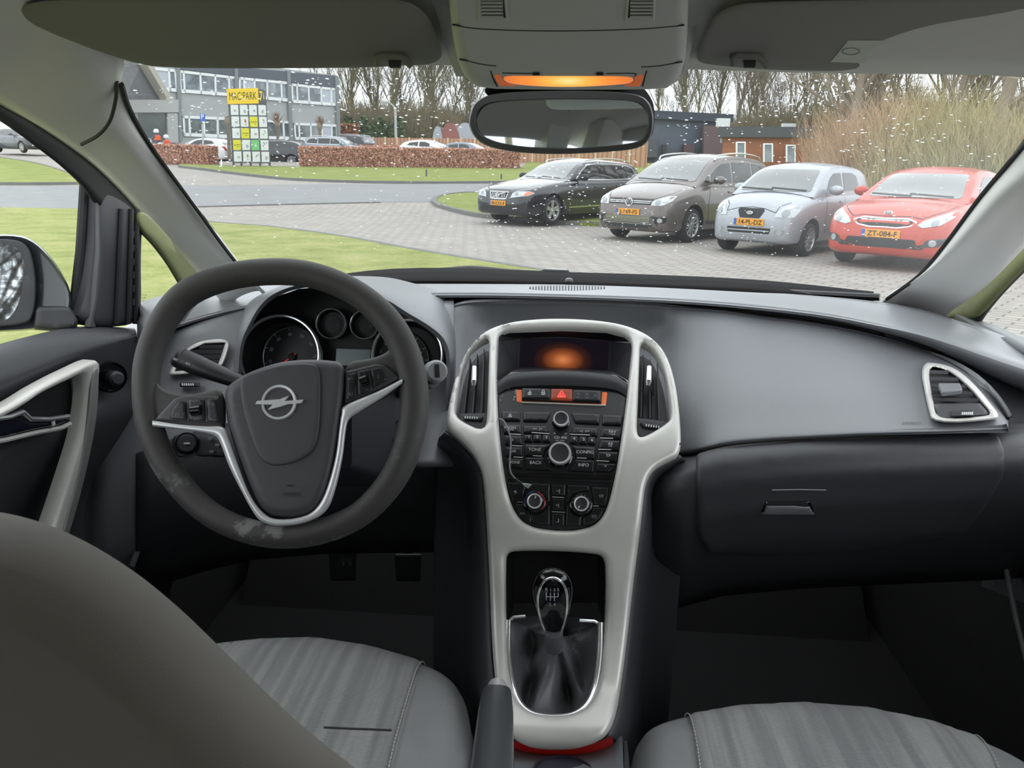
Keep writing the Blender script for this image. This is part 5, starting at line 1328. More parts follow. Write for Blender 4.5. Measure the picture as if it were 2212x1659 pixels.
q.build('thumbwheel_marks', ICON, sv, smooth=False, fix=False)
a_, b_, c_ = LF(370,800), LF(498,740), LF(470,820); LN = (b_-a_).cross(c_-a_).normalized(); LN = LN if LN.dot(C-a_) > 0 else -LN; LO = a_+LN*.012
def lflat(u, v, off=0): return PP(u, v, LO+LN*off, LN)
sv = thing('side_air_vent', 'curved triangular air vent with silver frame behind the wheel by the door', 'air vent', LO)
vo = [(498,731),(440,734),(405,750),(380,778),(362,808),(372,812),(475,800),(490,770)]; vi = [(486,741),(443,743),(412,757),(390,782),(378,802),(468,793),(478,768)]
skin_obj('frame', SILV, sv, vo, [vi], lflat, 5, .005, 4); skin_obj('vent_back', BLK, sv, vi, [], lflat, 1, 0, 12, base=-.002, solid=.002)
q = MB(); slat_set(q, vi, 5, True, lflat, .004, 4, 0); q.build('slats', DKP, sv, smooth=False)
skin_obj('thumbwheel', BLK, sv, rounded([(388,826),(432,826),(432,836),(388,836)],3), [], lflat, 2, .004, 5)
q = MB()
for k in range(6): q.add([lflat(392+k*4.6,828,.006),lflat(395+k*4.6,828,.006),lflat(396+k*4.6,833,.006),lflat(393+k*4.6,833,.006)],[(0,1,2,3)])
q.build('thumbwheel_marks', ICON, sv, smooth=False, fix=False)
# AIRBAG mark pressed into the pad
q = MB(); rx_ = (padflat(1990,915)-padflat(1950,915)).normalized(); q_y = PADN.cross(rx_)*1
p_ = PADF(1968,915,.0015); uyy = (PADF(1968,910)-PADF(1968,920)).normalized(); rxx = (PADF(1978,915)-PADF(1958,915)).normalized()
put_text(q, 'AIRBAG', p_, rxx, uyy, .0062, .024); q.build('airbag_lettering', mat('debossed_mark', (44,46,49), .5), db, smooth=False)
# light switch panel
skin_obj('switch_panel', BLK, db, rounded([(378,940),(500,948),(502,985),(385,990),(372,960)], 8), [], LF, 4, .004, 8, base=.002)
ls = thing('headlamp_switch', 'round black light switch knob low on the driver fascia', 'switch', LF(408,960,.01))
q = MB(); n_ = (C-LF(408,960)).normalized(); q.lathe([(0,.012),(.013,.012),(.0165,.008),(.018,0),(.018,-.01)], LF(408,960,.01), n_, 28); q.build('knob', DKP, ls)
q = MB(); q.lathe([(.0165,.009),(.0175,.010),(.019,.004)], LF(408,960,.01), n_, 28); q.build('ring', BLKG, ls)
q = MB(); q.box(LF(408,960,.01)+n_*.013, (.010,.003,.002)); q.build('mark', ICON, ls, smooth=False)
q = MB()
for (u, v) in ((463,950),(478,964),(466,978)): q.box(LF(u,v,.012), (.007,.003,.003))
q.build('switch_marks', ICOND, db, smooth=False)
# ---------------------------------------------------------------- instrument cluster and its hood
FO = [(507,900),(509,795),(515,741),(532,700),(556,658),(590,628),(650,608),(710,604),(770,614),(838,641),(880,668),(934,700),(968,730),(980,775),(978,850),(965,930)]
FI = [(521,900),(522,795),(528,743),(543,706),(566,668),(598,641),(645,624),(705,619),(765,629),(830,655),(875,682),(925,713),(953,742),(964,780),(962,850),(950,930)]
BK = [(500,900),(500,795),(503,741),(515,690),(535,655),(572,632),(640,606),(715,597),(825,598),(890,611),(940,627),(970,648),(984,690),(990,750),(990,850),(985,930)]
cl_ = thing('instrument_cluster', 'hooded instrument cluster with two large chrome-ringed dials behind the wheel', 'instrument cluster', PY(740,760,1.25))
CPO = PY(740,760,1.245); CPN = V((0,-.95,.31)).normalized()
def cp(u, v, off=0): return PP(u, v, CPO+CPN*off, CPN)
rows = [[cp(*p) for p in FI], [PY(u,v,1.16) for u,v in FI], [PY((a[0]+b[0])/2,(a[1]+b[1])/2-1,1.145) for a,b in zip(FI,FO)], [PY(u,v,1.155) for u,v in FO],
        [PY((a[0]*.6+b[0]*.4),(a[1]*.6+b[1]*.4)-1,1.25) for a,b in zip(FO,BK)], [PY(u,v,1.42) for u,v in BK], [PY(u,v+14,1.46) for u,v in BK]]
q = MB(); q.grid([crom(r, 5) for r in rows]); q.f = [f[::-1] for f in q.f]
q.build('hood', DASH, cl_, angle=50)
q = MB(); q.add([cp(*p) for p in crom([V(x) for x in FI], 3)], []); n = len(q.v); q = MB(); q.sheet([cp(u,v,.0) for u,v in FI]); q.build('back_plate', BLK, cl_, smooth=False)
RED = mat('needle_red', (220,60,60), .5, emit=(220,50,50), estr=.3)
def ring(par, u, v, rpx, off, w_=.0035, nm='chrome_ring', m=CHR):
    c = cp(u, v, off); r = (cp(u+rpx, v, off)-c).length; q = MB(); q.lathe([(r-w_,0),(r-w_*.6,.003),(r,.0035),(r+w_*.6,.001),(r+w_*.7,-.004)], c, CPN, 72); return q.build(nm, m, par), c, r
def dial(u, v, rpx, iu, iv, ir, nums, a0, a1, needle, nm):
    o, c, r = ring(cl_, u, v, rpx, .03, nm=nm)
    q = MB(); q.lathe([(r-.002,0),(r-.010,-.022),(0,-.024)], c, CPN, 64); q.build('dial_well', BLK, o)
    X = (cp(iu+50,iv,.012)-cp(iu,iv,.012)).normalized(); Y = CPN.cross(X); Y = Y if Y.z > 0 else -Y
    ic = cp(iu, iv, .012); rr_ = (cp(iu+ir,iv,.012)-ic).length
    q = MB(); q.lathe([(rr_-.0012,0),(rr_,.0015),(rr_+.0012,0)], ic, CPN, 64); q.build('dial_ring', mat('satin_ring',(150,152,155),.35,.8), o)
    q = MB(); q.lathe([(rr_,-.0005),(0,-.0005)], ic, CPN, 64); q.build('dial_face', mat('dial_face',(34,35,38),.35), o)
    q = MB(); N_ = len(nums)
    for k, s in enumerate(nums):
        a = R(a0+(a1-a0)*k/(N_-1)); d = X*math.cos(a)+Y*math.sin(a); e = CPN.cross(d); put_text(q, s, ic+d*rr_*.76+CPN*.001, -e if True else X, d, .0052)
        q.prism([ic+d*rr_*.88-e*.0004+CPN*.0008, ic+d*rr_*.97-e*.0004+CPN*.0008, ic+d*rr_*.97+e*.0004+CPN*.0008, ic+d*rr_*.88+e*.0004+CPN*.0008], CPN*.0003)
    q.build('dial_numbers', ICON, o, smooth=False)
    if needle is not None:
        a = R(needle); d = X*math.cos(a)+Y*math.sin(a); e = CPN.cross(d); q = MB()
        q.prism([ic-d*.008-e*.0012+CPN*.004, ic+d*rr_*.9-e*.0004+CPN*.004, ic+d*rr_*.9+e*.0004+CPN*.004, ic-d*.008+e*.0012+CPN*.004], CPN*.0008); q.build('needle', RED, o, smooth=False)
        q = MB(); q.lathe([(0,.007),(.006,.006),(.007,0)], ic, CPN, 20); q.build('needle_hub', BLK, o)
    return o
dial(604,768,86,632,771,64,['0','10','20','30','40','50','60','70','80'],225,-30,216,'rev_counter')
dial(880,766,76,864,778,62,['0','20','40','60','80','100','120','140','160','180','200','220'],232,-52,None,'speedometer')
for (u, v, r) in ((715,699,32),(787.5,701,31)):
    o, c, rr_ = ring(cl_, u, v, r, .022, .0018, 'small_gauge')
    q = MB(); q.lathe([(rr_,0),(rr_-.004,-.014),(0,-.015)], c, CPN, 40); q.build('gauge_well', BLK, o)
    q = MB(); q.lathe([(rr_*.55,-.013),(0,-.013)], c+CPN.cross(V((1,0,0)))*0, CPN, 30); q.build('gauge_face', mat('gauge_face',(46,46,50),.3), o)
    q = MB(); X = V((1,0,0)); Y = CPN.cross(X); Y = Y if Y.z > 0 else -Y; put_text(q, '-|-', c+X*rr_*.3-CPN*.011, X, Y, .003); q.build('gauge_marks', ICOND, o, smooth=False)
skin_obj('display', mat('lcd_grey', (150,160,160), .25), cl_, [(727,753),(801,755),(799,790),(724,790)], [], cp, 2, .001, 12, base=.012)

# ---------------------------------------------------------------- steering wheel
WD = .955
WC = PD(605,869,WD); WN = V((.03,-math.cos(R(24)),math.sin(R(24)))).normalized()
def wp_(u, v, off=0): return PP(u, v, WC+WN*off, WN)
sw = thing('steering_wheel', 'worn dark grey steering wheel with silver-edged spokes and round lightning emblem', 'steering wheel', WC)
rim_out = [(605,557),(700,571),(790,612),(862,676),(908,760),(926,860),(912,965),(868,1058),(795,1132),(702,1174),(600,1186),(500,1166),(415,1118),(345,1040),(302,955),(285,865),(290,770),(325,680),(385,610),(490,568)]
ci = []
q = MB(); co_ = crom([V(p) for p in rim_out], 5, True); rw_ = []
cen = V((605,869)); rows = []
for k, p in enumerate(co_):
    d = (p-cen).normalized(); ang = math.atan2(-d.y, d.x)
    th = 56+ (8 if -.9 < ang < .9 else 0)*math.cos(ang*1.6)
    mid = p-d*th/2; m3 = wp_(mid.x, mid.y); o3 = wp_(p.x, p.y); r_ = (o3-m3).length; x = (o3-m3)/r_
    if k == 0: rows = []
    row = []
    for j in range(16):
        a = 2*math.pi*j/16; row.append(m3+x*math.cos(a)*r_+WN*math.sin(a)*r_*1.08-WN*.004)
    rows.append(row)
rows.append(rows[0]); q.grid(rows, True); rim = q.build('rim', None, sw, angle=80)
RW = mat('rim_worn_rubber', (50,49,47), .6); b = RW.node_tree.nodes['Principled BSDF']
tcn = N(RW,'TexCoord'); n1 = N(RW,'TexNoise'); n1.inputs['Scale'].default_value = 14; n1.inputs['Detail'].default_value = 9; n1.inputs['Roughness'].default_value = .65
rp_ = ramp(RW, [(.0,(64,63,61)),(.57,(67,66,64)),(.61,(118,118,118)),(.68,(128,128,127))]); n2 = N(RW,'TexNoise'); n2.inputs['Scale'].default_value = 700
bp_ = N(RW,'Bump'); bp_.inputs['Distance'].default_value = .0003
L(RW,tcn,'Object',n1,'Vector'); L(RW,n1,'Fac',rp_,'Fac'); L(RW,tcn,'Object',n2,'Vector'); L(RW,n2,'Fac',bp_,'Height'); L(RW,bp_,0,b,'Normal')
# wear only on the lower and right arc
sp3 = N(RW,'SeparateXYZ'); L(RW,tcn,'Object',sp3,0); mz = N(RW,'MapRange'); mz.inputs['From Min'].default_value = WC.z-.02; mz.inputs['From Max'].default_value = WC.z-.12
L(RW,sp3,'Z',mz,'Value'); mxc = N(RW,'MixRGB'); mxc.inputs[1].default_value = lin((68,67,65))+(1,); L(RW,mz,0,mxc,0); L(RW,rp_,'Color',mxc,2); L(RW,mxc,0,b,'Base Color')
rim.data.materials.clear(); rim.data.materials.append(RW)
Z1 = lambda pts: [(270+x/2.553, 550+y/2.553) for x, y in pts]
HUBM = mat('hub_plastic', (74,74,77), .5, bump=.00018, bscale=900)
hub_o = Z1([(545,745),(600,700),(690,645),(850,592),(1000,578),(1110,582),(1205,594),(1215,700),(1200,830),(1180,1000),(1150,1180),(1110,1330),(1060,1400),(1000,1440),(880,1452),(790,1435),(735,1385),(690,1290),(640,1160),(590,1010),(560,900)])
hub = skin_obj('hub', HUBM, sw, hub_o, [], wp_, 16, .016, 9, base=.0, solid=.03)
bag_o = Z1([(633,700),(650,670),(850,608),(960,600),(1040,603),(1068,625),(1080,680),(1075,960),(1050,1060),(1010,1110),(930,1150),(850,1166),(790,1160),(740,1120),(700,1030),(655,880),(636,770)])
bag = skin_obj('airbag_cover', HUBM, hub, bag_o, [], wp_, 4, .0035, 8, base=.0155, solid=.003)
# spokes
skin_obj('spoke', RIMM, sw, Z1([(175,690),(200,740),(300,775),(420,765),(550,728),(560,960),(520,985),(300,962),(150,950),(90,900),(110,760)]), [], wp_, 12, .012, 8, base=-.008, solid=.02)
skin_obj('spoke', RIMM, sw, Z1([(1200,592),(1350,577),(1440,545),(1480,500),(1490,430),(1560,400),(1620,560),(1600,760),(1540,730),(1400,810),(1260,890),(1205,880)]), [], wp_, 12, .012, 8, base=-.008, solid=.02)
podm = mat('pod_plastic', (66,67,70), .38)
def pod(o, btns, roll_, label_icons):
    p = skin_obj('button_pod', podm, sw, o, [], wp_, 5, .003, 6, base=.006, solid=.012)
    for bn in btns: skin_obj('button', mat('button_dark', (34,35,38), .35), p, bn, [], wp_, 3, .0025, 5, base=.009, solid=.004)
    c = V(roll_[0]); q = MB(); a, b_ = wp_(*roll_[0],.012), wp_(*roll_[1],.012); q.tube([a, a+(b_-a)*.12, a+(b_-a)*.88, b_], [.004,.0065,.0065,.004], 16); q.build('roller', BLKG, p)
    q = MB(); X = (wp_(650,870)-wp_(600,870)).normalized(); Y = WN.cross(X); Y = Y if Y.z > 0 else -Y
    for (u, v, s, h) in label_icons: put_text(q, s, wp_(u,v,.0135), X, Y, h)
    q.build('button_symbols', ICOND, p, smooth=False); return p
pod(Z1([(160,913),(205,860),(270,792),(330,780),(515,783),(528,935),(340,920)]),
    [Z1([(245,905),(255,860),(290,812),(335,808),(340,912)]), Z1([(350,800),(435,795),(442,918),(350,912)]), Z1([(450,800),(505,792),(524,928),(455,920)])],
    [(411,888),(436,885)], [(383,895,'(/)',.0045),(424,866,'RES/+',.0028),(425,905,'SET/-',.0028),(457,872,'*/c',.0045)])
pod(Z1([(1216,645),(1380,605),(1435,608),(1515,680),(1440,725),(1212,826)]),
    [Z1([(1228,665),(1272,650),(1278,790),(1222,808)]), Z1([(1285,645),(1348,632),(1366,750),(1285,782)]), Z1([(1355,632),(1410,622),(1445,690),(1372,735)])],
    [(778,826),(796,819)], [(757,817,'w/c',.004),(757,851,'X/i',.004),(786,806,'^',.003),(793,841,'v',.003),(818,812,'(,',.004)])
# silver bands
def band(nm, outer, inner, base, h, m=SILV, par=sw, fn=wp_, n=5):
    A_, B_ = crom([V(p) for p in outer], n), crom([V(p) for p in inner], n); rows = []
    for t, z in ((0,-.008),(0.02,.35),(.12,.8),(.3,1),(.7,1),(.88,.8),(.98,.35),(1,-.008)):
        rows.append([fn(a.x+(b.x-a.x)*t, a.y+(b.y-a.y)*t, base+(h*z if z > 0 else z)) for a, b in zip(A_, B_)])
    q = MB(); q.grid(rows); q.f = [f[::-1] if (q.v[f[1]]-q.v[f[0]]).cross(q.v[f[2]]-q.v[f[0]]).dot(C-q.v[f[0]]) < 0 else f for f in q.f]
    return q.build(nm, m, par, angle=60, solid=0, fix=False)
SWS = mat('wheel_silver', (226,228,230), .3, .35)
band('silver_trim', Z1([(150,948),(300,965),(440,985),(500,1005),(530,1050),(575,1170),(640,1300),(700,1410),(750,1470),(830,1496),(950,1490),(1060,1452),(1125,1390),(1165,1280),(1200,1120),(1220,960),(1240,905),(1290,870),(1420,790),(1532,710)]),
     Z1([(150,913),(300,935),(440,945),(540,950),(572,1010),(615,1130),(675,1290),(730,1385),(790,1442),(850,1458),(940,1452),(1020,1425),(1075,1365),(1120,1260),(1160,1110),(1180,960),(1192,880),(1215,830),(1400,750),(1530,684)]), .008, .007, SWS)
# emblem: ring and bolt
ec = wp_(602.5,869,.019); X = (wp_(650,869)-wp_(600,869)).normalized(); X = (X*math.cos(.02)+V((0,0,1))*0); Y = WN.cross(X); Y = Y if Y.z > 0 else -Y; pxm = (wp_(612,869)-wp_(602,869)).length/10
q = MB(); q.lathe([(31*pxm,0),(32*pxm,.0022),(36*pxm,.0025),(37.5*pxm,0)], ec, WN, 48); emb = q.build('emblem_ring', SWS, bag)
def ep(x, y): return ec+X*(x-853)/2.553*pxm - Y*(y-814)/2.553*pxm
q = MB(); q.prism([ep(731,826),ep(740,808),ep(800,804),ep(862,799),ep(908,780),ep(888,809),ep(987,801),ep(976,820),ep(905,826),ep(862,840),ep(800,856),ep(826,828)], WN*.0035)
q.build('emblem_bolt', SWS, emb, smooth=False)
q = MB(); put_text(q, 'AIRBAG', wp_(631,1067,.0172), X, Y, .0052, .021); q.box(wp_(627,1049,.0172), (.007,.0005,.0012)); q.build('airbag_lettering', mat('debossed_mark', (44,46,49), .5), hub, smooth=False)
# column shroud, stalks, ignition
cs = thing('steering_column', 'dark steering column shroud behind the wheel', 'steering column', PY(700,930,1.05))
q = MB()
def sec(u0, v0, u1, v1, y, r=14): return [PY(p.x,p.y,y) for p in rounded([(u0,v0),(u1,v0),(u1,v1),(u0,v1)], r, 4)]
q.grid([sec(560,820,760,1010,.97), sec(560,810,850,1040,1.03,30), sec(590,820,880,1050,1.10,40), sec(620,800,880,1000,1.24,30)], True); k = len(rounded([(0,0),(1,0),(1,1),(0,1)],.1,4)); q.f.append(tuple(range(k))); q.mi.append(0)
q.build('shroud', DKP, cs)
q = MB(); c = PY(868,935,1.04); q.lathe([(0,.004),(.016,.004),(.019,0),(.02,-.02)], c, (C-c).normalized()+V((.2,0,0)), 24); q.build('ignition_barrel', BLK, cs)
st = thing('indicator_stalk', 'black indicator stalk with white symbols left of the wheel hub', 'stalk', PY(470,800,1.06))
P = [PY(560,838,1.02),PY(500,818,1.03),PY(440,795,1.035),PY(398,777,1.04),PY(384,771,1.04)]
q = MB(); q.tube(crom(P,4), [.008+.0065*min(1,i/9) for i in range(17)], 18, sx=1.15); q.build('lever', BLK, st)
q = MB(); q.tube([PY(392,775,1.0398),PY(380,769,1.04)], [.0155,.0135], 20); q.build('end_cap', DKP, st)
X2 = (P[1]-P[3]).normalized(); N2 = (C-P[2]).normalized(); N2 = (N2-X2*N2.dot(X2)).normalized(); Y2 = N2.cross(X2); Y2 = Y2 if Y2.z > 0 else -Y2
q = MB()
for (u, v, s, h) in ((417,790,'<>',.0045),(462,806,'MENU',.0042),(482,814,'<',.005),(493,819,'>',.005),(391,781,'SET',.003)): put_text(q, s, PY(u,v,1.036)+N2*.0162, X2, Y2, h)
q.build('lettering', ICON, st, smooth=False)
st = thing('wiper_stalk', 'black wiper stalk with grey slotted end poking out right of the wheel rim', 'stalk', PY(935,810,1.04))
q = MB(); a, b_ = PY(850,850,1.06), PY(930,812,1.0); q.tube([a, a+(b_-a)*.6, b_], [.009,.015,.0165], 18); q.build('lever', BLK, st)
n_ = (PY(960,800,.94)-PY(925,812,1.0)).normalized(); n_ = (n_+(C-b_).normalized()*.9).normalized(); e0 = PY(943,802,.985)
q = MB(); q.lathe([(0,.006),(.012,.006),(.0145,.003),(.0155,-.004),(.0155,-.024)], e0, n_, 24); q.build('end_button', mat('stalk_grey',(150,152,154),.4), st)
Xe = n_.cross(V((0,0,1))).normalized(); Ye = Xe.cross(n_)
q = MB(); q.prism([e0+n_*.0065+Xe*a_+Ye*b2 for a_, b2 in ((-.003,-.009),(.003,-.009),(.003,.009),(-.003,.009))], n_*.0012); q.build('end_slot', BLK, st, bevel=.001)

# ---------------------------------------------------------------- centre stack
PROF = [(600,1.30),(680,1.232),(760,1.168),(830,1.112),(1000,1.012),(1130,.968),(1180,.957),(1330,.915),(1480,.845),(1560,.79),(1590,.772),(1606,.768),(1620,.775),(1700,.83)]
def qs(u, v): return PY(u, v, herm(PROF, v-.0244*(u-1215)))
Q = toward(qs)
cs = thing('centre_console', 'silver and black centre console with radio, climate controls and gear surround', 'centre console', (0,1.0,.6))
SO_ = [(963,932),(968,880),(985,812),(1006,762),(1040,722),(1090,701),(1150,693),(1215,691),(1290,695),(1355,706),(1408,731),(1440,768),(1460,832),(1470,915),(1471,985),(1440,1000),(1408,1018),(1393,1050),(1388,1100),(1380,1170),(1368,1260),(1355,1380),(1342,1480),(1330,1550),(1312,1590),(1280,1607),(1200,1613),(1130,1606),(1100,1590),(1082,1560),(1070,1480),(1062,1380),(1058,1260),(1052,1150),(1047,1070),(1040,1020),(1020,985),(990,955)]
VL = [(1058,727),(1036,738),(1016,754),(1001,787),(991,837),(984,883),(985,898),(998,913),(1049,936),(1053,883),(1056,787)]
VR = [(1383,738),(1404,748),(1418,763),(1436,802),(1446,862),(1449,900),(1444,915),(1386,950),(1375,940),(1377,888),(1381,787)]
OP = [(1078,722),(1100,714),(1215,710),(1310,714),(1350,724),(1366,738),(1362,790),(1358,822),(1350,888),(1340,960),(1331,1020),(1316,1085),(1302,1118),(1280,1138),(1240,1147),(1200,1147),(1155,1141),(1125,1126),(1106,1095),(1093,1050),(1083,980),(1076,900),(1073,822),(1074,750)]
GO = [(1093,1215),(1096,1197),(1110,1190),(1200,1190),(1285,1196),(1302,1202),(1309,1222),(1306,1340),(1303,1400),(1298,1460),(1283,1510),(1262,1537),(1230,1550),(1190,1552),(1150,1546),(1122,1527),(1106,1490),(1098,1440),(1094,1350)]
skin_obj('silver_surround', SILV, cs, SO_, [VL,VR,OP,GO], Q, 13, .010, 8, solid=0, angle=70)
q = MB()
def wall(loop, d0, d1, m, nm, par=cs):
    q = MB(); l = [V(p) for p in loop]; l.append(l[0])
    q.grid([[Q(p.x,p.y,d0) for p in l],[Q(p.x,p.y,(d0+d1)/2) for p in l],[Q(p.x,p.y,d1) for p in l]]); return q.build(nm, m, par)
wall(VL,.001,-.014,SILV,'vent_reveal'); wall(VR,.001,-.014,SILV,'vent_reveal'); wall(GO,.001,-.02,SILV,'gear_reveal'); wall(OP,.001,-.006,SILV,'control_reveal')
# side walls
def sidewall(pts, sgn, nm):
    q = MB(); top = [Q(u,v,-.001) for u,v in pts]; r1 = [p+V((sgn*.010,.012,-.012)) for p in top]; r2 = [p+V((sgn*.022,.05,-.05)) for p in top]; r3 = [V((p.x+sgn*.035,p.y+.10,min(p.z-.2,.45))) for p in top]; r4 = [V((p.x+sgn*.035,p.y+.1,FZ)) for p in top]
    q.grid([crom(r,4) for r in (top,r1,r2,r3,r4)]); return q.build(nm, DLOW, cs, angle=70, solid=.003, fix=False)
sidewall([(963,932),(990,955),(1020,985),(1040,1020),(1047,1070),(1052,1150),(1058,1260),(1062,1380),(1070,1480),(1082,1560),(1100,1592)], -1, 'console_side')
sidewall([(1471,985),(1440,1000),(1408,1018),(1393,1050),(1388,1100),(1380,1170),(1368,1260),(1355,1380),(1342,1480),(1330,1550),(1312,1592)], 1, 'console_side')
q = MB(); q.tube([Q(964,933,.004),Q(992,957,.006),Q(1022,988,.006),Q(1041,1022,.005),Q(1048,1070,.003)], .0012, 6); q.build('panel_joint', DKP, cs); q = MB(); q.tube([Q(1470,962,.006),Q(1430,985,.008),Q(1405,1005,.006),Q(1390,1040,.004),Q(1386,1100,.002)], .0012, 6); q.build('panel_joint', DKP, cs)
# centre vents
for vp, nm_, ul, lab in ((VL,'l',1018,'tall curved air vent with chrome slider in the left shoulder of the silver surround'),(VR,'r',1410,'tall curved air vent with chrome slider in the right shoulder of the silver surround')):
    t = thing('centre_air_vent', lab, 'air vent', Q(ul,830))
    skin_obj('vent_back', BLK, t, vp, [], Q, 1, 0, 10, base=-.030, solid=.002)
    up = [p for p in vp if p[1] < 890]; up = sorted(up, key=lambda p: 0) 
    q = MB()
    for k in range(3):
        if nm_ == 'l': a = (1018+k*15-2, 765-k*10); b_ = (1002+k*19, 884)
        else: a = (1391+k*15.5, 757+k*9); b_ = (1387+k*20, 893+k*3)
        P4 = [Q(a[0],a[1],-.010),Q(a[0]+(5 if nm_=='r' else 1),a[1]+2,-.026),Q(b_[0]+(6 if nm_=='r' else 1),b_[1],-.026),Q(b_[0],b_[1],-.010)]
        n_ = (P4[1]-P4[0]).cross(P4[2]-P4[0]).normalized(); q.prism(P4, n_*.0016)
    q.build('slats', DKP, t, smooth=False)
    ft = [(987,884),(1053,883),(1049,936),(998,913),(985,898)] if nm_ == 'l' else [(1377,893),(1448,902),(1444,915),(1386,950),(1375,940)]
    skin_obj('vent_foot', DKP, t, ft, [], Q, 2, .002, 8, base=-.012)
    us = ul+6 if nm_ == 'l' else ul-9
    q = MB(); q.tube([Q(us+2,793,-.002),Q(us+1,797,.003),Q(us,826,.003),Q(us-1,830,-.002)], [.003,.0042,.0042,.003], 12); q.build('slider', CHR, t)
    if nm_ == 'r': q = MB(); q.prism([Q(1404,796,-.004),Q(1414,804,-.02),Q(1414,838,-.02),Q(1402,830,-.004)], V((.001,0,0))); q.build('slider_wing', DKP, t, smooth=False)
    tw = [(1000,893),(1043,894),(1040,903),(1002,901)] if nm_ == 'l' else [(1383,907),(1427,912),(1430,921),(1390,917)]
    skin_obj('thumbwheel', BLK, t, rounded(tw,3), [], Q, 2, .003, 5, base=-.009)
    q = MB()
    for k in range(6):
        u, v = (1003+k*5.2, 897+k*.2) if nm_ == 'l' else (1396+k*5.4, 914+k*.8); q.add([Q(u,v-2.5,-.0055),Q(u+2.6,v-2.5,-.0055),Q(u+2,v+2.5,-.0055),Q(u-.6,v+2.5,-.0055)],[(0,1,2,3)])
    q.build('thumbwheel_marks', ICON, t, smooth=False, fix=False)
# display recess
t = thing('info_display', 'recessed information screen glowing orange above the hazard button', 'display screen', PY(1215,770,1.25))
SCN = V((0,-.97,.24)).normalized(); SCO = PY(1218,768,1.235)
sp_ = lambda u, v, off=0: PP(u, v, SCO+SCN*off, SCN)
O1 = [(1078,722),(1215,710),(1366,738),(1358,818),(1215,812),(1073,818)]; I1 = [(1124,731),(1218,729),(1316,737),(1314,799),(1218,795),(1121,792)]
def rec(a, b, m, nm):
    q = MB(); q.grid([[Q(*p,-.004) if i == 0 else sp_(*p,.0) for p in ll] for i, ll in enumerate((a, b))]); return q.build(nm, m, t, smooth=False)
rec([(1074,735),(1082,721),(1100,713),(1150,709),(1215,708),(1310,712),(1350,721),(1366,735)],[(1122,732),(1124,731),(1140,731),(1170,730),(1218,729),(1290,735),(1314,737),(1316,738)],BLK,'recess_top'); rec([O1[0],O1[5]],[I1[0],I1[5]],DKP,'recess_side'); rec([O1[2],O1[3]],[I1[2],I1[3]],DKP,'recess_side')
rec([(1073,822),(1078,812),(1100,800),(1215,801),(1330,806),(1350,815),(1358,826)],[(1121,792),(1122,792),(1130,792),(1218,795),(1306,798),(1313,799),(1314,799)],DKP,'recess_shelf')
SCR = mat('screen_glow', (20,12,18), .15); b = SCR.node_tree.nodes['Principled BSDF']
tcn = N(SCR,'TexCoord'); mp = N(SCR,'Mapping'); cc = sp_(1216,777,0); mp.inputs['Location'].default_value = tuple(-cc); mp2 = N(SCR,'Mapping'); mp2.inputs['Scale'].default_value = (20,1,34)
gr = N(SCR,'TexGradient'); gr.gradient_type = 'SPHERICAL'; rp_ = ramp(SCR, [(0,(14,8,20)),(.3,(60,26,16)),(.62,(150,78,40)),(1,(232,140,82))])
L(SCR,tcn,'Object',mp,'Vector'); L(SCR,mp,0,mp2,'Vector'); L(SCR,mp2,0,gr,'Vector'); L(SCR,gr,'Fac',rp_,'Fac'); L(SCR,rp_,'Color',b,'Emission Color'); b.inputs['Emission Strength'].default_value = .85
q = MB(); q.sheet([sp_(*p,.001) for p in I1]); q.build('screen', SCR, t, smooth=False)
# shelf lip and control panel
PANEL = mat('control_black', (30,30,33), .35, bump=.0001, bscale=500); BTN = mat('button_black', (26,26,29), .3)
q = MB(); q.grid([crom([Q(1073,822,-.004),Q(1110,808,.002),Q(1215,805,.004),Q(1320,812,.002),Q(1358,828,-.004)],5), crom([Q(1073,828,.001),Q(1110,815,.008),Q(1215,812,.011),Q(1320,819,.008),Q(1358,834,.001)],5), crom([Q(1074,840,.0),Q(1110,828,.006),Q(1215,825,.009),Q(1320,832,.006),Q(1357,846,.0)],5), crom([Q(1074,850,-.003),Q(1110,836,.0),Q(1215,834,.002),Q(1320,840,.0),Q(1357,856,-.003)],5)])
q.build('shelf_lip', DKP, t, angle=70)
CP = [(1073,832),(1110,826),(1215,824),(1320,830),(1358,838),(1350,888),(1340,960),(1331,1020),(1316,1085),(1302,1118),(1280,1138),(1240,1147),(1200,1147),(1155,1141),(1125,1126),(1106,1095),(1093,1050),(1083,980),(1076,900)]
skin_obj('control_panel', PANEL, cs, CP, [], Q, 3, .002, 9, base=-.006, solid=.01)
Z2 = lambda pts: [(1040+x/4.609, 820+y/4.609) for x, y in pts]
def btn(par, pts, m=BTN, h=.0035, base=-.004, nm='button', r=2, wpx=2.5, raw=False):
    P = [tuple(p) for p in rounded(pts if raw else Z2(pts), r, 3)]; return skin_obj(nm, m, par, P, [], Q, wpx, h, 5, base=base, solid=.004)
def labels(par, items, m=ICON, off=.0005, nm='lettering'):
    q = MB()
    for (x, y, s, h) in items:
        u, v = 1040+x/4.609, 820+y/4.609; c = Q(u,v,off); X = (Q(u+4,v+.1,off)-c).normalized(); Y = (Q(u,v-4,off)-c).normalized(); put_text(q, s, c, X, Y, h)
    return q.build(nm, m, par, smooth=False, fix=False)
hz_ = thing('hazard_switch_bar', 'switch bar with lit red hazard triangle between two lock symbols and driving modes', 'switch panel', Q(1213,852))
btn(hz_, [(345,85),(1255,110),(1240,250),(1180,240),(410,215),(350,205)], mat('amber_glow',(190,90,40),.4,emit=(230,110,50),estr=.35), .001, -.004, 'light_strip')
btn(hz_, [(400,85),(1205,112),(1195,232),(400,205)], BLK, .004, -.003, 'switch_base')
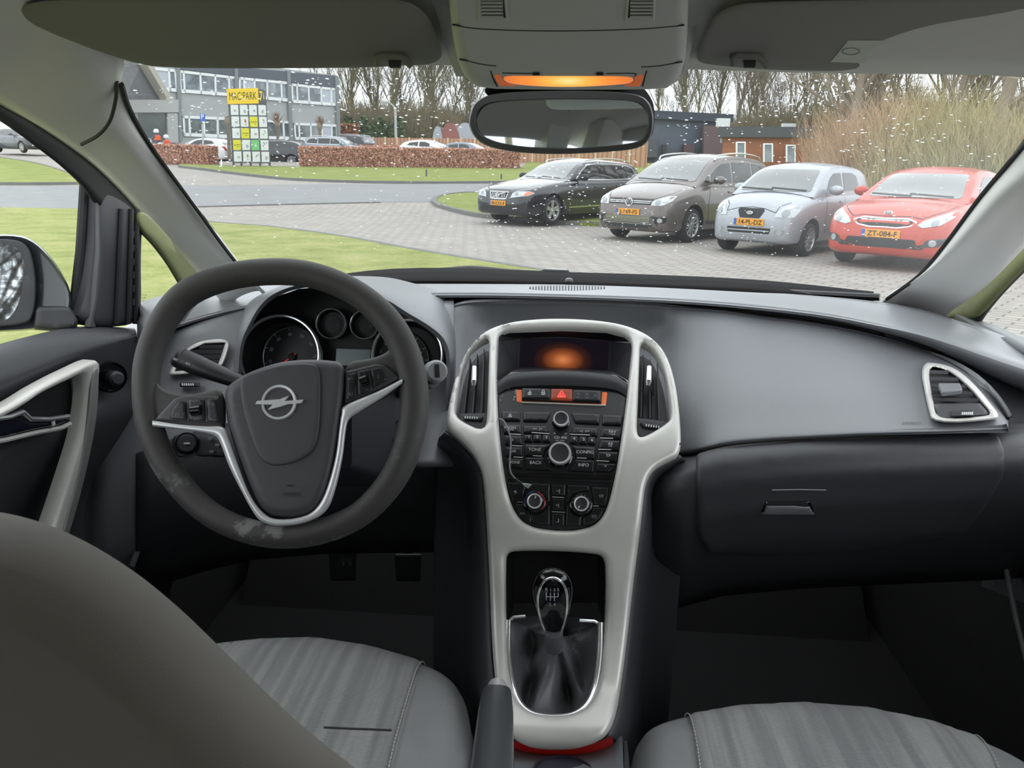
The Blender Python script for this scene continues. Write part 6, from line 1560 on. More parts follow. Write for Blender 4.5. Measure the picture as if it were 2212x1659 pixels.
btn(hz_, [(402,88),(683,95),(683,200),(402,200)], BTN, .003, .0, 'lock_switch'); btn(hz_, [(910,105),(1190,116),(1185,228),(910,218)], BTN, .003, .0, 'mode_switch')
btn(hz_, [(402,209),(1192,238),(1240,236),(1236,250),(1190,250),(400,222)], SILV, .001, -.0025, 'lower_edge')
hb = btn(hz_, [(692,96),(905,100),(905,216),(692,208)], mat('hazard_dark_red',(110,44,24),.35,emit=(200,80,40),estr=.22), .003, .0, 'hazard_button')
def polyline(par, loops, m, off, nm, wpx=.8):
    q = MB()
    for l in loops:
        pts = [V((1040+x/4.609, 820+y/4.609)) for x, y in l]
        for a, b in zip(pts, pts[1:]):
            if (b-a).length < .01: continue
            d = (b-a).normalized(); n = V((-d.y,d.x))*wpx; q.add([Q(p.x,p.y,off) for p in (a-n,b-n,b+n,a+n)], [(0,1,2,3)])
    return q.build(nm, m, par, smooth=False, fix=False)
TRI = mat('hazard_red', (235,80,70), .4, emit=(255,80,70), estr=.8)
polyline(hb, [[(797,122),(838,186),(756,186),(797,122),(838,186)],[(797,148),(816,176),(778,176),(797,148),(816,176)]], TRI, .0035, 'hazard_triangle', 1.0)
polyline(hz_, [[(466,140),(494,140),(494,162),(466,162),(466,140)],[(486,138),(486,122),(476,118)],[(600,140),(630,140),(630,162),(600,162),(600,140)],[(604,140),(604,124),(615,118),(626,124),(626,140)],[(480,140),(480,162)],[(615,140),(615,162)]], ICON, .0035, 'lock_symbols', .7)
labels(hz_, [(960,155,'/%',0.00420),(960,188,'ON',0.00245),(1048,158,'/%',0.00420),(1050,192,'OFF',0.00245),(1135,172,'&/',0.00350)], ICOND, .0035)
# radio
rd = thing('car_radio', 'black radio unit with two chrome-ringed knobs and rows of worn buttons', 'radio', Q(1210,950))
btn(rd, [(195,305),(385,312),(385,405),(205,402)]); btn(rd, [(412,312),(690,318),(650,412),(415,408)], nm='display_button'); btn(rd, [(895,322),(1185,335),(1175,438),(935,425)], nm='display_button'); btn(rd, [(1205,342),(1410,352),(1395,450),(1200,442)])
btn(rd, [(415,452),(645,456),(678,520),(685,535),(420,530)]); btn(rd, [(920,466),(1162,478),(1155,560),(880,545),(885,520)])
for k in range(3):
    btn(rd, [(422+k*90,540),(508+k*90,540),(508+k*90,612),(424+k*90,612)] if k < 2 else [(606,540),(688,542),(688,618),(606,614)], nm='preset_button')
    btn(rd, [(880+k*88,552+k*4),(962+k*88,556+k*4),(960+k*88,632+k*4),(880+k*88,628+k*4)], nm='preset_button')
btn(rd, [(428,640),(690,645),(640,700),(620,760),(432,755)]); btn(rd, [(435,768),(620,768),(650,850),(710,905),(440,892)])
btn(rd, [(905,655),(1138,668),(1128,785),(935,775),(930,720)]); btn(rd, [(930,790),(1125,800),(1115,920),(850,905),(910,850)])
Ls = [[(200,440),(395,445),(400,535),(222,532)],[(222,550),(402,552),(405,645),(232,642)],[(235,665),(405,668),(408,762),(245,760)],[(248,780),(412,782),(415,885),(300,872),(262,840)]]
Rs = [[(1200,480),(1395,492),(1385,585),(1185,570)],[(1185,595),(1382,605),(1370,700),(1165,688)],[(1165,710),(1365,718),(1345,815),(1150,802)],[(1150,825),(1340,835),(1320,880),(1270,920),(1135,912)]]
for l in Ls+Rs: btn(rd, l)
labels(rd, [(287,478,'RADIO',0.00387),(287,500,'BAND',0.00271),(302,600,'D',0.00387),(318,712,'UX',0.00387),(328,823,'HONE',0.00387),(557,490,'<<  |<',0.00387),(1025,514,'>|  >>',0.00387),(473,572,'1',0.00465),(556,572,'2',0.00465),(646,576,'3',0.00465),(924,588,'4',0.00465),(1018,594,'5',0.00465),(1101,602,'6',0.00465),(530,696,'TONE',0.00465),(540,826,'BACK',0.00465),(1030,721,'CONFIG',0.00465),(1016,850,'INFO',0.00465),(1303,520,'FAV',0.00426),(1303,545,'1/2/3',0.00271),(1283,638,'AS',0.00426),(1281,662,'1/2',0.00271),(1261,758,'TP',0.00426),(1234,868,'^',0.00465),(786,577,'CD 400',0.00402),(726,533,'o',0.00387),(840,540,'///',0.00310),(783,608,'MP3 - WMA',0.00170),(287,358,'&',0.00698)], ICON)
q = MB()
for (x0,y0,x1,y1) in ((275,543,395,547),(305,657,405,661),(320,771,412,775),(500,528,680,540),(512,758,604,763),(880,545,1080,553),(950,779,1045,784),(1180,582,1312,586),(1162,695,1290,699),(1145,808,1270,814)):
    q.add([Q(1040+x/4.609,820+y/4.609,.0006) for x,y in ((x0,y0-3),(x1,y1-3),(x1,y1+4),(x0,y0+4))], [(0,1,2,3)])
q.build('silver_ridges', SILV, rd, smooth=False, fix=False)
def knob(par, x, y, rpx, h=.018, nm='knob', base=-.003, pip=None):
    u, v = 1040+x/4.609, 820+y/4.609; c = Q(u,v,base); r = rpx/4.609*(Q(u+10,v)-Q(u,v)).length/10; ax = (C-c).normalized()+ (Q(u,v,.1)-Q(u,v)).normalized(); ax.normalize()
    q = MB(); q.lathe([(r*1.18,0),(r*1.14,.002),(r*1.02,.003),(r,h*.6)], c, ax, 36); k = q.build(nm+'_skirt', BLKG, par)
    q = MB(); q.lathe([(r,h*.5),(r,h*.9),(r*.95,h),(r*.80,h*.98)], c, ax, 40); kk = q.build(nm, mat('bright_chrome',(245,246,248),.25,.5), par); kk['label'] = 'knob with chrome rim'
    q = MB(); q.lathe([(r*.82,h*.97),(r*.6,h*.93),(0,h*.92)], c, ax, 36); q.build('knob_face', DKP, kk)
    if pip: a = R(pip); X = ax.cross(V((0,0,1))).normalized()*-1; Y = X.cross(ax)*-1; d = X*math.cos(a)+Y*math.sin(a); q = MB(); q.tube([c+ax*h*.96+d*r*.35, c+ax*h*.97+d*r*.7], .0009, 5); q.build('pointer', ICON, kk)
knob(rd, 792, 408, 78); knob(rd, 780, 752, 112, .024)
q = MB(); q.prism([Q(1040+x/4.609,820+y/4.609,-.002) for x,y in ((290,925),(1300,955),(1295,985),(290,960))], V((0,.004,0))); q.build('disc_slot', BLKG, rd, smooth=False)
q = MB(); q.grid([[Q(1040+x/4.609,820+y/4.609,z) for x,y in l] for l, z in (([(275,968),(780,992),(1290,1005)],-.004),([(275,978),(780,1000),(1288,1018)],.001),([(278,990),(780,1010),(1282,1028)],-.004))]); q.build('disc_slot_lip', DKP, rd)
# climate unit
cu_ = thing('climate_controls', 'heater panel with two round knobs below the disc slot', 'heater controls', Q(1205,1085))
for l in ([(265,1020),(430,1025),(440,1080),(425,1110),(432,1215),(312,1215),(280,1120)], [(330,1235),(445,1240),(480,1330),(500,1380),(500,1432),(440,1400),(370,1330)], [(465,1022),(683,1030),(683,1225),(640,1225),(600,1130),(520,1100),(465,1110)], [(480,1330),(560,1340),(640,1290),(683,1240),(683,1460),(560,1450),(505,1430)], [(695,1035),(840,1040),(835,1160),(700,1158)], [(700,1180),(832,1185),(830,1310),(700,1305)], [(700,1328),(828,1332),(826,1465),(700,1462)], [(855,1042),(1075,1050),(1070,1110),(1000,1110),(900,1150),(880,1225),(850,1225)], [(848,1250),(880,1260),(910,1330),(1000,1360),(990,1465),(835,1465)], [(1095,1060),(1272,1072),(1262,1160),(1240,1265),(1110,1250),(1110,1180)], [(1110,1270),(1235,1280),(1190,1380),(1100,1450),(1010,1462),(1010,1370),(1080,1330)]):
    btn(cu_, l)
for x, y, nm in ((530,1216,'temperature'),(992,1242,'fan')):
    u, v = 1040+x/4.609, 820+y/4.609; c = Q(u,v,.0005); ax = (Q(u,v,.1)-Q(u,v)).normalized(); px = (Q(u+10,v)-Q(u,v)).length/10
    q = MB(); q.lathe([(24*px,-.004),(24*px,.001),(21*px,.002),(17*px,.002)], c, ax, 40); q.build(nm+'_dial_bed', BLKG, cu_)
    X = (Q(u+4,v)-Q(u,v)).normalized(); Y = (Q(u,v-4)-Q(u,v)).normalized()
    if nm == 'temperature':
        for m_, a0, a1 in ((mat('cold_blue',(50,80,150),.5),100,215),(mat('hot_red',(190,50,60),.5),-50,75)):
            q = MB(); rows = [[c+ax*.0022+(X*math.cos(R(a))+Y*math.sin(R(a)))*r*px for a in range(a0,a1,8)] for r in (20.4,22.4)]; q.grid(rows); q.build('heat_band', m_, cu_, smooth=False)
    else:
        q = MB()
        for a in range(-40, 221, 26):
            d = X*math.cos(R(a))+Y*math.sin(R(a)); e = ax.cross(d); q.add([c+ax*.0023+d*19.6*px-e*3*px, c+ax*.0023+d*19.6*px+e*3*px, c+ax*.0023+d*20.8*px+e*3*px, c+ax*.0023+d*20.8*px-e*3*px], [(0,1,2,3)])
        q.build('fan_scale', ICOND, cu_, smooth=False, fix=False)
knob(cu_, 530, 1216, 74, .02, base=.001, pip=80); knob(cu_, 992, 1242, 74, .02, base=.001, pip=235)
labels(cu_, [(335,1115,'<',0.00490),(765,1105,'~J',0.00420),(756,1250,'>J',0.00420),(756,1398,'_J',0.00420)], ICON)
polyline(cu_, [[(1170,1150),(1215,1150),(1205,1172),(1180,1172),(1170,1150)],[(1180,1160),(1205,1160)],[(1100,1350),(1144,1350),(1144,1375),(1100,1375),(1100,1350)],[(1108,1362),(1136,1362)],[(378,1338),(395,1322),(415,1322),(432,1338),(378,1338)],[(345,1105),(350,1130),(325,1135)]], ICOND, .0005, 'symbols', .6)
q = MB()
for (x0,y0,x1,y1) in ((355,1217,415,1222),(705,1166,822,1176),(705,1312,830,1322),(1112,1254,1168,1260)):
    q.add([Q(1040+x/4.609,820+y/4.609,.001) for x,y in ((x0,y0),(x1,y1-4),(x1,y1+2),(x0,y0+6))], [(0,1,2,3)])
q.build('silver_ridges', SILV, cu_, smooth=False, fix=False)
# loose wire
wr_ = thing('loose_wire', 'thin grey wire dangling over the radio buttons with frayed end', 'wire', Q(1090,960))
P = crom([Q(1076,906,.002),Q(1088,918,.012),Q(1098,938,.014),(Q(1104,962,.012)),Q(1102,1000,.010),Q(1104,1024,.012),Q(1116,1040,.012),Q(1128,1047,.010)], 6)
q = MB(); q.tube(P, .0013, 8); q.build('cable', mat('wire_sheath',(120,122,128),.35), wr_)
q = MB(); q.tube(P[-8:], .0022, 8); q.build('cable_sleeve', BLK, wr_)
q = MB(); e0 = P[-1]
for k in range(5): q.tube([e0, e0+V((.004+.001*k,-.001,-.001+.0008*(k-2))), e0+V((.009+.0012*k,-.002,-.0035+.0013*(k-2)))], .0004, 4)
q.build('frayed_strands', mat('wire_strands',(210,225,215),.4), wr_)
# worn patch marks
q = MB(); rr = random.Random(8)
for (x, y, s) in ((350,100,26),(270,78,12),(330,160,14),(320,185,12),(345,120,18),(195,100,14),(210,150,10),(190,190,10)):
    pts = [Q(1040+(x+s*(.6+.5*rr.random())*math.cos(a))/4.609, 820+(y+s*(.5+.6*rr.random())*math.sin(a))/4.609, -.0035) for a in [k*.785 for k in range(8)]]
    q.add(pts, [tuple(range(8))])
q.build('worn_patches', mat('worn_spot',(120,122,126),.5), cs, smooth=False, fix=False)

# ---------------------------------------------------------------- gear lever
PKT = MB(); lp = [V(p) for p in GO if p[1] < 1345]; lp = [V((1094,1345))]+[V(p) for p in [(1093,1215),(1096,1197),(1110,1190),(1200,1190),(1285,1196),(1302,1202),(1309,1222)]]+[V((1306,1345))]
PKT.grid([[Q(p.x,p.y,-.001) for p in lp],[Q(p.x+(1200-p.x)*.03,p.y,-.03)+V((0,.02,-.0)) for p in lp],[Q(p.x+(1200-p.x)*.06,p.y,-.03)+V((0,.09,-.02)) for p in lp]])
PKT.sheet([Q(p.x+(1200-p.x)*.06,p.y,-.03)+V((0,.09,-.02)) for p in lp]); PKT.build('pocket', BLK, cs)
gl = thing('gear_lever', 'glossy black gear knob with chrome edge and number pattern on leather gaiter', 'gear lever', Q(1195,1450,-.02))
RG = [(1098,1340),(1097,1400),(1102,1455),(1113,1500),(1130,1530),(1155,1546),(1195,1551),(1235,1547),(1262,1530),(1280,1500),(1291,1455),(1296,1400),(1297,1345)]
q = MB(); q.tube([Q(u,v,.001) for u,v in [tuple(p) for p in crom([V(x) for x in RG],4)]], .0042, 10); q.build('gaiter_ring', CHR, gl)
q = MB(); q.tube([Q(1098,1342,-.002),Q(1110,1333,-.002),Q(1135,1331,-.002)], .0025, 8); q.build('gaiter_ring_top', CHR, gl); q = MB(); q.tube([Q(1252,1340,-.002),Q(1284,1342,-.002),Q(1297,1350,-.002)], .0025, 8); q.build('gaiter_ring_top', CHR, gl)
# gaiter: folds from the frame up to the neck of the knob
nk = V((1197,1382)); loop = [V(p) for p in RG]+[V((1290,1340)),V((1240,1333)),V((1197,1330)),V((1150,1330)),V((1106,1335))]
lp = crom(loop, 4, True); rows = []; rr = random.Random(4)
nr = 16
ph = [rr.random()*6 for _ in range(8)]
for i in range(nr+1):
    t = i/nr; row = []
    for k, p in enumerate(lp):
        a = k/len(lp)*6.283
        rad = t; prof = -.004-.034*math.sin(math.pi*min(1,t*1.1))**1.0*(1-.1*t)+.008*t**3
        fold = .013*math.sin(3*a+ph[0]+t*2.5)*math.sin(math.pi*t)+.010*math.sin(5*a+ph[1]-t*4)*math.sin(math.pi*t)+.004*math.sin(8*a+ph[2])*math.sin(math.pi*t)**2
        u = p+(nk-p)*(rad**1.0)*.93; u = u+V((math.sin(2*a+t*5)*5*math.sin(math.pi*t), 0))
        row.append(Q(u.x, u.y, prof+fold))
    rows.append(row)
q = MB(); q.grid(rows, True); q.build('gaiter', LEATH, gl, angle=180, sub=1)
q = MB()
for s, x0, x1 in ((0,1258,1222),(0,1264,1228)):
    for k in range(11):
        t = k/11; u = x0+(x1-x0)*t; v = 1345+68*t; q.tube([Q(u,v,-.012),Q(u-1,v+2.5,-.012)], .0006, 4)
q.build('gaiter_stitching', DKP, gl)
kc = PD(1195,1290,.985); ku = (PD(1195,1240,.97)-PD(1197,1375,1.005)).normalized()
kr = V((1,0,0)); kn = kr.cross(ku); kn = kn if kn.dot(C-kc) > 0 else -kn
def kp(u, v, off): # knob shell: egg seen from the eye
    o = PP(u, v, kc, kn); return o+kn*off
outl = [(1195,1230,3),(1195,1234,20),(1195,1242,32),(1195,1256,40),(1194,1275,44),(1194,1292,43),(1194,1312,38),(1195,1332,31),(1196,1352,24),(1197,1368,18),(1197,1378,15)]
q = MB(); rows = []
for (u, v, r) in [tuple(p) for p in crom([V(o) for o in outl], 3)]:
    c = kp(u, v, 0); rm = r*(kp(u+10,v,0)-c).length/10; rows.append([c+kr*math.cos(a)*rm+kn*math.sin(a)*rm*.62 for a in [2*math.pi*k/28 for k in range(28)]])
q.grid(rows, True); q.f.append(tuple(range(28))); q.mi.append(0); q.build('knob', BLKG, gl, angle=80)
def kfront(u, v, k=1):
    r = lerpt([(1230,3),(1234,20),(1242,32),(1256,40),(1275,44),(1292,43),(1312,38),(1332,31),(1352,24),(1368,18),(1378,15)], v); x = (u-1195)/max(r,1); rm = r*(kp(1205,v,0)-kp(1195,v,0)).length/10
    return kp(u, v, 0)+kn*(rm*.62*math.sqrt(max(0,1-x*x))+.0006*k)
L1 = [(1195,1238),(1178,1243),(1168,1258),(1163,1278),(1163,1300),(1168,1325),(1173,1345),(1182,1362),(1195,1365),(1209,1362),(1217,1345),(1222,1322),(1225,1300),(1225,1278),(1220,1256),(1210,1243)]
q = MB(); q.tube([kfront(*p) for p in [tuple(x) for x in crom([V(x) for x in L1],4,True)]+[L1[0]]], .0016, 8); q.build('chrome_outline', CHR, gl)
def klines(ls, m, nm):
    q = MB()
    for a, b in ls:
        a, b = V(a), V(b); q.tube([kfront(*(a+(b-a)*t),1.5) for t in (0,.5,1)], .0005, 4)
    q.build(nm, m, gl)
klines([((1181,1272),(1206,1272)),((1181,1264),(1181,1280)),((1189.5,1264),(1189.5,1280)),((1198,1264),(1198,1280)),((1206,1264),(1206,1272))], ICON, 'shift_pattern')
q = MB()
for (u, v, s) in ((1181,1258,'R'),(1190,1258,'1'),(1198,1258,'3'),(1206,1258,'5'),(1189,1288,'2'),(1198,1288,'4')):
    put_text(q, s, kfront(u,v,1.5), kr, ku, .0045)
q.build('gear_numbers', ICON, gl, smooth=False, fix=False)
q = MB(); q.tube([Q(1197,1375,.03),Q(1197,1400,.0)], .012, 14); q.build('shaft_collar', LEATH, gl)
# red-lit strip and tray behind the console
RS = mat('red_ambient_strip', (150,36,34), .5, emit=(200,20,15), estr=.06)
q = MB(); q.grid([crom([PY(1090,1592,.775),PY(1130,1606,.768),PY(1200,1612,.766),PY(1280,1606,.768),PY(1322,1588,.778)],4), crom([PY(1092,1612,.79),PY(1130,1628,.78),PY(1200,1636,.778),PY(1280,1630,.78),PY(1326,1612,.79)],4)]); q.build('red_lit_strip', RS, cs)
tm_ = mat('console_tray', (104,106,110), .5)
q = MB(); q.grid([crom([PY(1070,1600,.80),PY(1130,1618,.79),PY(1200,1626,.788),PY(1280,1620,.79),PY(1345,1596,.80)],4), [p for p in crom([PY(1068,1680,.72),PY(1130,1680,.72),PY(1200,1680,.72),PY(1280,1680,.72),PY(1348,1680,.72)],4)], [V((p.x,p.y-.25,p.z)) for p in crom([PY(1068,1680,.72),PY(1130,1680,.72),PY(1200,1680,.72),PY(1280,1680,.72),PY(1348,1680,.72)],4)]]); q.build('rear_tray', tm_, cs, solid=.004, fix=False)
c = PY(1218,1672,.725); q = MB(); q.lathe([(.036,.002),(.033,.003),(.033,-.0)], c, (0,.2,1), 32); q.lathe([(.033,.0005),(0,.0005)], c, (0,.2,1), 32); q.build('cup_holder', mat('cup_holder_dark',(36,34,48),.5), cs)
q = MB()
for s, u in ((-1,1068),(1,1348)):
    p0 = PY(u,1600,.80); p1 = PY(u,1680,.72); p2 = p1+V((0,-.25,0)); q.prism([p0,p1,p2,p2+V((0,0,-.4)),p0+V((0,0,-.4))], V((s*.004,0,0)))
q.build('tray_side', DLOW, cs, smooth=False)
q = MB(); q.box(Q(1336,1467,-.012), (.004,.004,.004)); q.build('red_dot', RS, cs)
# handbrake
hb2 = thing('handbrake', 'dark grey handbrake lever with chrome button at its tip', 'handbrake', PD(1070,1490,.86))
a, b_ = PD(1073,1505,.86), PD(1058,1760,.60)
ha = (b_-a).normalized(); q = MB(); hx_ = V((1,0,0)); hy = ha.cross(hx_); rows = []
for t, w_, h_ in ((0,.013,.013),(.03,.0165,.016),(.25,.0185,.018),(1,.0195,.02)):
    c = a+(b_-a)*t; rows.append([c+hx_*w_*math.copysign(abs(math.cos(x))**.55,math.cos(x))+hy*h_*math.copysign(abs(math.sin(x))**.55,math.sin(x)) for x in [2*math.pi*k/24 for k in range(24)]])
q.grid(rows, True); q.f.append(tuple(range(24))); q.mi.append(0); q.build('grip', mat('grip_grey',(74,77,80),.3,.1), hb2, angle=70)
q = MB(); c0 = a; q.lathe([(.0092,.030),(.0108,.032),(.0114,.030),(.0112,-.002)], c0, -ha, 28); q.lathe([(.0092,.030),(.0085,.027),(0,.026)], c0, -ha, 28); q.build('release_button', mat('bright_chrome',(245,246,248),.25,.5), hb2)
# ---------------------------------------------------------------- driver door
dr = thing('door_1', 'driver side front door with silver pull handle, window frame and mirror knob', 'car door', (-.74,1.0,.3))
gridpx('door_panel', [
 [(-260,850,-.775),(-120,780,-.775),(0,743,-.775),(80,722,-.775),(150,707,-.775),(220,704,-.775),(290,709,-.775)],
 [(-260,862,-.74),(-120,795,-.74),(0,757,-.74),(80,733,-.74),(150,716,-.74),(220,710,-.74),(293,713,-.74)],
 [(-260,930,-.715),(-120,865,-.715),(0,822,-.715),(80,790,-.715),(150,762,-.715),(220,742,-.715),(295,724,-.715)],
 [(-260,975,-.72),(-120,905,-.72),(0,860,-.72),(80,826,-.72),(150,795,-.72),(220,768,-.72),(297,742,-.72)],
 [(-260,1040,-.735),(-120,970,-.735),(0,930,-.735),(80,895,-.735),(150,865,-.735),(220,840,-.735),(299,812,-.735)],
 [(-260,1100,-.72),(-120,1030,-.72),(0,985,-.72),(80,950,-.72),(150,920,-.72),(220,893,-.72),(299,866,-.72)],
 [(-260,1160,-.73),(-120,1100,-.73),(0,1050,-.73),(80,1010,-.73),(150,975,-.73),(220,945,-.73),(300,915,-.73)],
 [(-260,1300,-.765),(-120,1240,-.765),(0,1180,-.765),(80,1130,-.765),(150,1085,-.765),(220,1050,-.765),(303,1010,-.765)],
 [(-260,1500,-.785),(-120,1420,-.785),(0,1340,-.785),(80,1280,-.785),(150,1230,-.785),(220,1190,-.785),(312,1140,-.785)],
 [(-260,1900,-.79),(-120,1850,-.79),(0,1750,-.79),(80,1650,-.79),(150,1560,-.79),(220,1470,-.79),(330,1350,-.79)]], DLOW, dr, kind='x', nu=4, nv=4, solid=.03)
def dx(x0): return toward(lambda u, v: PX(u, v, x0))
D1 = dx(-.705); D2 = dx(-.712)
skin_obj('handle_recess', BLK, dr, [(-90,930),(0,893),(60,855),(110,830),(150,812),(163,835),(158,905),(128,925),(60,935),(0,960),(-90,1000)], [], D2, 3, .001, 14, base=-.004)
oh = [(-120,930),(0,872),(60,836),(130,800),(193,777),(194,830),(188,900),(178,965),(160,1050),(140,1120),(120,1185)]
ih = [(-120,948),(0,890),(60,852),(118,824),(152,810),(163,832),(160,880),(148,945),(125,1020),(100,1095),(76,1165)]
band('pull_handle', oh, ih, .004, .014, SILV, dr, D1)
skin_obj('handle_insert', mat('handle_insert',(150,150,148),.4,.35), dr, [(176,795),(187,792),(186,850),(180,915),(168,980),(146,1070),(126,1138),(112,1180),(98,1180),(114,1120),(135,1050),(155,960),(166,880),(171,812)], [], D1, 4, .002, 7, base=.0185)
lv = skin_obj('door_lever', mat('lever_gloss', (24,28,38), .12), dr, [(-60,905),(0,892),(25,888),(45,905),(90,907),(134,903),(134,918),(60,930),(0,945),(-60,960)], [], D1, 8, .010, 8, base=.0)
q = MB(); q.tube([D1(-60,908,.012),D1(0,900,.012),D1(28,889,.013),D1(46,904,.012),D1(90,905,.011),D1(133,899,.010)], .0035, 8); q.build('lever_edge', CHR, lv)
q = MB(); q.tube([D1(-60,960,.006),D1(0,950,.006),D1(60,936,.006),D1(120,924,.008),D1(137,915,.010)], .0035, 8); q.build('lever_rest', SILV, dr)
c = PX(240,815,-.716); n_ = V((.8,-.6,.1)).normalized()
q = MB(); q.lathe([(.021,0),(.0235,.004),(.0255,0),(.026,-.006)], c, n_, 32); q.lathe([(.021,.001),(0,.001)], c, n_, 32); mk_ = q.build('mirror_switch', BLKG, dr)
q = MB(); q.lathe([(0,.026),(.008,.026),(.0115,.022),(.012,.012),(.010,0)], c, n_, 24); q.build('mirror_knob', DKP, mk_)
q = MB(); q.box(D1(97,914,.012), (.002,.006,.006)); q.build('lock_symbol', ICON, lv)
# window frame of the door
XF = dx(-.76)
def framepiece(nm, poly, m, x0, depth, w_=10, par=dr, step=9): return skin_obj(nm, m, par, poly, [], dx(x0), w_, depth, step, solid=.012)
gridpx('frame_top', [[(-260,105,-.70),(-120,150,-.70),(0,222,-.70),(100,278,-.715),(200,348,-.73),(270,412,-.74),(312,470,-.75)],[(-260,122,-.705),(-120,168,-.705),(0,240,-.705),(96,296,-.72),(190,366,-.735),(255,425,-.745),(305,480,-.752)],[(-260,150,-.72),(-120,195,-.72),(0,262,-.72),(88,325,-.735),(175,395,-.745),(225,450,-.75),(300,500,-.755)]], SEAL, dr, kind='x', nu=5, nv=3, solid=.01)
gridpx('frame_inner_edge', [[(-260,92,-.69),(-120,138,-.69),(0,210,-.69),(100,266,-.705),(200,336,-.72),(270,400,-.735),(345,488,-.745)],[(-260,108,-.698),(-120,154,-.698),(0,226,-.698),(98,282,-.712),(196,352,-.728),(264,416,-.74),(312,474,-.75)]], mat('door_edge_light',(140,142,120),.7), dr, kind='x', nu=5, nv=3, solid=.006)
framepiece('window_division', [(205,395),(255,425),(302,470),(298,560),(300,665),(290,706),(160,706),(185,640),(200,540),(206,440)], DKP, -.757, .012, 14)
for (a, b_, r_) in (((196,398),(162,700),.006),((182,395),(156,690),.007)): 
    q = MB(); q.tube([PX(a[0],a[1],-.775),PX((a[0]+b_[0])/2+4,(a[1]+b_[1])/2,-.775),PX(b_[0],b_[1],-.775)], r_, 8); q.build('glass_channel', SEAL, dr)
q = MB(); q.grid([[PX(206,420,-.756),PX(212,440,-.750),PX(218,460,-.756)],[PX(206,540,-.752),PX(214,545,-.744),PX(222,550,-.752)],[PX(196,640,-.75),PX(206,645,-.742),PX(216,650,-.75)],[PX(182,706,-.75),PX(194,706,-.742),PX(206,706,-.75)]]); q.build('light_edge', mat('division_edge',(86,88,88),.6), dr, angle=80)
for u0, u1 in ((262,250),(284,276),(296,292)):
    q = MB(); q.tube([PX(u0,452,-.742),PX((u0+u1)/2,580,-.742),PX(u1,700,-.742)], .0045, 8); q.build('division_rib', SEAL, dr)
q = MB()
for k in range(6): q.tube([PX(289,500+k*29,-.738),PX(288,514+k*29,-.738)], .0016, 5)
q.build('division_slots', BLK, dr)
q = MB(); q.grid([[PX(-260,110,-.785),PX(60,255,-.785),PX(200,430,-.785)],[PX(-260,850,-.785),PX(0,745,-.785),PX(165,706,-.785)]]); q.build('door_glass', glassy('side_glass',(.72,.74,.73),.03), dr, smooth=False, fix=False)
qg = MB(); qg.sheet([PX(302,495,-.765),PX(335,525,-.765),PX(368,570,-.765),PX(402,630,-.765),PX(300,680,-.765)]); tag(qg.build('window_3', MATS['side_glass'], smooth=False, fix=False), kind='structure')
q = MB(); X = V((0,1,0)); X = (PX(330,640,-.763)-PX(310,640,-.763)).normalized()
for (v, s, h, w_) in ((637,'====',.004,.02),(643,'E1 43R',.003,.014),(650,'AS2',.003,.01),(659,'(E4)',.006,.012)): put_text(q, s, PX(311,v,-.762), X, V((0,0,1)), h, w_)
tag(q.build('glass_marking', BLK, smooth=False, fix=False), 'small printed approval marks in the corner of the quarter window', 'marking')
q = MB(); q.grid([[PX(296,678,-.76),PX(350,660,-.76),PX(404,632,-.76),PX(450,612,-.76)],[PX(296,700,-.725),PX(350,682,-.725),PX(410,655,-.725),PX(460,640,-.725)],[PX(296,735,-.71),PX(350,715,-.71),PX(410,690,-.71),PX(460,670,-.71)]]); tag(q.build('trim_10', DASH, solid=.02, fix=False), kind='structure')
# body side below the windows, both sides (seen only past the seats and in the mirror)
for s in (-1,1):
    q = MB(); q.box((s*.80,.1,.58),(.03,3.4,.72)); tag(q.build('wall_left' if s < 0 else 'wall_right', CARPET, smooth=False), kind='structure')
    q = MB(); q.prism([V((s*.80,-.05,.93)),V((s*.80,.07,.93)),V((s*.73,.10,1.40)),V((s*.73,-.02,1.40))], V((-s*.05,0,0))); q.prism([V((s*.80,-1.0,.93)),V((s*.80,-.85,.93)),V((s*.73,-.80,1.40)),V((s*.73,-1.1,1.40))], V((-s*.05,0,0))); q.box((s*.755,-.3,1.40),(.06,2.3,.07)); tag(q.build('pillar_3' if s < 0 else 'pillar_4', TRIM, smooth=False), kind='structure')
    q = MB(); q.sheet([V((s*.795,-.85,.94)),V((s*.795,-.05,.94)),V((s*.74,-.02,1.36)),V((s*.74,-.8,1.36))]); tag(q.build('window_4' if s < 0 else 'window_5', MATS['side_glass'], smooth=False, fix=False), kind='structure')
# exterior mirror
mr = thing('door_mirror', 'dark door mirror outside the driver window', 'wing mirror', PX(60,620,-.98))
mo = [(-170,530),(-40,510),(30,507),(72,520),(108,553),(135,592),(152,632),(150,672),(128,700),(70,712),(-20,718),(-170,728)]
mfn = lambda d0: (lambda u, v, off=0: PD(u, v, d0-off))
q = MB(); rows = []
cm = V((0,615))
for d_, s in ((1.20,.90),(1.195,.97),(1.205,1.0),(1.27,1.0),(1.33,.92),(1.37,.70),(1.385,.2)):
    rows.append([PD(cm.x+(p.x-cm.x)*s, cm.y+(p.y-cm.y)*s, d_) for p in crom([V(x) for x in mo], 3, True)])
q.grid(rows, True); n_ = len(rows[0]); q.f.append(tuple(range(n_))[::-1]); q.mi.append(0); q.build('housing', mat('mirror_shell',(34,38,46),.28,coat=.5), mr, angle=60)
skin_obj('shell_back', mat('mirror_black',(44,46,50),.5), mr, [(-165,535),(-40,517),(30,515),(62,530),(74,570),(80,620),(74,680),(60,700),(-20,708),(-165,718)], [], mfn(1.195), 5, .003, 12)
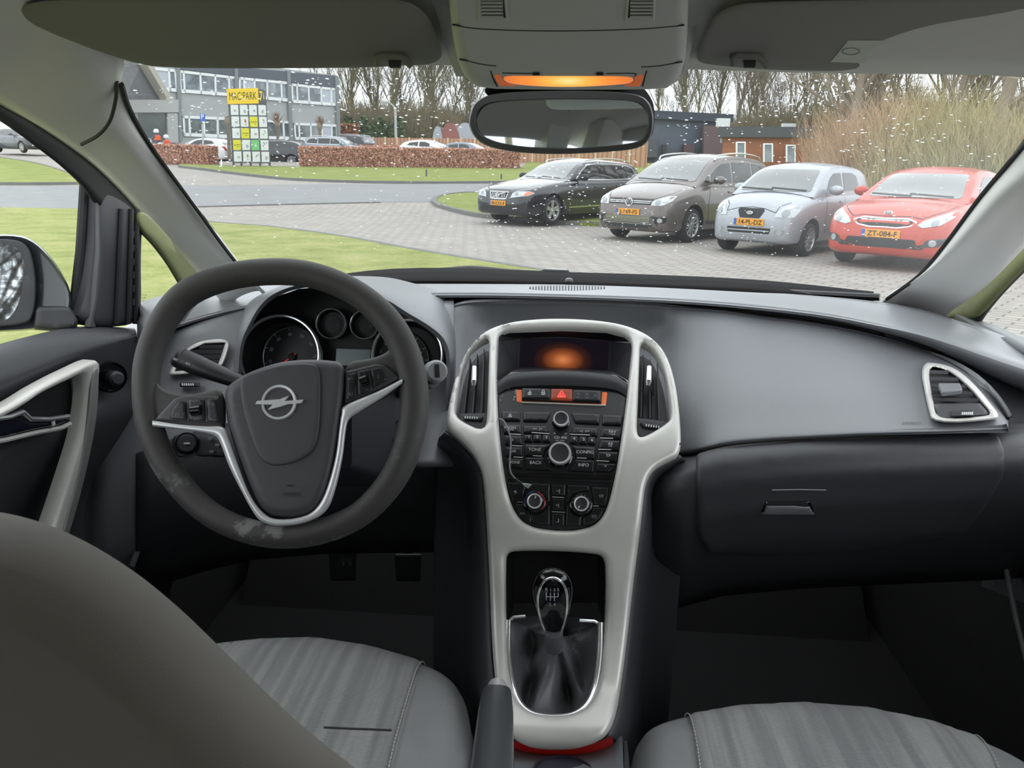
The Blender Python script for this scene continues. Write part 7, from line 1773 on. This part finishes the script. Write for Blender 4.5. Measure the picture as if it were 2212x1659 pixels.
skin_obj('mirror_glass', mat('mirror_silver', (215,220,225), .02, 1.0), mr, [(-160,545),(0,526),(38,533),(53,560),(52,600),(42,655),(18,692),(-20,700),(-160,712)], [], mfn(1.192), 2, .0, 14, solid=0)
skin_obj('mirror_foot', mat('mirror_black',(44,46,50),.5), mr, [(76,660),(150,660),(168,690),(166,712),(120,716),(70,712)], [], mfn(1.21), 8, .02, 9, solid=.04)
# passenger door
dr['kind'] = 'structure'
dp_ = thing('door_2', 'passenger side front door, its dark panel just inside the picture edge', 'car door', (.74,1.0,.3))
gridpx('door_panel', [[(2110,715,.79),(2212,748,.79),(2330,800,.79),(2500,880,.79)],[(2110,745,.75),(2212,782,.75),(2330,830,.75),(2500,915,.75)],[(2150,830,.73),(2240,860,.73),(2350,905,.73),(2500,980,.73)],[(2165,920,.745),(2240,945,.745),(2350,985,.745),(2500,1050,.745)],[(2160,1010,.73),(2240,1035,.73),(2350,1070,.73),(2500,1130,.73)],[(2140,1130,.77),(2240,1160,.77),(2350,1200,.77),(2500,1260,.77)],[(2110,1350,.79),(2240,1420,.79),(2350,1480,.79),(2500,1560,.79)],[(2100,1600,.79),(2240,1800,.79),(2350,1900,.79),(2500,2000,.79)]], DLOW, dp_, kind='x', nu=4, nv=4, solid=.02)
q = MB(); q.tube(crom([PX(2157,1150,.735),PX(2176,1240,.735),PX(2196,1340,.735),PX(2222,1440,.735),PX(2250,1520,.735)],5), .004, 8); q.build('pocket_edge', DASH, dp_)
q = MB(); q.grid([[PX(2108,702,.785),PX(2200,600,.785),PX(2340,470,.785)],[PX(2125,712,.785),PX(2240,755,.785),PX(2500,880,.785)]]); q.build('door_glass', MATS['side_glass'], dp_, smooth=False, fix=False)
q = MB(); q.grid([[PX(2104,700,.775),PX(2150,715,.775),PX(2212,745,.775),PX(2300,790,.775)],[PX(2060,690,.74),PX(2120,722,.74),PX(2200,762,.74),PX(2300,815,.74)]]); tag(q.build('trim_11', DASH, solid=.01, fix=False), kind='structure')
dp_['kind'] = 'structure'
# ---------------------------------------------------------------- pedals
def pedal(u0, v0, u1, v1, y, label, arm, marks=False):
    t = thing('pedal', label, 'pedal', PY(u0,v1,y)); f = lambda u, v, off=0: PY(u, v, y-off)
    skin_obj('pad', mat('pedal_rubber',(40,41,42),.6), t, rounded([(u0,v0),(u1,v0),(u1-3,v1),(u0+3,v1)],6), [], f, 6, .008, 8, solid=.01)
    q = MB(); q.tube([PY((u0+u1)/2,v0,y+.01),PY((u0+u1)/2+arm,v0-90,y+.12)], .010, 8); q.build('arm', DKP, t)
    if marks:
        q = MB(); 
        for k in range(4): q.tube([f(u0+26+k*7,v0+16,.009),f(u0+32+k*7-(k%2)*6,v0+34,.009)], .0008, 4)
        q.build('worn_marks', ICOND, t)
pedal(710,1188,772,1255,1.42,'worn clutch pedal pad below the steering wheel', 0, True); pedal(852,1196,912,1256,1.44,'brake pedal pad, dim between the clutch and the console', 20)
pedal(985,1215,1025,1268,1.46,'narrow accelerator pedal close against the console side', 6)
q = MB(); q.tube(crom([PX(318,1140,-.74),PX(300,1180,-.74),PX(283,1225,-.74)],4), .006, 8); tag(q.build('trim_12', DASH), kind='structure')
# ---------------------------------------------------------------- seats
FAB = mat('seat_fabric_grey', (136,138,139), .95, sheen=.3, bump=.0004, bscale=700, var=.04, vscale=30)
FABC = mat('seat_fabric_striped', (98,100,100), .95, sheen=.3); b = FABC.node_tree.nodes['Principled BSDF']
tcn = N(FABC,'TexCoord'); mp = N(FABC,'Mapping'); mp.inputs['Scale'].default_value = (46,1.6,1.6); mp.inputs['Rotation'].default_value = (0,0,R(4)); n1 = N(FABC,'TexNoise'); n1.inputs['Scale'].default_value = 1.5; n1.inputs['Detail'].default_value = 3
r_ = ramp(FABC, [(.38,(132,134,135)),(.5,(145,147,147)),(.62,(163,165,164))]); n2 = N(FABC,'TexWave'); n2.bands_direction = 'Y'; n2.inputs['Scale'].default_value = 160; bp = N(FABC,'Bump'); bp.inputs['Distance'].default_value = .0006
L(FABC,tcn,'Object',mp,'Vector'); L(FABC,mp,0,n1,'Vector'); L(FABC,n1,'Fac',r_,'Fac'); L(FABC,r_,'Color',b,'Base Color'); L(FABC,tcn,'Object',n2,'Vector'); L(FABC,n2,'Fac',bp,'Height'); L(FABC,bp,0,b,'Normal')
STI = mat('stitch_thread', (190,190,184), .8)
def seat(label, outline, zt, panel, seams, nm='car_seat', split=None, zf=None):
    cx = sum(p[0] for p in outline)/len(outline); zf = zf or (lambda u, v: zt)
    base = lambda u, v, off=0: (lambda p: V((p.x,p.y,p.z+off)))(PZ(u, v, zf(u,v)))
    c0 = base(cx, 1600); t = thing(nm, label, 'car seat', (c0.x,c0.y,FZ))
    cu = skin_obj('cushion', FAB, t, outline, [], base, 75, .055, 22, base=-.055, solid=0, angle=180)
    q = MB(); o2 = dens(outline, 20); r0 = [base(p[0],p[1],-.055) for p in o2]; ctr = sum(r0, V((0,0,0)))/len(r0)
    q.grid([r0, [V((p.x,p.y,p.z-.05))+(p-ctr).normalized()*.008 for p in r0], [V((p.x,p.y,FZ+.12))+(ctr-p)*.06 for p in r0]], True); q.build('cushion_side', FAB, t, angle=180)
    def near(u, v):
        m = 1e9; P = V((u,v))
        for i in range(len(outline)):
            a, b_ = V(outline[i-1]), V(outline[i]); d = b_-a; k = max(0,min(1,(P-a).dot(d)/d.length_squared)); m = min(m, (P-(a+d*k)).length)
        s = min(1, m/75); return .055*math.sqrt(max(0,1-(1-s)**2))-.055
    fp = lambda u, v, off=0: base(u, v, near(u,v)+off)
    pl = skin_obj('centre_panel', FABC, t, panel, [], fp, 14, .004, 16, base=.0, solid=0, angle=180)
    q = MB()
    for sm in seams:
        P = crom([V(x) for x in sm], 8); k = 0; acc = 0
        pts = [fp(p.x,p.y,.0045) for p in P]
        L_ = [0]
        for a, b_ in zip(pts, pts[1:]): L_.append(L_[-1]+(b_-a).length)
        s = 0
        def at(x):
            for i in range(len(L_)-1):
                if x <= L_[i+1]: return pts[i]+(pts[i+1]-pts[i])*((x-L_[i])/max(L_[i+1]-L_[i],1e-6))
            return pts[-1]
        while s < L_[-1]: q.tube([at(s), at(min(s+.0042,L_[-1]))], .0009, 5); s += .0062
    q.build('stitching', STI, t)
    if split:
        q = MB(); q.tube([fp(*p,.004) for p in split], .0016, 6); q.build('cushion_seam', mat('seam_dark',(58,60,61),.9), t)
    return t, fp
so = [(300,1900),(330,1500),(400,1380),(455,1352),(560,1341),(680,1338),(800,1356),(900,1384),(965,1412),(1003,1448),(1020,1500),(1023,1560),(1012,1660),(990,1900)]
ds, fp = seat('driver seat, its blurred brown-grey backrest filling the lower left of the picture', so, .60,
    [(350,1900),(380,1480),(440,1385),(500,1350),(600,1342),(700,1343),(800,1358),(920,1392),(900,1450),(878,1520),(858,1590),(840,1660),(800,1900)], [[(921,1391),(903,1440),(884,1500),(866,1560),(850,1620),(832,1700)]], split=[(700,1578),(770,1581),(846,1584)])
po = [(1362,1900),(1362,1640),(1366,1580),(1385,1542),(1420,1520),(1480,1503),(1600,1483),(1740,1477),(1880,1488),(2020,1516),(2120,1550),(2212,1590),(2300,1650),(2360,1900)]
seat('passenger seat cushion with broad striped panel and white stitching at its front', po, .585,
    [(1500,1900),(1512,1700),(1500,1600),(1481,1504),(1600,1485),(1740,1479),(1880,1490),(2020,1518),(2104,1546),(2130,1600),(2165,1700),(2200,1900)], [[(1481,1502),(1494,1560),(1506,1620),(1516,1700)],[(2104,1544),(2124,1596),(2146,1640),(2170,1700)]])
BRM = mat('backrest_fabric_brown_grey', (104,98,91), .95, sheen=.2, bump=.0003, bscale=1500, var=.05, vscale=14)
bo = [(-420,1250),(-300,1130),(-150,1090),(0,1104),(100,1130),(200,1176),(300,1240),(390,1315),(460,1383),(540,1462),(610,1530),(690,1600),(770,1660),(900,1780),(980,2100),(-420,2100)]
bfn = lambda u, v, off=0: PD(u, v, .50-.06*min(1,max(0,(v-1100)/700))-off)
skin_obj('backrest', BRM, ds, bo, [], bfn, 230, .10, 24, base=0, solid=.03, angle=180)
q = MB(); q.box((-.40,.12,1.17),(.27,.11,.20)); q.build('headrest', BRM, ds, bevel=.04, seg=3)
q = MB(); q.tube([V((-.46,.13,.98)),V((-.46,.12,1.1))], .006, 8); q.tube([V((-.34,.13,.98)),V((-.34,.12,1.1))], .006, 8); q.build('headrest_bars', CHR, ds)
# rear bench (seen in the mirror only)
q = MB()
def cushion(c, s, r=.05):
    q.box(c, s)
rb = thing('rear_bench', 'dark rear bench seat reflected in the interior mirror', 'car seat', (0,-.7,FZ))
q = MB(); q.box((0,-.62,.46),(1.3,.52,.18)); q.build('cushion', FAB, rb, bevel=.05, seg=3)
for x in (-.33,.33):
    q = MB(); q.prism([V((x-.32,-.88,.5)),V((x+.32,-.88,.5)),V((x+.30,-1.05,1.08)),V((x-.30,-1.05,1.08))], V((0,-.12,-.02))); q.build('backrest', FAB, rb, bevel=.03, seg=3)
    q = MB(); q.box((x,-1.12,1.17),(.26,.09,.15)); q.build('headrest', FAB, rb, bevel=.03, seg=3)

# ---------------------------------------------------------------- roof items
def vfn(u, v, off=0): return PD(u, v, .85-.20*(1-min(v,170)/150)-off)
VL_ = [(32,22),(55,6),(140,-4),(800,-8),(885,2),(922,30),(942,70),(957,112),(950,130),(925,140),(880,141),(800,146),(600,148),(350,147),(290,136),(205,108),(150,90),(100,68),(55,45)]
vs = thing('sun_visor', 'folded grey sun visor above the driver side of the windscreen', 'sun visor', vfn(500,60))
skin_obj('visor_panel', VISM, vs, VL_, [], vfn, 13, .010, 12, solid=.012, angle=70)
VR_ = [(1503,122),(1512,100),(1524,62),(1545,32),(1580,12),(1640,2),(2150,-6),(2320,-6),(2350,60),(2300,140),(2200,158),(2000,158),(1800,154),(1660,151),(1600,146),(1545,141),(1512,136)]
vs2 = thing('sun_visor', 'folded grey sun visor with pale warning label on the passenger side', 'sun visor', vfn(1850,60))
skin_obj('visor_panel', VISM, vs2, VR_, [], vfn, 13, .010, 12, solid=.012, angle=70)
lb = skin_obj('warning_label', mat('label_grey_green', (190,198,186), .6), vs2, [(1832,87),(2145,88),(2087,143),(1794,134)], [], vfn, 2, .0004, 14, base=.011, solid=0)
q = MB()
for k in range(24): a = k/24*6.283; q.add([vfn(1838+20*math.cos(a)*1.0, 111+8*math.sin(a), .0120), vfn(1838+20*math.cos(a+.27), 111+8*math.sin(a+.27), .0120), vfn(1838+17*math.cos(a+.27), 111+6.5*math.sin(a+.27), .0120), vfn(1838+17*math.cos(a), 111+6.5*math.sin(a), .0120)], [(0,1,2,3)])
q.build('label_symbol', mat('label_mark',(120,126,118),.7), lb, smooth=False, fix=False)
for (x0, lab) in ((812,'grey clip holding the driver sun visor'),(1580,'grey clip holding the passenger sun visor')):
    t = thing('visor_clip', lab, 'clip', vfn(x0+40,130)); m = mat('clip_grey', (132,132,126), .6)
    cf = lambda u, v, off=0: PD(u, v, .812-off); o = x0-812
    q = MB(); q.tube([cf(816+o,140,.01),cf(815+o,124,.016),cf(822+o,120,.018),cf(866+o,121,.018),cf(876+o,127,.016),cf(888+o,143,.01)], [.0035,.004,.004,.004,.004,.0035], 10); q.build('hook', m, t)
    q = MB(); q.prism([cf(838+o,128,.012),cf(866+o,128,.012),cf(864+o,146,.012),cf(840+o,146,.012)], V((0,.006,0))); q.build('clip_body', mat('clip_dark',(70,70,68),.6), t, bevel=.001)
ocf = lambda u, v, off=0: PD(u, v, .80-.12*(1-v/190)-off)
ocm = mat('overhead_plastic', (212,215,213), .7, bump=.0001, bscale=900)
oc = thing('overhead_console', 'light grey overhead console with orange glowing courtesy lamp', 'overhead console', ocf(1230,100))
OC_ = [(966,-40),(970,0),(975,55),(983,105),(993,145),(1008,172),(1032,187),(1070,192),(1225,194),(1400,193),(1440,190),(1462,176),(1477,145),(1484,100),(1486,30),(1488,-40)]
skin_obj('console_body', ocm, oc, OC_, [], ocf, 22, .022, 9, solid=.0, angle=75)
q = MB(); l = dens(OC_[:],10); q.grid([[ocf(p[0],p[1],0) for p in l],[ocf(p[0],p[1],0)+V((0,.03,.06)) for p in l]]); q.build('console_side', ocm, oc)
def lines3(nm, ls, fn, r, m, par):
    q = MB()
    for l in ls: q.tube([fn(p.x,p.y) for p in crom([V(x) for x in l], 4)], r, 5)
    return q.build(nm, m, par)
of = lambda u, v: ocf(u, v, .0215)
lines3('panel_seams', [[(977,53),(1030,61),(1120,65),(1230,66),(1380,62),(1478,54)],[(992,128),(1010,131),(1040,138),(1072,142)],[(1385,144),(1420,142),(1450,137),(1474,133)],[(1060,152),(1066,170),(1074,186)],[(1397,152),(1392,170),(1388,186)],[(1085,157),(1150,158)],[(1310,158),(1370,158),(1371,164)]], of, .0009, mat('seam_shadow',(64,66,66),.9), oc)
for x0, lab in ((1035,1),(1350,2)):
    s = 1 if lab == 1 else -1
    pts = [(1037,-30),(1086,-30),(1092,38),(1040,38)] if lab == 1 else [(1362,-30),(1412,-30),(1408,38),(1356,38)]
    fr_ = [(1030,-32),(1092,-32),(1098,46),(1034,46)] if lab == 1 else [(1356,-32),(1418,-32),(1414,46),(1350,46)]
    g = skin_obj('grille_frame', ocm, oc, fr_, [pts], lambda u,v,off=0: ocf(u,v,.0225+off), 3, .002, 5)
    skin_obj('grille_back', mat('grille_dark',(70,66,60),.9), g, pts, [], lambda u,v,off=0: ocf(u,v,.0228), 1, 0, 12, solid=0)
    q = MB()
    for k in range(9):
        v = -24+k*7.5; a, b_ = (pts[0][0]+1, pts[1][0]-1); q.tube([ocf(a+3*(v+30)/68*(1 if lab==1 else -1)*.6,v,.0242),ocf(b_+3*(v+30)/68*(1 if lab==1 else -1)*.8,v,.0242)], .0011, 5)
    q.build('grille_slats', ocm, g)
LM = mat('lamp_orange', (240,150,80), .3); b = LM.node_tree.nodes['Principled BSDF']; tcn = N(LM,'TexCoord'); mp = N(LM,'Mapping'); cc = ocf(1227,175,.022); mp.inputs['Location'].default_value = tuple(-cc); mp2 = N(LM,'Mapping'); mp2.inputs['Scale'].default_value = (14,20,60); gr = N(LM,'TexGradient'); gr.gradient_type = 'SPHERICAL'
rp_ = ramp(LM, [(0,(190,95,50)),(.45,(240,135,55)),(.75,(255,180,80)),(1,(255,225,150))]); L(LM,tcn,'Object',mp,'Vector'); L(LM,mp,0,mp2,'Vector'); L(LM,mp2,0,gr,'Vector'); L(LM,gr,'Fac',rp_,'Fac'); L(LM,rp_,'Color',b,'Emission Color'); b.inputs['Emission Strength'].default_value = 1.1
skin_obj('courtesy_lamp', LM, oc, [(1084,162),(1150,163),(1300,163),(1371,164),(1368,178),(1340,183),(1225,189),(1120,184),(1088,176)], [], lambda u,v,off=0: ocf(u,v,.020+off), 5, .003, 6, solid=0)
skin_obj('lamp_diffuser_edge', mat('lamp_side_orange',(200,120,80),.4,emit=(220,110,60),estr=.35), oc, [(1066,160),(1083,162),(1087,178),(1120,186),(1080,186),(1072,176)], [], lambda u,v,off=0: ocf(u,v,.0215+off), 2, .001, 5, solid=0)
skin_obj('lamp_diffuser_edge', MATS['lamp_side_orange'], oc, [(1372,164),(1391,160),(1388,176),(1380,187),(1345,186),(1369,178)], [], lambda u,v,off=0: ocf(u,v,.0215+off), 2, .001, 5, solid=0)
q = MB(); q.prism([ocf(1151,157,.022),ocf(1166,157,.022),ocf(1166,163,.022),ocf(1151,163,.022)], V((0,-.002,0))); q.prism([ocf(1288,157,.022),ocf(1303,157,.022),ocf(1303,163,.022),ocf(1288,163,.022)], V((0,-.002,0))); q.build('lamp_switches', BLK, oc, smooth=False)
# roof lining gusset around the console
gridpx('trim_13', [[(905,-40,.70),(940,20,.72),(965,110,.80),(985,165,.86)],[(1230,-40,.74),(1230,60,.80),(1230,120,.85),(1230,165,.9)],[(1555,-40,.70),(1520,20,.72),(1492,110,.80),(1480,168,.86)]], HEADL, None, kind='d', nu=4, nv=4)['kind'] = 'structure'
# interior mirror
im = thing('rear_view_mirror', 'black-framed interior rear view mirror hanging under the overhead console', 'mirror', PD(1210,265,1.0))
MO = [(1013,268),(1016,243),(1026,222),(1050,207),(1090,200),(1150,197),(1215,196),(1290,197),(1345,200),(1383,207),(1402,222),(1411,246),(1411,275),(1403,300),(1385,317),(1350,325),(1285,330),(1215,333),(1140,331),(1080,323),(1045,312),(1024,294)]
MI = [(1029,266),(1032,247),(1042,232),(1062,222),(1110,217),(1215,214),(1310,215),(1360,218),(1383,226),(1395,244),(1398,268),(1393,290),(1378,305),(1340,312),(1285,317),(1215,320),(1140,317),(1085,309),(1052,298),(1034,284)]
q = MB(); cm = V((1212,264)); rows = []
PM = [V(x) for x in MO]; PI_ = [V(x) for x in MI]
def lp3(P, s, d_): return [PD(cm.x+(p.x-cm.x)*s, cm.y+(p.y-cm.y)*s, d_-(p.x-cm.x)*s*.00013+(p.y-cm.y)*s*.00016) for p in crom(P, 3, True)]
def resamp(P, n=80):
    L_ = crom(P, 6, True); out = []
    for k in range(n):
        a = 2*math.pi*k/n; d = V((math.cos(a), math.sin(a)*.4)); best = None
        for i in range(len(L_)):
            p, q_ = L_[i]-cm, L_[(i+1)%len(L_)]-cm; e = q_-p; den = d.x*e.y-d.y*e.x
            if abs(den) < 1e-9: continue
            t = (p.x*e.y-p.y*e.x)/den; s = (p.x*d.y-p.y*d.x)/den
            if t > 0 and -1e-6 <= s <= 1+1e-6: best = t
        out.append(cm+d*best)
    return out
PM, PI_ = resamp(PM), resamp(PI_)
def lp3(P, s, d_): return [PD(cm.x+(p.x-cm.x)*s, cm.y+(p.y-cm.y)*s, d_-(p.x-cm.x)*s*.00013+(p.y-cm.y)*s*.00016) for p in P]
rows = [lp3(PI_,1.0,.992), lp3(PI_,1.02,.986), lp3(PM,.985,.986), lp3(PM,1.0,.993), lp3(PM,.995,1.015), lp3(PM,.85,1.035), lp3(PM,.45,1.045), lp3(PM,.02,1.047)]
q.grid(rows, True); q.build('housing', mat('mirror_housing',(52,52,52),.45), im, angle=60)
# slightly turned glass plane
GN = (PD(1212,264,1)-C).normalized()*-1; GN = (GN+V((-.20,0,-.02))).normalized(); GO_ = PD(1212,264,.9945)
g_ = lambda u, v: PD(u, v, .9925-(u-cm.x)*.00013+(v-cm.y)*.00016)
GO_ = g_(1212,264); GN = (g_(1380,264)-g_(1040,264)).cross(g_(1212,310)-g_(1212,220)).normalized()
q = MB(); q.sheet([PP(p.x,p.y,GO_,GN) for p in PI_])
mg = q.build('mirror_glass', mat('mirror_silver', (215,220,225), .02, 1.0), im, smooth=False)
q = MB(); q.lathe([(.008,0),(.010,.03),(.014,.06),(.03,.07)], PD(1212,205,1.01), (PD(1212,150,1.06)-PD(1212,205,1.01)), 16); q.build('mirror_stem', BLK, im)
